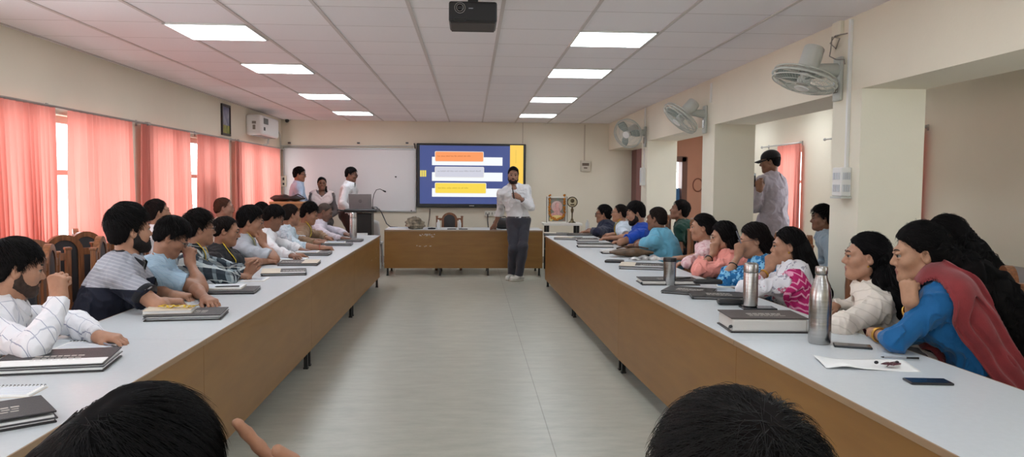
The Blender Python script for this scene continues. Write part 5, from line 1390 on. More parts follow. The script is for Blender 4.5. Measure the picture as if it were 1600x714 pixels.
            fl = fl+r.normal(0, 0.16+spiky*0.5, fl.shape)
            W = fl@s.Mh.T
            W -= nm*(W*nm).sum(1, keepdims=True); W /= np.maximum(1e-6, np.linalg.norm(W, axis=1, keepdims=True))
            L = slen*(0.6+0.7*r.random(n))*(np.clip((q[:, 2]+0.035)/0.09, 0.16, 1) if style == 'short' else 1); K = 6
            ts = np.linspace(0, 1, K)
            lift = (0.001+(0.05+spiky*0.5)*r.random(n)*L)
            pts = p0[:, None]-nm[:, None]*0.0012+W[:, None]*(L[:, None]*ts)[..., None]+nm[:, None]*((lift[:, None]*np.sin(ts*2.2)-(L[:, None]*ts)**2/(2*0.125)))[..., None]
            if curl: pts += (curl*0.006*np.sin(ts*9)[None, :, None])*r.normal(0, 1, (n, 1, 3))
            ribbons(pts, sw)
        if chain and chain_n:
            cp = np.array([c[0] for c in chain]); cr = np.array([c[1] for c in chain]); K = 14; ts = np.linspace(0, 1, K)*(len(chain)-1)
            base_p = np.stack([np.interp(ts, np.arange(len(chain)), cp[:, i]) for i in range(3)], 1); rr_ = np.interp(ts, np.arange(len(chain)), cr)
            an = r.random(chain_n)*2*PI; rad = 1.0+0.2*r.random(chain_n)
            T = np.gradient(base_p, axis=0); T /= np.linalg.norm(T, axis=1, keepdims=True)
            A = np.cross(T, V3(0.2, 0.9, 0.1)); A /= np.linalg.norm(A, axis=1, keepdims=True); Bq = np.cross(T, A)
            ph = an[:, None]+0.25*np.sin(ts*1.7)[None]+curl*0.5*np.sin(ts*6+an[:, None]*7)
            rd = rad[:, None]*(1+curl*0.18*np.sin(ts*7+an[:, None]*13))
            pts = base_p[None]+(A[None]*np.cos(ph)[..., None]+Bq[None]*np.sin(ph)[..., None])*(rr_[None]*rd)[..., None]
            ribbons(pts, sw*1.3)
        s.o_hair = np_mesh(name, np.concatenate(allV), np.concatenate(allQ), [mat('hair_base_%d' % rgb[0], tuple(max(4, int(v*0.8)) for v in rgb), 0.85, spec=0.08), hair_mat(rgb)], s.root, s.origin, np.concatenate([np.zeros(len(allQ[0]), int), np.ones(sum(len(x) for x in allQ[1:]), int)]))
        return s
    def brows(s, rgb=(26, 21, 19)):
        b = MB(); Rm = Matrix.Translation(Vector(s.H-s.origin)) @ Matrix([list(r) for r in s.Mh]).to_4x4()
        for sg in (-1, 1):
            pts = [Vector((sg*x, y, z))*s.hs for x, y, z in ((0.012, 0.0925, 0.0315), (0.024, 0.0905, 0.0358), (0.038, 0.083, 0.0355), (0.050, 0.072, 0.0285))]
            b.tube(pts, ([0.0024, 0.0030, 0.0026, 0.0012] if s.female else [0.0030, 0.0042, 0.0036, 0.0016]), 6, True, Rm)
        b.build('eyebrows', hair_mat(rgb), s.root, 180)
        e = MB()
        for sg in (-1, 1):
            e.tube([Vector((sg*x, y, z))*s.hs for x, y, z in ((0.0165, 0.0895, 0.0105), (0.024, 0.0925, 0.0158), (0.033, 0.0920, 0.0166), (0.042, 0.0860, 0.0140), (0.048, 0.0790, 0.0105))], [0.0008, 0.0016, 0.0018, 0.0016, 0.001], 6, True, Rm)
        e.build('eyelashes', hair_mat(rgb), s.root, 180); return s
    def beard(s, rgb=(26, 21, 19), thick=0.006, low=True, seed=2, n=0, moustache=True):
        pr = [p for p in s.hd if p.op > 0][:8]; gp = [p.grow(thick) for p in pr]
        def fn(P):
            d = field(gp, P); q = ((P-s.H)@s.Mh)/s.hs
            d = d+0.0018*vnoise(q*90, seed)
            top = np.interp(q[:, 1], [-0.02, 0.012, 0.03, 0.06, 0.078, 0.09], [0.0, -0.008, -0.044, -0.062, -0.058, -0.046])
            d = smax(d, (q[:, 2]-top)*0.8, 0.004); d = np.maximum(d, (-0.012-q[:, 1])*0.8)
            mouth = np.sqrt((q[:, 0]/0.026)**2+((q[:, 2]+0.058)/0.010)**2)-1
            d = np.where(q[:, 1] > 0.05, np.maximum(d, -mouth*0.010), d)
            return np.maximum(d, (-0.118-q[:, 2]))
        Vv, Q = grow_mesh(fn, *bounds(gp), max(0.004, s.h*0.7)); np_mesh('beard', Vv, Q, [hair_mat(rgb)], s.root, s.origin)
        if moustache: s.moustache(rgb)
        return s
    def moustache(s, rgb=(26, 21, 19), w=0.026):
        b = MB(); Rm = Matrix.Translation(Vector(s.H-s.origin)) @ Matrix([list(r) for r in s.Mh]).to_4x4()
        for sg in (-1, 1):
            pts = [Vector((sg*x, y, z))*s.hs for x, y, z in ((0.001, 0.0985, -0.0415), (0.012, 0.096, -0.043), (w, 0.084, -0.053))]
            b.tube(pts, [0.0055, 0.0058, 0.0025], 8, True, Rm)
        b.build('moustache', hair_mat(rgb), s.root, 180); return s
    def glasses(s, rgb=(30, 28, 30)):
        b = MB(); Rm = Matrix.Translation(Vector(s.H-s.origin)) @ Matrix([list(r) for r in s.Mh]).to_4x4() @ Matrix.Scale(s.hs, 4); w = max(0.0016, 0.00022*s.d)
        for sg in (-1, 1):
            pts = [(sg*0.033+0.023*math.copysign(abs(math.cos(a))**0.7, math.cos(a)), 0.104-0.02*abs(math.cos(a) if math.cos(a)*sg > 0 else 0)*0.4, 0.008+0.017*math.copysign(abs(math.sin(a))**0.7, math.sin(a))) for a in [2*PI*i/24 for i in range(25)]]
            b.tube(pts, w, 6, False, Rm); b.tube([(sg*0.056, 0.096, 0.014), (sg*0.073, 0.06, 0.015), (sg*0.078, 0.0, 0.012), (sg*0.078, -0.02, 0.0)], w, 6, True, Rm)
        b.tube([(-0.010, 0.104, 0.012), (0, 0.108, 0.014), (0.010, 0.104, 0.012)], w, 6, True, Rm)
        b.build('eyeglasses', mat('spectacle_frame_%d' % rgb[0], rgb, 0.35), s.root, 60); return s
    def onto(s, pts, dirs, off=0.004):
        """slide points along dirs until they lie on the shirt"""
        P = np.array(pts, float)-np.array(dirs)*0.0; D = np.array(dirs, float)
        for _ in range(40):
            dd = field(s.shirt_p, P); P = P+D*np.clip(dd-off, -0.02, 0.05)[:, None]*0.8
        return P
    def lanyard(s, rgb=(232, 200, 40), length=0.34, w=0.011, card=False):
        sides = []
        for sg in (-1, 1):
            en = s.spine(0.86-length)+s.sr*sg*0.022
            K = [(s.C7-s.sf*0.06+s.sr*sg*0.03+s.ax*0.10, -s.ax), (s.C7+s.sr*sg*0.080+s.ax*0.10, -s.ax), (s.C7+s.sr*sg*0.088+s.sf*0.12+s.ax*0.06, nrm(-s.ax-s.sf)), (s.spine(0.80)+s.sf*0.25+s.sr*sg*0.075, -s.sf), (en+s.sf*0.25, -s.sf)]
            tt = np.linspace(0, 4, 20); pts = np.stack([np.interp(tt, range(5), [k[0][c] for k in K]) for c in range(3)], 1); drs = np.stack([np.interp(tt, range(5), [k[1][c] for k in K]) for c in range(3)], 1); drs /= np.linalg.norm(drs, axis=1, keepdims=True)
            P = s.onto(pts, drs, 0.013); vs = []
            for i, p in enumerate(P):
                tg = nrm(P[min(i+1, 19)]-P[max(i-1, 0)]); lat = nrm(np.cross(tg, drs[i])); vs += [tuple(p+lat*w-s.origin), tuple(p-lat*w-s.origin)]
            sides.append((vs, P))
        b = MB()
        for vs, P in sides: b._add(vs, [(2*i, 2*i+1, 2*i+3, 2*i+2) for i in range(19)])
        o = b.build('lanyard', mat('lanyard_%d_%d_%d' % rgb, rgb, 0.6), s.root, 180); md = o.modifiers.new('thick', 'SOLIDIFY'); md.thickness = 0.002
        return s
    def scarf(s, path, m, off=0.014, fold=0.007, per=0.034, th=0.0062, name='scarf', seed=3, hh=None, floor=None):
        """path: list of (point, half width): a cloth lying over the garment along the path"""
        caps = [Cone(path[i][0], path[i+1][0], path[i][1], path[i+1][1], 0.02) for i in range(len(path)-1)]
        A = np.array([p[0] for p in path])
        def fn(P):
            b = field(caps, P); d = np.full(len(P), 0.3); m_ = np.nonzero(b < 0.05)[0]
            if len(m_):
                Q = P[m_]; base = field(s.shirt_p, Q); best = np.full(len(Q), 9.0)
                for i in range(len(A)-1):
                    ba = A[i+1]-A[i]; t = np.clip((Q-A[i])@ba/(ba@ba), 0, 1); best = np.minimum(best, np.linalg.norm(Q-A[i]-t[:, None]*ba, axis=1))
                wv = fold*np.sin(best*2*PI/per+2.2*vnoise(Q*9, seed))
                d[m_] = np.maximum(np.abs(base-off-wv)-th, b[m_])
            if floor is not None: d = np.maximum(d, floor-P[:, 2])
            return d
        Vv, Q = grow_mesh(fn, *bounds(caps), hh or max(0.005, s.h)); 
        if len(Q): np_mesh(name, Vv, Q, [m], s.root, s.origin)
        return s
    def wrist_ring(s, side, m, t=0.12, r=0.036, w=0.004, name='bracelet', n=1, band=False):
        a = s.arms[side]; u = nrm(a['E']-a['W']); x = nrm(np.cross(u, V3(0.3, 0.2, 1))); y = np.cross(u, x)
        b = MB()
        for k in range(n):
            c = a['W']+u*(t*0.25+k*w*2.4)-s.origin; rr = r
            b.tube([tuple(c+(x*math.cos(q)+y*math.sin(q))*rr) for q in [2*PI*i/24 for i in range(25)]], w, 6, False)
            if band: b.tube([tuple(c+u*0.006+(x*math.cos(q)+y*math.sin(q))*rr) for q in [2*PI*i/24 for i in range(25)]], w, 6, False)
        b.build(name, m, s.root, 180); return s
def frame_z(v):
    z = nrm(v); x = nrm(np.cross(z, V3(0.31, 0.2, 0.9))); return np.stack([x, np.cross(z, x), z], 1)
# ------------------------------------------------------------------ patterned cloth
def cloth(name, rgb, rough=0.8, noise=0.06, bump=0.35):
    return mat('cloth_'+name, rgb, rough, spec=0.25, noise=(7, noise), bump=(24, bump*1.4), sheen=0.15)
def pattern(name, base, layers, rough=0.8):
    """layers: (kind, rgb, params): stripes along a direction, blobs, zigzag, split at a height"""
    m = bpy.data.materials.new('cloth_'+name); m.use_nodes = True
    nt = m.node_tree; b = nt.nodes['Principled BSDF']; N = nt.nodes.new; L = nt.links.new
    b.inputs['Roughness'].default_value = rough; b.inputs['Specular IOR Level'].default_value = 0.25
    tc = N('ShaderNodeTexCoord'); cur = None
    def rgbn(c):
        n = N('ShaderNodeRGB'); n.outputs[0].default_value = (*lin(c), 1); return n.outputs[0]
    cur = rgbn(base)
    def math_(op, a, bb=None):
        n = N('ShaderNodeMath'); n.operation = op
        for i, v in enumerate((a, bb)):
            if v is None: continue
            if isinstance(v, (int, float)): n.inputs[i].default_value = v
            else: L(v, n.inputs[i])
        return n.outputs[0]
    sp = N('ShaderNodeSeparateXYZ'); L(tc.outputs['Object'], sp.inputs[0])
    for kind, c, p in layers:
        if kind == 'stripe':       # p: (direction, period, width fraction)
            d, per, fr = p
            dt = N('ShaderNodeVectorMath'); dt.operation = 'DOT_PRODUCT'; L(tc.outputs['Object'], dt.inputs[0]); dt.inputs[1].default_value = d
            fac = math_('LESS_THAN', math_('FRACT', math_('DIVIDE', math_('ADD', dt.outputs['Value'], 10.0), per)), fr)
            if len(p) == 3 and False: pass
        elif kind == 'soft':       # as stripe, half strength
            d, per, fr = p
            dt = N('ShaderNodeVectorMath'); dt.operation = 'DOT_PRODUCT'; L(tc.outputs['Object'], dt.inputs[0]); dt.inputs[1].default_value = d
            fac = math_('MULTIPLY', math_('LESS_THAN', math_('FRACT', math_('DIVIDE', math_('ADD', dt.outputs['Value'], 10.0), per)), fr), 0.55)
        elif kind == 'blob':
            sc, th, seed = p
            n = N('ShaderNodeTexNoise'); n.inputs['Scale'].default_value = sc; n.inputs['Detail'].default_value = 3
            mp = N('ShaderNodeMapping'); mp.inputs['Location'].default_value = (seed, seed*1.7, 0); L(tc.outputs['Object'], mp.inputs[0]); L(mp.outputs[0], n.inputs['Vector'])
            fac = math_('GREATER_THAN', n.outputs['Fac'], th)
        elif kind == 'zig':
            per, amp, fr = p
            z = math_('ABSOLUTE', math_('SUBTRACT', math_('FRACT', math_('DIVIDE', math_('ADD', math_('ADD', sp.outputs[0], sp.outputs[1]), 10.0), per*1.5)), 0.5))
            fac = math_('LESS_THAN', math_('FRACT', math_('DIVIDE', math_('ADD', math_('ADD', sp.outputs[2], 5.0), math_('MULTIPLY', z, amp)), per)), fr)
        elif kind == 'below':
            fac = math_('LESS_THAN', sp.outputs[2], p)
        mx = N('ShaderNodeMix'); mx.data_type = 'RGBA'; L(fac, mx.inputs[0]); L(cur, mx.inputs[6]); L(rgbn(c), mx.inputs[7]); cur = mx.outputs[2]
    L(cur, b.inputs['Base Color'])
    n2 = N('ShaderNodeTexNoise'); n2.inputs['Scale'].default_value = 24; n2.inputs['Detail'].default_value = 5; L(tc.outputs['Object'], n2.inputs['Vector'])
    bp = N('ShaderNodeBump'); bp.inputs['Strength'].default_value = 0.5; bp.inputs['Distance'].default_value = 0.01; L(n2.outputs['Fac'], bp.inputs['Height']); L(bp.outputs[0], b.inputs['Normal'])
    return m
M_white_shirt = cloth('white_shirt', (226, 226, 228)); M_dark_trouser = cloth('charcoal_denim', (58, 58, 66)); M_grey_trouser = cloth('grey_trousers', (84, 80, 78)); M_navy_trouser = cloth('navy_trousers', (40, 44, 58))
M_gold = mat('gold_bangle', (196, 150, 70), 0.3, metal=0.9); M_watch = mat('watch_dark', (28, 28, 30), 0.35)
HX = lambda px, py, x: np.array(on_x(px, py, x))
GL, GRW, GB = 'people seated along the left tables', 'people seated along the right tables', 'people seated behind the tables'
T_L, T_M, T_D = (176, 130, 104), (158, 114, 90), (132, 94, 74)
def seat(p, ba, lab, off=0.06):
    c = p.pel-p.bf*off
    place_chair(c[0], c[1], math.radians(ba-90), lab)

# ---- left row, from the camera away
p = Person('man in white striped long-sleeved shirt at the left edge, fist before his face', HX(26, 421, -1.98), 38, 22, pitch=12, tone=T_L, group=GL)
fist = HX(92, 436, -1.72)
p.arm('R', fist-V3(0.0, 0, 0.085), V3(-0.10, 0.05, 1), V3(0.15, 1, 0.0), 'fist', ez=TZ+0.05)
p.table_hand('L', 178, 527, 'rest')
p.body().shirt(pattern('white_striped', (222, 222, 226), [('stripe', (150, 154, 172), (V3(0.55, 0.75, 0.35), 0.055, 0.055)), ('stripe', (176, 180, 192), (V3(0.75, -0.55, 0.2), 0.075, 0.04))]), seed=3).collar(M_white_shirt)
p.hair((24, 20, 20), thick=0.016, top=0.012, n=2600, slen=0.05, seed=2).brows().beard((70, 54, 46), 0.002).trousers(M_grey_trouser)
p.wrist_ring('R', M_watch, 0.12, 0.033, 0.005, 'watch_strap')
seat(p, 22, 'wooden chair under the man in the striped shirt, mostly hidden')

p = Person('bearded man in grey and navy polo shirt with hands clasped on the table', HX(203, 361, -1.96), 46, 14, pitch=0, tone=T_L, group=GL, sc=1.04, fat=0.015, hs=1.04, back=0.16)
p.table_hand('R', 278, 470, 'loose', d=V3(0.8, 0.6, 0)); p.table_hand('L', 291, 462, 'loose', d=V3(0.9, -0.2, 0))
p.body().shirt(pattern('grey_navy_polo', (150, 152, 160), [('stripe', (168, 170, 178), (V3(0.3, 0.3, 0.9), 0.02, 0.3)), ('below', (28, 32, 46), 0.865)]), 'short', loose=0.014, slen=0.66, seed=5).collar(cloth('black_collar', (24, 25, 30)))
p.sleeve_band(cloth('black_collar', (24, 25, 30)), 0.66, 0.03)
p.hair((20, 17, 17), thick=0.020, top=0.018, n=2600, slen=0.05, seed=3).brows().beard((24, 19, 18), 0.007).trousers(M_navy_trouser)
seat(p, 14, 'wooden chair under the man in the grey and navy polo')

p = Person('man in light blue short-sleeved shirt resting forehead on fist, looking down', HX(268, 372, -1.95), 18, 18, pitch=32, tone=T_M, group=GL, fat=0.01)
fist = HX(297, 391, -1.84)
p.arm('R', fist-V3(-0.0, 0.0, 0.085), V3(-0.12, 0.1, 1), V3(0.1, 1, 0), 'fist', ez=TZ+0.05)
p.table_hand('L', 330, 470, 'rest')
p.body().shirt(pattern('light_blue_check', (164, 190, 208), [('soft', (140, 170, 194), (V3(0.2, 0.9, 0.2), 0.02, 0.15)), ('soft', (146, 174, 198), (V3(0.2, 0.1, 0.95), 0.02, 0.15))]), 'short', seed=6).collar(cloth('light_blue_collar', (160, 188, 208)))
p.hair((22, 18, 18), thick=0.018, top=0.014, n=2200, slen=0.05, seed=4).brows().moustache().glasses().trousers(M_grey_trouser)
seat(p, 18, 'wooden chair under the man in the light blue short-sleeved shirt')

plaid = pattern('dark_check', (48, 58, 66), [('stripe', (176, 184, 184), (V3(0.1, 0.95, 0.3), 0.075, 0.32)), ('soft', (160, 176, 182), (V3(0.95, 0.1, 0.2), 0.085, 0.30)), ('soft', (28, 34, 44), (V3(0.1, 0.2, 0.97), 0.085, 0.35)), ('stripe', (206, 210, 206), (V3(0.1, 0.3, 0.95), 0.085, 0.05))])
p = Person('young man in dark checked shirt with glasses and yellow lanyard', HX(312, 358, -2.0), 30, 14, pitch=4, tone=T_M, group=GL)
p.table_hand('R', 386, 431, 'fist', d=V3(1, 0.15, 0))
hh = HX(398, 416, -1.62); p.arm('L', hh-V3(0.05, 0, 0.05), V3(0.7, 0, 0.7), V3(0.3, -0.9, 0.2), 'loose', ez=TZ+0.05)
p.body().shirt(plaid, seed=8).collar(plaid)
p.hair((26, 21, 19), thick=0.018, top=0.020, n=1500, slen=0.05, seed=5, spiky=0.2).brows().glasses().lanyard().trousers(M_navy_trouser)
seat(p, 14, 'wooden chair under the young man in the dark checked shirt')

p = Person('man in black shirt with receding hair and yellow lanyard, writing', HX(354, 361, -2.0), 12, 8, pitch=14, tone=T_M, group=GL, fat=0.02)
p.table_hand('R', 430, 408, 'pen', d=V3(1, 0.1, 0)); p.table_hand('L', 432, 396, 'rest')
p.body().shirt(cloth('black_shirt', (28, 27, 30)), 'short', seed=9).collar(cloth('black_shirt', (28, 27, 30)))
p.hair((30, 24, 22), thick=0.010, n=900, slen=0.035, recede=0.022, seed=6).brows().moustache((40, 32, 28)).lanyard().trousers(M_navy_trouser)
seat(p, 8, 'wooden chair under the man in the black shirt')

p = Person('man in pale grey shirt with yellow lanyard, knuckles at his mouth', HX(392, 347, -2.0), 14, 16, pitch=14, tone=T_M, group=GL, sc=1.03, hs=1.05)
hh = p.hp(0.035, 0.125, -0.085); p.arm('R', hh-V3(0, 0.02, 0.075), V3(-0.05, 0.1, 1), V3(-0.7, 0.5, 0.2), 'loose', ez=TZ+0.05)
p.table_hand('L', 470, 398, 'rest')
M_pg = cloth('pale_grey_shirt', (176, 182, 190))
p.body().shirt(M_pg, 'short', seed=10, slen=0.8).collar(M_pg)
p.hair((20, 17, 17), thick=0.018, top=0.012, n=1300, slen=0.05, seed=7, recede=0.008).brows().lanyard((222, 202, 96), w=0.016).trousers(M_grey_trouser)
seat(p, 16, 'wooden chair under the man in the pale grey shirt')

p = Person('man in white shirt half hidden, dark hair bent over papers', HX(428, 341, -2.02), 14, 14, pitch=26, tone=T_D, group=GL)
p.table_hand('R', 462, 401, 'rest'); p.table_hand('L', 480, 392, 'rest')
p.body().shirt(M_white_shirt, seed=11).collar(M_white_shirt).hair((22, 18, 19), thick=0.017, top=0.012, n=900, seed=8).brows().trousers(M_grey_trouser)
seat(p, 14, 'wooden chair under the half hidden man in white')

M_pb = pattern('pale_blue_mottled', (190, 204, 212), [('blob', (164, 184, 196), (24, 0.56, 2))])
p = Person('man in pale blue shirt facing away, writing at the table', HX(454, 336, -2.02), 42, 16, pitch=6, tone=T_M, group=GL, sc=1.02)
p.table_hand('R', 515, 387, 'pen', d=V3(1, 0.1, 0)); p.table_hand('L', 505, 376, 'rest')
p.body().shirt(M_pb, seed=12, roll_up=0.35).collar(M_pb).hair((40, 33, 29), thick=0.012, n=900, slen=0.03, seed=9).brows().trousers(M_navy_trouser)
p.wrist_ring('R', mat('red_thread', (176, 96, 80), 0.6), 0.10, 0.031, 0.004)
seat(p, 16, 'wooden chair under the man in the pale blue shirt')

p = Person('man in tan shirt with bright yellow lanyard and dark quiff', HX(483, 335, -2.0), 6, 8, pitch=18, tone=T_M, group=GL, sc=1.02)
p.table_hand('R', 503, 379, 'loose', d=V3(1, 0.1, 0)); p.table_hand('L', 520, 372, 'rest')
M_tan = cloth('tan_shirt', (150, 122, 96)); p.body().shirt(M_tan, seed=13).collar(M_tan)
p.hair((22, 19, 18), thick=0.010, top=0.026, n=1000, slen=0.05, seed=10, spiky=0.2, side_t=0.006).brows().lanyard((236, 214, 30), w=0.02).trousers(M_navy_trouser)
seat(p, 8, 'wooden chair under the man in the tan shirt')

p = Person('older grey-haired man in lilac white shirt at the far end of the left row', HX(508, 331, -1.98), 2, 10, pitch=28, tone=(126, 92, 76), group=GL, fat=0.03)
p.table_hand('R', 545, 373, 'rest', d=V3(1, 0.2, 0)); p.table_hand('L', 548, 366, 'rest', d=V3(1, -0.1, 0))
M_li = cloth('lilac_shirt', (206, 198, 208)); p.body().shirt(M_li, seed=14).collar(M_li)
p.hair((96, 84, 78), thick=0.005, n=500, slen=0.02, seed=11, recede=0.02).brows().trousers(M_grey_trouser)
seat(p, 10, 'wooden chair under the older man in the lilac shirt')

# ---- behind the left row
p = Person('man in white shirt by the curtains, seen over the light blue shirt', HX(246, 332, -2.72), 44, 30, pitch=-2, tone=T_M, group=GB)
p.arm('R', p.pel+p.bf*0.36+V3(0, -0.06, 0.08), V3(0.8, 0.3, 0), V3(0, 0, -1), 'rest'); p.arm('L', p.pel+p.bf*0.36+V3(0, 0.10, 0.08), V3(0.8, 0.0, 0), V3(0, 0, -1), 'rest')
p.body().shirt(M_white_shirt, seed=15).collar(M_white_shirt).hair((34, 27, 25), thick=0.010, n=900, slen=0.03, seed=12).brows().moustache().trousers(M_grey_trouser)
seat(p, 30, 'wooden chair by the curtains under the white-shirted man')
p = Person('older man with hennaed thinning hair seated by the curtains', HX(350, 325, -2.75), 22, 10, pitch=4, tone=(160, 118, 98), group=GB)
p.arm('R', p.pel+p.bf*0.36+V3(0, -0.06, 0.08), V3(0.8, 0.3, 0), V3(0, 0, -1), 'rest'); p.arm('L', p.pel+p.bf*0.36+V3(0, 0.10, 0.08), V3(0.8, 0.0, 0), V3(0, 0, -1), 'rest')
M_cr = cloth('cream_shirt', (196, 186, 172)); p.body().shirt(M_cr, seed=16).collar(M_cr).hair((92, 60, 48), thick=0.007, n=700, slen=0.03, seed=13, recede=0.012).brows((90, 76, 66)).moustache((120, 106, 96)).trousers(M_grey_trouser)
seat(p, 10, 'wooden chair by the curtains under the older man')
p = Person('person whose dark hair shows between the pale grey and white shirts', HX(410, 330, -2.7), 40, 20, pitch=6, tone=T_M, group=GB)
p.arm('R', p.pel+p.bf*0.36+V3(0, -0.06, 0.08), V3(0.8, 0.3, 0), V3(0, 0, -1), 'rest'); p.arm('L', p.pel+p.bf*0.36+V3(0, 0.10, 0.08), V3(0.8, 0.0, 0), V3(0, 0, -1), 'rest')
M_dg = cloth('dark_grey_shirt', (70, 68, 72)); p.body().shirt(M_dg, seed=17).collar(M_dg).hair((24, 20, 20), thick=0.014, n=500, seed=14).brows().trousers(M_grey_trouser)
seat(p, 20, 'wooden chair under the mostly hidden dark-haired person')

# ---- standing at the far left
p = Person('man with glasses in light blue shirt standing by the wooden podium', np.array(on_y(468, 273, 13.1)), 8, 12, pitch=8, tone=T_M, stand=True, group='people standing at the back wall')
p.arm('R', p.pel+p.bf*0.30+V3(0.0, -0.12, 0.10), V3(0.9, 0.2, 0.1), V3(0, 0, -1), 'rest'); p.arm('L', p.pel+p.bf*0.32+V3(0.0, 0.1, 0.10), V3(0.9, -0.2, 0.1), V3(0, 0, -1), 'rest')
M_lb = cloth('sky_shirt', (178, 200, 226)); p.body().shirt(M_lb, seed=18, hem=0.80).collar(M_lb).hair((22, 18, 18), thick=0.014, top=0.012, n=700, seed=15).brows().glasses().trousers(M_navy_trouser).shoes(M_folder)
p = Person('woman in grey kurta with white dupatta standing before the whiteboard', np.array(on_y(503, 287, 13.25)), 285, 280, pitch=4, female=True, tone=T_D, stand=True, group='people standing at the back wall')
p.arm('R', p.pel+p.bf*0.14+V3(-0.08, 0, 0.06), V3(0.8, -0.3, -0.2), V3(0, 1, 0), 'loose'); p.arm('L', p.pel+p.bf*0.14+V3(0.08, 0, 0.06), V3(-0.8, -0.3, -0.2), V3(0, 1, 0), 'loose')
M_gk = cloth('grey_kurta', (112, 104, 104)); p.body().shirt(M_gk, seed=19, skirt=0.45, name='kurta').trousers(M_grey_trouser).shoes(M_brownfolder)
p.hair((22, 18, 19), 'part', thick=0.008, n=500, seed=16, ear_cover=0.02).brows()
pa = [(p.C7+p.sr*0.14-p.sf*0.08-p.ax*0.12, 0.08), (p.C7+p.sr*0.13+p.ax*0.0, 0.08), (p.C7+p.sr*0.09+p.sf*0.10-p.ax*0.10, 0.09), (p.C7+p.sf*0.12-p.ax*0.20, 0.10), (p.C7-p.sr*0.09+p.sf*0.10-p.ax*0.10, 0.09), (p.C7-p.sr*0.13+p.ax*0.0, 0.08), (p.C7-p.sr*0.14-p.sf*0.08-p.ax*0.12, 0.08)]
p.scarf(pa, cloth('white_dupatta', (226, 212, 210)), name='dupatta', off=0.022, fold=0.003, th=0.008)
b = MB()
for k in range(9): b.ball(tuple(p.H+p.br*(-0.07)+p.bf*0.02-V3(0, 0, 0.06+0.035*k)-p.origin), (0.02, 0.02, 0.024), 6)
b.build('braid', hair_mat((22, 18, 19)), p.root, 180)

p = Person('man in white shirt with glasses at the lectern, looking at the laptop', np.array(on_y(549, 273, 12.95)), 352, 350, pitch=14, tone=(132, 94, 76), stand=True, group='people standing at the back wall', lean=0.03, fat=0.02)
p.arm('R', np.array(on_y(552, 335, 12.7)), V3(1, -0.1, 0.0), V3(0, 0, -1), 'rest', pole=V3(-0.3, -0.6, -1)); p.arm('L', np.array(on_y(556, 332, 12.95)), V3(1, -0.1, 0.0), V3(0, 0, -1), 'rest')
p.body().shirt(M_white_shirt, seed=20, hem=0.86, loose=0.016).collar(M_white_shirt).hair((22, 18, 18), thick=0.013, top=0.008, n=700, seed=17).brows().glasses().trousers(cloth('maroon_brown_trousers', (62, 44, 42)), waist=0.06).shoes(M_folder)

# ---- the presenter
hd = np.array(on_y(802, 274.5, 11.35)); f1 = np.array(on_z(797, 436, 0.0)); f2 = np.array(on_z(806, 433, 0.0))
hipc = np.array(on_y(810, 349, 11.40))
p = Person('bearded man in white shirt and dark jeans leaning on the head table', hd, 268, 272, pitch=4, roll=3, tone=(158, 118, 98), stand=True, hip=(hipc[0], 11.42, 0.92), sc=1.03, fat=0.008,
           foot={'R': (f1[0]+0.02, 11.44, -0.5, -0.9), 'L': (f2[0]+0.02, 11.27, -0.85, -0.55)})
tb = np.array(on_y(768, 353, 11.93)); p.arm('R', V3(tb[0]+0.05, 11.84, TZ+0.085), V3(-0.1, 0.75, -0.45), V3(0, -0.3, -1), 'rest', pole=V3(0.4, 0.6, 0.0))
hh = np.array(on_y(803, 306, 11.14)); p.arm('L', hh+V3(0.08, 0.02, -0.02), V3(-0.9, -0.2, 0.3), V3(-0.2, 0.9, 0.1), 'fist', pole=V3(0.8, 0.2, -1))
p.body().shirt(M_white_shirt, seed=21, hem=0.945, loose=0.012, folds=0.008, roll_up=0.7).collar(M_white_shirt)
p.hair((20, 17, 17), thick=0.010, top=0.010, n=900, slen=0.04, seed=18, spiky=0.1, recede=0.016, side_t=0.004).brows().beard((38, 30, 26), 0.004).trousers(M_dark_trouser, waist=0.03, belt=M_folder)
p.shoes(mat('white_trainer', (216, 212, 204), 0.5, noise=(14, 0.25)), mat('white_sole', (206, 200, 188), 0.5))
p.wrist_ring('L', M_watch, 0.30, 0.036, 0.006, 'watch_strap')
c = p.arms['L']['W']+nrm(V3(-0.9, -0.2, 0.3))*0.085
o = MB().tube([c+V3(0.0, -0.03, -0.05)-0*c, c+V3(-0.01, -0.03, 0.03), c+V3(-0.03, -0.03, 0.12)], [0.009, 0.010, 0.006], 8).build('pointer', M_black_plastic, None, 60); tag(o, 'slim black pointer held in the presenter\'s raised hand', 'pointer')

# ---- right row, from the far end
p = Person('man in navy hooded top, farthest on the right row, face turned away', HX(943, 335, 2.0), 158, 165, pitch=4, back=0.12, tone=T_M, group=GRW, fat=0.03, sc=1.06, hs=1.08)
p.table_hand('L', 912, 362, 'rest'); p.table_hand('R', 922, 358, 'rest')
M_nv = cloth('navy_hoodie', (36, 40, 62)); p.body().shirt(M_nv, seed=22, loose=0.024, roll_up=0.5, fat=0) if False else p.body().shirt(M_nv, seed=22, loose=0.024, roll_up=0.45)
p.collar(M_nv, 0.05, 0.3, 0.074, name='hood').hair((24, 20, 20), thick=0.013, top=0.008, n=700, seed=19).brows().trousers(M_navy_trouser)
p.glasses((24, 22, 24))
seat(p, 165, 'wooden chair under the man in the navy top')
p = Person('man with glasses and wide yellow lanyard over white shirt, right row', HX(968, 333, 2.02), 164, 160, pitch=2, tone=T_L, group=GRW, sc=1.02)
p.table_hand('L', 944, 372, 'rest', d=V3(-1, 0.1, 0)); p.table_hand('R', 950, 366, 'rest')
M_ws = cloth('white_blue_shirt', (204, 216, 228)); p.body().shirt(M_ws, 'short', seed=23).collar(M_ws).hair((30, 26, 25), thick=0.009, n=600, slen=0.03, recede=0.012, seed=20).brows().glasses((80, 70, 64)).lanyard((230, 190, 40), w=0.03).trousers(M_grey_trouser)
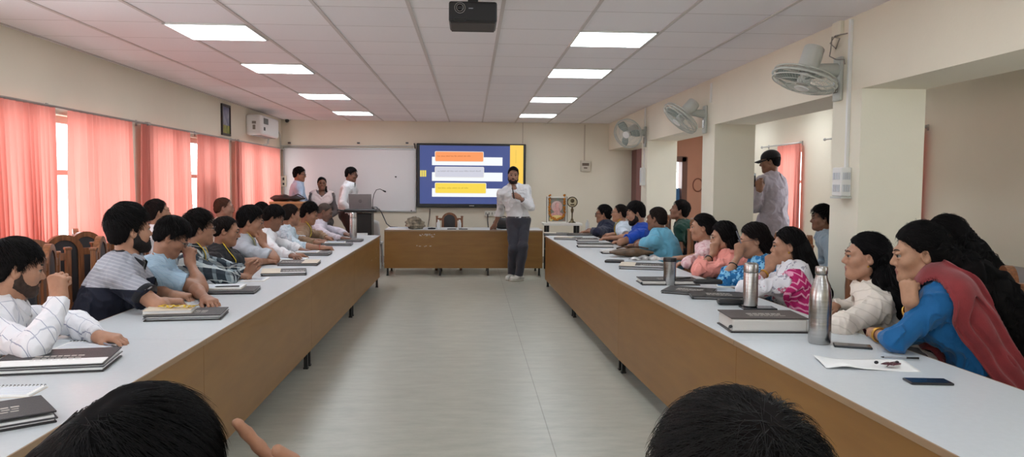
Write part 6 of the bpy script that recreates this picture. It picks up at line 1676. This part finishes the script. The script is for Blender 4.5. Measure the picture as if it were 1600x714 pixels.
seat(p, 160, 'wooden chair under the man with the wide yellow lanyard')
p = Person('white-haired man hidden behind the royal blue polo shirt', HX(990, 331, 2.66), 150, 160, pitch=0, tone=T_M, group=GB, sc=1.03)
p.arm('L', p.pel+p.bf*0.36+V3(0, -0.08, 0.08), V3(-0.8, 0.1, 0), V3(0, 0, -1), 'rest'); p.arm('R', p.pel+p.bf*0.36+V3(0, 0.08, 0.08), V3(-0.8, 0.0, 0), V3(0, 0, -1), 'rest')
M_wb = cloth('offwhite_shirt', (212, 208, 200)); p.body().shirt(M_wb, seed=24).collar(M_wb).hair((190, 182, 174), thick=0.014, top=0.006, n=500, seed=21).brows((150, 140, 130)).trousers(M_grey_trouser)
seat(p, 160, 'wooden chair under the white-haired man')
p = Person('bearded man in royal blue polo shirt looking down at his papers', HX(993, 334, 2.02), 172, 164, pitch=16, tone=T_L, group=GRW, sc=1.06, hs=1.05)
p.table_hand('L', 962, 378, 'rest', d=V3(-1, 0.1, 0)); p.table_hand('R', 950, 371, 'rest')
M_rb = cloth('royal_blue_polo', (24, 74, 180)); p.body().shirt(M_rb, 'short', seed=25, slen=0.68).collar(M_rb).hair((24, 19, 18), thick=0.014, top=0.014, n=900, slen=0.045, seed=22).brows().beard((30, 23, 20), 0.006).trousers(M_navy_trouser)
p.wrist_ring('L', M_watch, 0.12, 0.033, 0.006, 'watch_strap')
seat(p, 164, 'wooden chair under the man in the royal blue polo')
p = Person('man in cyan polo shirt seen from behind, short hair', HX(1026, 342, 2.06), 138, 150, pitch=6, back=0.12, tone=T_D, group=GRW, fat=0.035, sc=1.05, hs=1.06)
p.table_hand('L', 985, 383, 'rest', d=V3(-1, 0.2, 0)); p.table_hand('R', 978, 379, 'rest')
M_cy = cloth('cyan_polo', (108, 176, 204)); p.body().shirt(M_cy, 'short', seed=26, slen=0.68, loose=0.018).collar(M_cy).hair((40, 33, 31), thick=0.008, n=900, slen=0.022, seed=23).brows().trousers(M_navy_trouser)
p.wrist_ring('L', mat('bracelet_red', (130, 84, 60), 0.5), 0.16, 0.032, 0.006)
seat(p, 150, 'wooden chair under the man in the cyan polo', 0.0)
p = Person('man in dark green shirt behind the right row, looking up', HX(1062, 329, 2.75), 158, 150, pitch=-10, tone=T_M, group=GB, fat=0.02, sc=1.05, hs=1.08)
p.arm('L', p.pel+p.bf*0.36+V3(0, -0.08, 0.08), V3(-0.8, 0.1, 0), V3(0, 0, -1), 'rest'); p.arm('R', p.pel+p.bf*0.36+V3(0, 0.08, 0.08), V3(-0.8, 0.0, 0), V3(0, 0, -1), 'rest')
M_gr = cloth('dark_green_shirt', (22, 62, 50)); p.body().shirt(M_gr, 'short', seed=27).collar(M_gr).hair((24, 20, 19), thick=0.013, top=0.006, n=700, seed=24).brows().moustache().trousers(M_navy_trouser)
seat(p, 150, 'wooden chair under the man in dark green')

p = Person('woman in pale pink kurta with tied-back hair, farthest woman of the row', HX(1097, 356, 2.1), 162, 150, pitch=4, female=True, tone=T_L, group=GRW, sc=1.02)
p.table_hand('L', 1062, 411, 'rest', d=V3(-1, 0.2, 0)); p.table_hand('R', 1055, 402, 'rest')
M_pk = pattern('pale_pink', (226, 196, 196), [('blob', (214, 168, 172), (30, 0.56, 1))]); p.body().shirt(M_pk, seed=28, name='kurta', roll_up=0.4, folds=0.007)
ch = [(p.hp(0, -0.07, 0.02), 0.055), (p.hp(0, -0.115, -0.01), 0.05), (p.hp(0, -0.12, -0.05), 0.03)]
p.hair((24, 19, 19), 'back', thick=0.012, top=0.008, n=900, seed=25, slen=0.06, chain=ch, chain_n=80, ear_cover=0.01).brows().trousers(M_grey_trouser)
seat(p, 150, 'wooden chair under the woman in the pale pink kurta')
p = Person('woman in salmon dress with dark bob, cheek on her fist', HX(1130, 370, 2.1), 168, 160, pitch=12, female=True, tone=T_L, group=GRW, sc=1.02)
hh = p.hp(-0.05, 0.085, -0.05); p.arm('L', hh-V3(0.015, 0.02, 0.07), V3(0.12, 0.05, 1), V3(0.1, 0.9, 0.1), 'fist', ez=TZ+0.04)
p.table_hand('R', 1098, 424, 'loose', d=V3(-0.6, -0.8, 0))
M_sa = cloth('salmon_dress', (238, 154, 142)); p.body().shirt(M_sa, seed=29, name='dress', folds=0.012, loose=0.02, roll_up=0.25)
ch = [(p.hp(0, -0.04, -0.02), 0.075), (p.hp(0, -0.075, -0.09), 0.065), (p.C7-p.sf*0.05-p.ax*0.06, 0.055)]
p.hair((22, 17, 18), 'part', thick=0.016, top=0.006, n=1200, seed=26, slen=0.07, chain=ch, chain_n=200, ear_cover=0.07).brows().trousers(M_grey_trouser)
p.wrist_ring('L', M_watch, 0.3, 0.031, 0.005, 'watch_strap')
seat(p, 160, 'wooden chair under the woman in the salmon dress')
p = Person('woman in blue floral dress with glasses, fist and pen at her brow', HX(1178, 376, 2.1), 164, 158, pitch=14, female=True, tone=T_L, group=GRW, sc=1.03, hs=1.04)
hh = p.hp(-0.045, 0.105, 0.0); p.arm('L', hh-V3(0.01, 0.02, 0.08), V3(0.06, 0.1, 1), V3(0.25, 0.9, 0), 'fist', ez=TZ+0.04)
p.table_hand('R', 1128, 436, 'rest', d=V3(-1, -0.2, 0))
M_bf = pattern('blue_floral', (44, 116, 172), [('blob', (128, 188, 222), (26, 0.54, 1)), ('blob', (24, 76, 132), (34, 0.60, 4))]); p.body().shirt(M_bf, seed=30, name='dress', folds=0.008, loose=0.018, roll_up=0.12)
ch = [(p.hp(0, -0.05, -0.02), 0.075), (p.hp(0, -0.09, -0.07), 0.06), (p.C7-p.sf*0.07-p.ax*0.06, 0.05), (p.C7-p.sf*0.10-p.ax*0.26, 0.04)]
p.hair((28, 20, 19), 'part', thick=0.013, top=0.006, n=1500, seed=27, slen=0.07, chain=ch, chain_n=200, ear_cover=0.0).brows().glasses((90, 80, 76)).trousers(M_navy_trouser)
p.wrist_ring('L', M_watch, 0.4, 0.031, 0.004, 'watch_strap')
c = hh+V3(-0.01, -0.02, 0.04); o = MB().tube([c+V3(-0.03, -0.02, 0.06), c+V3(0.0, -0.01, 0.0), c+V3(0.02, 0, -0.05)], 0.0042, 8).build('pen', mat('pen_grey', (120, 124, 136), 0.35), None, 60); tag(o, 'pen held upright in the fist of the woman in blue floral', 'pen')
seat(p, 158, 'wooden chair under the woman in the blue floral dress')

M_wf = pattern('white_floral', (224, 222, 226), [('blob', (196, 120, 140), (16, 0.63, 2)), ('blob', (160, 158, 170), (26, 0.63, 5))])
p = Person('woman in white floral kurta with pink zigzag dupatta, fist at her mouth', HX(1231, 385, 2.12), 160, 152, pitch=6, back=0.10, female=True, tone=T_L, group=GRW, sc=1.03)
hh = p.hp(-0.01, 0.128, -0.062); p.arm('L', hh-V3(-0.005, 0.02, 0.075), V3(0.02, 0.05, 1), V3(0.3, 0.9, 0), 'fist', ez=TZ+0.04)
p.table_hand('R', 1178, 455, 'rest', d=V3(-1, -0.3, 0))
p.body().shirt(M_wf, seed=31, name='kurta', folds=0.009, loose=0.018, roll_up=0.5)
ch = [(p.hp(0, -0.05, 0.0), 0.075), (p.hp(0, -0.085, -0.08), 0.068), (p.C7-p.sf*0.085-p.ax*0.02, 0.07), (p.C7-p.sf*0.13-p.ax*0.18, 0.065), (p.pel-p.sf*0.15+p.ax*0.12, 0.035)]
p.hair((20, 16, 17), 'part', thick=0.010, top=0.008, n=2200, seed=28, slen=0.07, chain=ch, chain_n=500, ear_cover=-0.004, sw=0.001).brows()
M_pz = pattern('pink_zigzag', (196, 44, 112), [('zig', (238, 168, 196), (0.045, 0.06, 0.28))])
L_ = -p.sr
pa = [(p.C7-p.sf*0.10+L_*0.08-p.ax*0.16, 0.06), (p.C7-p.sf*0.03+L_*0.09+p.ax*0.0, 0.06), (p.C7+p.sf*0.0+L_*0.14-p.ax*0.04, 0.085), (p.C7-p.sf*0.01+L_*0.19-p.ax*0.14, 0.095), (p.C7-p.sf*0.02+L_*0.19-p.ax*0.30, 0.10), (p.pel-p.sf*0.02+L_*0.18+p.ax*0.05, 0.10)]
p.scarf(pa, M_pz, name='dupatta', off=0.020, fold=0.004, hh=0.0055).trousers(M_grey_trouser)
p.wrist_ring('L', M_gold, 0.22, 0.030, 0.004, 'watch_strap', 1, True)
e = MB().ball(tuple(p.hp(-0.078, 0.0, -0.036)-p.origin), 0.007, 8).build('earring', M_gold, p.root, 180)
seat(p, 152, 'wooden chair under the woman with the pink dupatta', -0.02)

M_cw = pattern('cream_stripe', (220, 210, 198), [('soft', (190, 178, 164), (V3(0.5, 0.3, 0.8), 0.05, 0.12))])
p = Person('woman in cream kurta with long black hair, between steel bottle and woman in blue', HX(1352, 402, 2.1), 162, 158, pitch=2, female=True, tone=T_L, group=GRW, sc=1.04, hs=1.03)
p.table_hand('L', 1312, 497, 'rest', d=V3(-0.7, 0.7, 0), ez=TZ+0.03); p.table_hand('R', 1290, 480, 'rest', d=V3(-0.8, -0.4, 0))
p.body().shirt(M_cw, seed=32, name='kurta', folds=0.009, loose=0.018)
ch = [(p.hp(0, -0.05, 0.0), 0.078), (p.hp(0, -0.10, -0.06), 0.070), (p.C7-p.sf*0.09-p.ax*0.02-p.sr*0.08, 0.075), (p.C7-p.sf*0.09-p.ax*0.15-p.sr*0.13, 0.085), (p.C7-p.sf*0.07-p.ax*0.32-p.sr*0.15, 0.08), (p.pel-p.sf*0.05+p.ax*0.05-p.sr*0.16, 0.06)]
p.hair((16, 13, 14), 'back', thick=0.012, top=0.006, n=2600, seed=29, slen=0.08, chain=ch, chain_n=900, curl=0.35, sw=0.0009, ear_cover=0.004).brows()
pa = [(p.C7+p.sf*0.03+p.sr*0.0-p.ax*0.02, 0.05), (p.C7+p.sf*0.13-p.sr*0.05-p.ax*0.16, 0.05), (p.C7+p.sf*0.14-p.sr*0.05-p.ax*0.34, 0.05)]
p.scarf(pa, pattern('maroon_print', (96, 40, 52), [('blob', (198, 150, 150), (40, 0.58, 3))]), name='dupatta', off=0.016, fold=0.004, hh=0.006).trousers(M_grey_trouser)
b = MB().ball(tuple(p.hp(-0.078, 0.0, -0.040)-p.origin), 0.006, 8).build('earring', M_gold, p.root, 180)
seat(p, 158, 'wooden chair under the woman in the cream kurta')

p = Person('woman in blue dress with red dupatta, chin on her hand, nearest on the right', HX(1436, 398, 2.06), 160, 150, pitch=10, female=True, tone=(176, 132, 104), group=GRW, sc=1.08, hs=1.06, h=0.0046, back=0.20, C7up=0.065, C7b=0.05)
hh = np.array(on_x(1424, 446, 1.93)); p.arm('R', hh-V3(-0.0, 0.0, 0.075), V3(-0.05, 0.2, 1), V3(0.75, 0.6, 0.2), 'fist', ez=TZ+0.045)
wl = np.array(on_z(1368, 521, TZ+0.035)); p.arm('L', wl, V3(0.45, 0.85, 0), V3(0, 0, -1), 'rest', ez=TZ+0.045, out=V3(0.5, -1, 0), la=0.265)
M_bl = cloth('deep_blue_dress', (22, 92, 146)); p.body().shirt(M_bl, seed=33, name='dress', folds=0.008, loose=0.014, roll_up=0.25)
L_ = -p.sr
ch = [(p.hp(0, -0.05, 0.02), 0.075), (p.hp(0, -0.10, -0.03), 0.062), (p.C7-p.sf*0.11-p.ax*0.00, 0.068), (p.C7-p.sf*0.155-p.ax*0.13+L_*0.0, 0.088), (p.C7-p.sf*0.17-p.ax*0.28, 0.09), (p.pel-p.sf*0.16+p.ax*0.08, 0.06)]
p.hair((17, 14, 14), 'back', thick=0.014, top=0.010, n=3000, seed=30, slen=0.06, chain=ch, chain_n=1900, curl=0.8, sw=0.0008, ear_cover=0.0).brows()
pa = [(p.C7+p.sf*0.12-p.ax*0.14+p.sr*0.06, 0.07), (p.C7+p.sf*0.09-p.ax*0.03+L_*0.03, 0.085), (p.C7+L_*0.08+p.sf*0.02+p.ax*0.02, 0.09), (p.C7+L_*0.15-p.sf*0.04-p.ax*0.06, 0.10), (p.C7+L_*0.19-p.sf*0.07-p.ax*0.22, 0.10), (p.C7+L_*0.18-p.sf*0.11-p.ax*0.40, 0.10), (p.pel+L_*0.17-p.sf*0.12, 0.10)]
M_red = mat('cloth_red_dupatta', (140, 50, 54), 0.8, spec=0.25, noise=(9, 0.18), bump=(260, 0.3), sheen=0.2)
p.scarf(pa, M_red, name='dupatta', off=0.030, fold=0.009, per=0.05, hh=0.0045, th=0.0075)
pb2 = [(p.C7+p.sf*0.10-p.ax*0.10+p.sr*0.08, 0.05), (p.C7+p.sf*0.14-p.ax*0.24+p.sr*0.02, 0.06), (p.C7+p.sf*0.14-p.ax*0.40+p.sr*0.0, 0.06)]
p.scarf(pb2, M_red, name='dupatta_end', off=0.020, fold=0.008, per=0.04, hh=0.006).trousers(M_navy_trouser)
p.wrist_ring('R', M_gold, 0.25, 0.033, 0.0045, 'bangle', 2).wrist_ring('L', M_gold, 0.2, 0.033, 0.0045, 'bangle', 2)
seat(p, 150, 'wooden chair under the woman with the red dupatta', 0.22)

p = Person('dark-haired woman mostly hidden behind the woman with the red dupatta', HX(1474, 372, 2.62), 158, 160, pitch=0, female=True, tone=T_L, group=GB, sc=1.02)
p.arm('L', p.pel+p.bf*0.30+V3(0, -0.08, 0.08), V3(-0.8, 0.1, 0), V3(0, 0, -1), 'rest'); p.arm('R', p.pel+p.bf*0.30+V3(0, 0.08, 0.08), V3(-0.8, 0.0, 0), V3(0, 0, -1), 'rest')
M_mr = cloth('maroon_kurta', (96, 40, 50)); p.body().shirt(M_mr, seed=34, name='kurta')
ch = [(p.hp(0, -0.05, 0.0), 0.08), (p.hp(0, -0.12, -0.06), 0.07), (p.C7-p.sf*0.14-p.ax*0.02, 0.075), (p.C7-p.sf*0.18-p.ax*0.2, 0.07)]
p.hair((17, 14, 14), 'back', thick=0.013, top=0.008, n=1500, seed=31, slen=0.07, chain=ch, chain_n=600, curl=0.6).brows().trousers(M_grey_trouser)
HIDDEN = p

# ---- side bay
p = Person('boy in light blue shirt seated in the side bay by the near pillar', HX(1284, 342, 3.4), 168, 160, pitch=4, tone=T_D, group=GB, sc=0.95)
p.arm('L', p.pel+p.bf*0.34+V3(0, -0.08, 0.08), V3(-0.8, 0.1, 0), V3(0, 0, -1), 'rest'); p.arm('R', p.pel+p.bf*0.34+V3(0, 0.08, 0.08), V3(-0.8, 0.0, 0), V3(0, 0, -1), 'rest')
p.body().shirt(cloth('school_blue_shirt', (156, 174, 188)), seed=35).collar(cloth('school_blue_shirt', (156, 174, 188))).hair((18, 15, 15), thick=0.020, top=0.016, n=1000, slen=0.05, seed=32, spiky=0.25).brows().trousers(M_navy_trouser)
BOY = p
hd = HX(1203, 253, 3.4)
p = Person('man in black cap and lavender kurta standing in the side bay', hd, 152, 132, pitch=10, tone=T_D, stand=True, sc=1.04, group=None)
hh = p.C7+p.bf*0.30-V3(0, 0, 0.20); p.arm('L', HX(1187, 297, 3.2), V3(-0.1, 0.1, 1), V3(0.4, 0.7, 0.1), 'loose', pole=V3(-0.5, -0.3, -1)); p.arm('R', hh+V3(0, 0.08, 0), V3(-0.3, 0.1, 0.8), V3(0.2, -0.5, 0.1), 'loose')
M_lv = cloth('lavender_kurta', (168, 160, 170)); p.body().shirt(M_lv, seed=36, name='kurta', skirt=0.50, loose=0.022, folds=0.008).collar(M_lv, 0.03, 0.2, band=True).trousers(cloth('white_pyjama', (206, 202, 204))).shoes(M_brownfolder)
p.hair((20, 17, 17), thick=0.008, n=300, seed=33).brows()
capm = cloth('black_cap', (24, 23, 26))
cp = [Ell(p.hp(0, -0.014, 0.045), V3(0.090, 0.108, 0.088)*p.hs, p.Mh, 0.01)]; zc = 0.040
fnc = lambda P: np.maximum(field(cp, P), (zc-((P-p.H)@p.Mh)[:, 2]))
Vv, Q = grow_mesh(fnc, *bounds(cp), 0.006); capo = np_mesh('cap', Vv, Q, [capm], p.root, p.origin)
vm = MB(); Rm = Matrix.Translation(Vector(p.H-p.origin)) @ Matrix([list(r) for r in p.Mh]).to_4x4() @ Matrix.Scale(p.hs, 4)
vm.grid(lambda u, v: ((u-0.5)*0.15*(1-0.35*v*v), 0.07+0.10*v-0.06*(2*u-1)**2*(1-0.3*v), 0.046-0.02*v-0.02*(2*u-1)**2), 14, 8, Rm); o = vm.build('cap_peak', capm, capo, 180); md = o.modifiers.new('t', 'SOLIDIFY'); md.thickness = 0.005
c = p.arms['L']['W']+V3(-0.05, 0.06, 0.08)
t = thing('mobile_phone', 'dark phone held up by the man in the cap', 'phone', tuple(c), 0.6, 'phones held in hands'); MB().box((0, 0, 0.03), (0.075, 0.009, 0.15), 0.004).build('body', M_black_plastic, t); MB().box((0, -0.005, 0.03), (0.066, 0.001, 0.14)).build('screen', mat('phone_screen', (30, 32, 40), 0.15), t)

# ---- the two heads in front of the camera
def at_depth(px, py, d): return np.array(Vector((0, 0, EYE)) + ray(px, py)*d)
p = Person('dark-haired person in the left foreground, hands raised, seen from behind', at_depth(226, 792, 0.96), 84, 88, pitch=8, tone=(168, 122, 96), group='people in the foreground', hs=1.04, h=0.0042, sit_z=0.56)
wr = at_depth(494, 830, 1.0); dr = at_depth(412, 764, 1.0)-wr
p.arm('R', wr, dr, V3(0.3, -0.9, 0.25), 'point', pole=V3(0.8, 0.2, -1))
p.arm('L', at_depth(330, 860, 1.05), V3(0.5, 0.3, 0.7), V3(0.6, 0.3, -0.3), 'loose', pole=V3(-0.8, 0.2, -1))
M_fs = cloth('grey_blue_shirt', (120, 126, 140)); p.body().shirt(M_fs, seed=37).collar(M_fs)
ch = [(p.hp(-0.02, -0.01, 0.055), 0.075), (p.hp(-0.075, -0.02, 0.005), 0.072), (p.hp(-0.105, -0.03, -0.07), 0.065), (p.hp(-0.11, -0.04, -0.15), 0.05)]
p.hair((15, 13, 14), 'short', thick=0.022, top=0.012, n=14000, seed=34, slen=0.07, sw=0.0004, h=0.004, chain=ch, chain_n=2200, nape=-0.12, ear_cover=0.06).brows().trousers(M_navy_trouser)
place_chair(p.pel[0], p.pel[1]-0.02, math.radians(-2), 'wooden chair under the left foreground person, below the picture')
p = Person('person with short spiky dark hair in the right foreground, seen from behind', at_depth(1130, 806, 0.89), 118, 100, pitch=4, roll=-6, tone=(176, 132, 112), group='people in the foreground', hs=1.02, h=0.0042, sit_z=0.56)
p.arm('R', p.pel+p.bf*0.36+V3(0.14, 0, 0.12), V3(-0.1, 0.9, 0), V3(0, 0, -1), 'rest'); p.arm('L', p.pel+p.bf*0.36+V3(-0.14, 0, 0.12), V3(0.1, 0.9, 0), V3(0, 0, -1), 'rest')
M_fr = cloth('maroon_shirt', (110, 44, 50)); p.body().shirt(M_fr, seed=38).collar(M_fr)
p.hair((26, 23, 22), 'short', thick=0.018, top=0.012, n=12000, seed=35, slen=0.055, sw=0.00045, h=0.004, spiky=0.16).brows().trousers(M_navy_trouser)
place_chair(p.pel[0], p.pel[1]-0.02, math.radians(10), 'wooden chair under the right foreground person, below the picture')

# ------------------------------------------------------------------ other chairs
def empty_chair(px, py, x, rz, lab, z=1.0):
    q = on_x(px, py, x); return place_chair(x, q.y, math.radians(rz), lab)
for px, x, rz, lab in ((75, -2.72, -132, 'empty wooden chair nearest the camera by the salmon curtains'), (127, -2.75, -128, 'empty wooden chair second from the camera by the salmon curtains'), (163, -2.78, -125, 'wooden chair behind the polo-shirted man, third by the curtains')):
    empty_chair(px, 395, x, rz, lab)
empty_chair(1062, 385, 2.62, 75, 'wooden chair with arched back behind the cyan polo shirt')
empty_chair(1312, 408, 2.78, 100, 'wooden chair behind the tall steel bottle, dark pad showing')
q = on_y(702, 345, 12.95)
place_chair(q.x, 12.85, PI, 'wooden chair with arched back behind the head table').scale = (1.0, 1.0, 0.9)
# folding chair of the boy, steel bench seats at the right
M_taupe = mat('taupe_plastic', (146, 134, 124), 0.45)
def tube_chair(x, y, rz, lab, group='taupe plastic-backed chairs in the side bay'):
    t = thing('stacking_chair', lab, 'chair', (x, y, 0), rz, group)
    MB().box((0, 0, 0.44), (0.44, 0.42, 0.03), 0.013).build('seat', M_taupe, t)
    b = MB(); b.grid(lambda u, v: ((u-0.5)*0.42*(1-0.25*max(0, v-0.6)*2.0*abs(2*u-1)), -0.23-0.06*v+0.03*(1-(2*u-1)**2), 0.62+0.27*v-0.06*v*(2*u-1)**4), 14, 10); o = b.build('backrest', M_taupe, t, 180); md = o.modifiers.new('t', 'SOLIDIFY'); md.thickness = 0.014
    for sx in (-1, 1):
        MB().tube([(sx*0.2, 0.2, 0), (sx*0.2, 0.19, 0.43)], 0.012, 8).build('leg', M_dsteel, t, 60)
        MB().tube([(sx*0.2, -0.26, 0), (sx*0.2, -0.2, 0.44), (sx*0.2, -0.25, 0.72)], 0.012, 8).build('leg', M_dsteel, t, 60)
    return t
c = BOY.pel; tube_chair(c[0], c[1], math.radians(70), 'taupe chair under the boy in the side bay')
q = on_x(1268, 400, 3.0); tube_chair(3.0, q.y, math.radians(78), 'taupe chair back between the pink dupatta and the boy')
q = HIDDEN.pel; tube_chair(q[0]+0.08, q[1]-0.02, math.radians(70), 'taupe chair at the right picture edge behind the red dupatta')
M_bench = mat('bench_grey', (150, 142, 138), 0.4, metal=0.5)
q = on_x(1545, 412, 3.35)
t = thing('steel_bench', 'grey perforated steel bench seat by the right wall', 'bench', (3.45, q.y, 0), math.radians(92))
MB().box((0, 0, 0.43), (1.1, 0.45, 0.03), 0.012).build('seat', M_bench, t)
b = MB(); b.box((0, 0, 0), (1.1, 0.025, 0.36), 0.01, Matrix.Translation((0, -0.25, 0.74)) @ Matrix.Rotation(math.radians(12), 4, 'X')); b.build('backrest', M_bench, t)
for sx in (-1, 1):
    MB().box((sx*0.45, 0, 0.21), (0.05, 0.4, 0.42)).box((sx*0.45, 0, 0.012), (0.06, 0.5, 0.024)).build('leg', M_dsteel, t)
    MB().tube([(sx*0.56, -0.24, 0.70), (sx*0.58, 0.0, 0.66), (sx*0.58, 0.18, 0.64), (sx*0.56, 0.2, 0.44)], 0.018, 8).build('armrest', M_dsteel, t, 60)
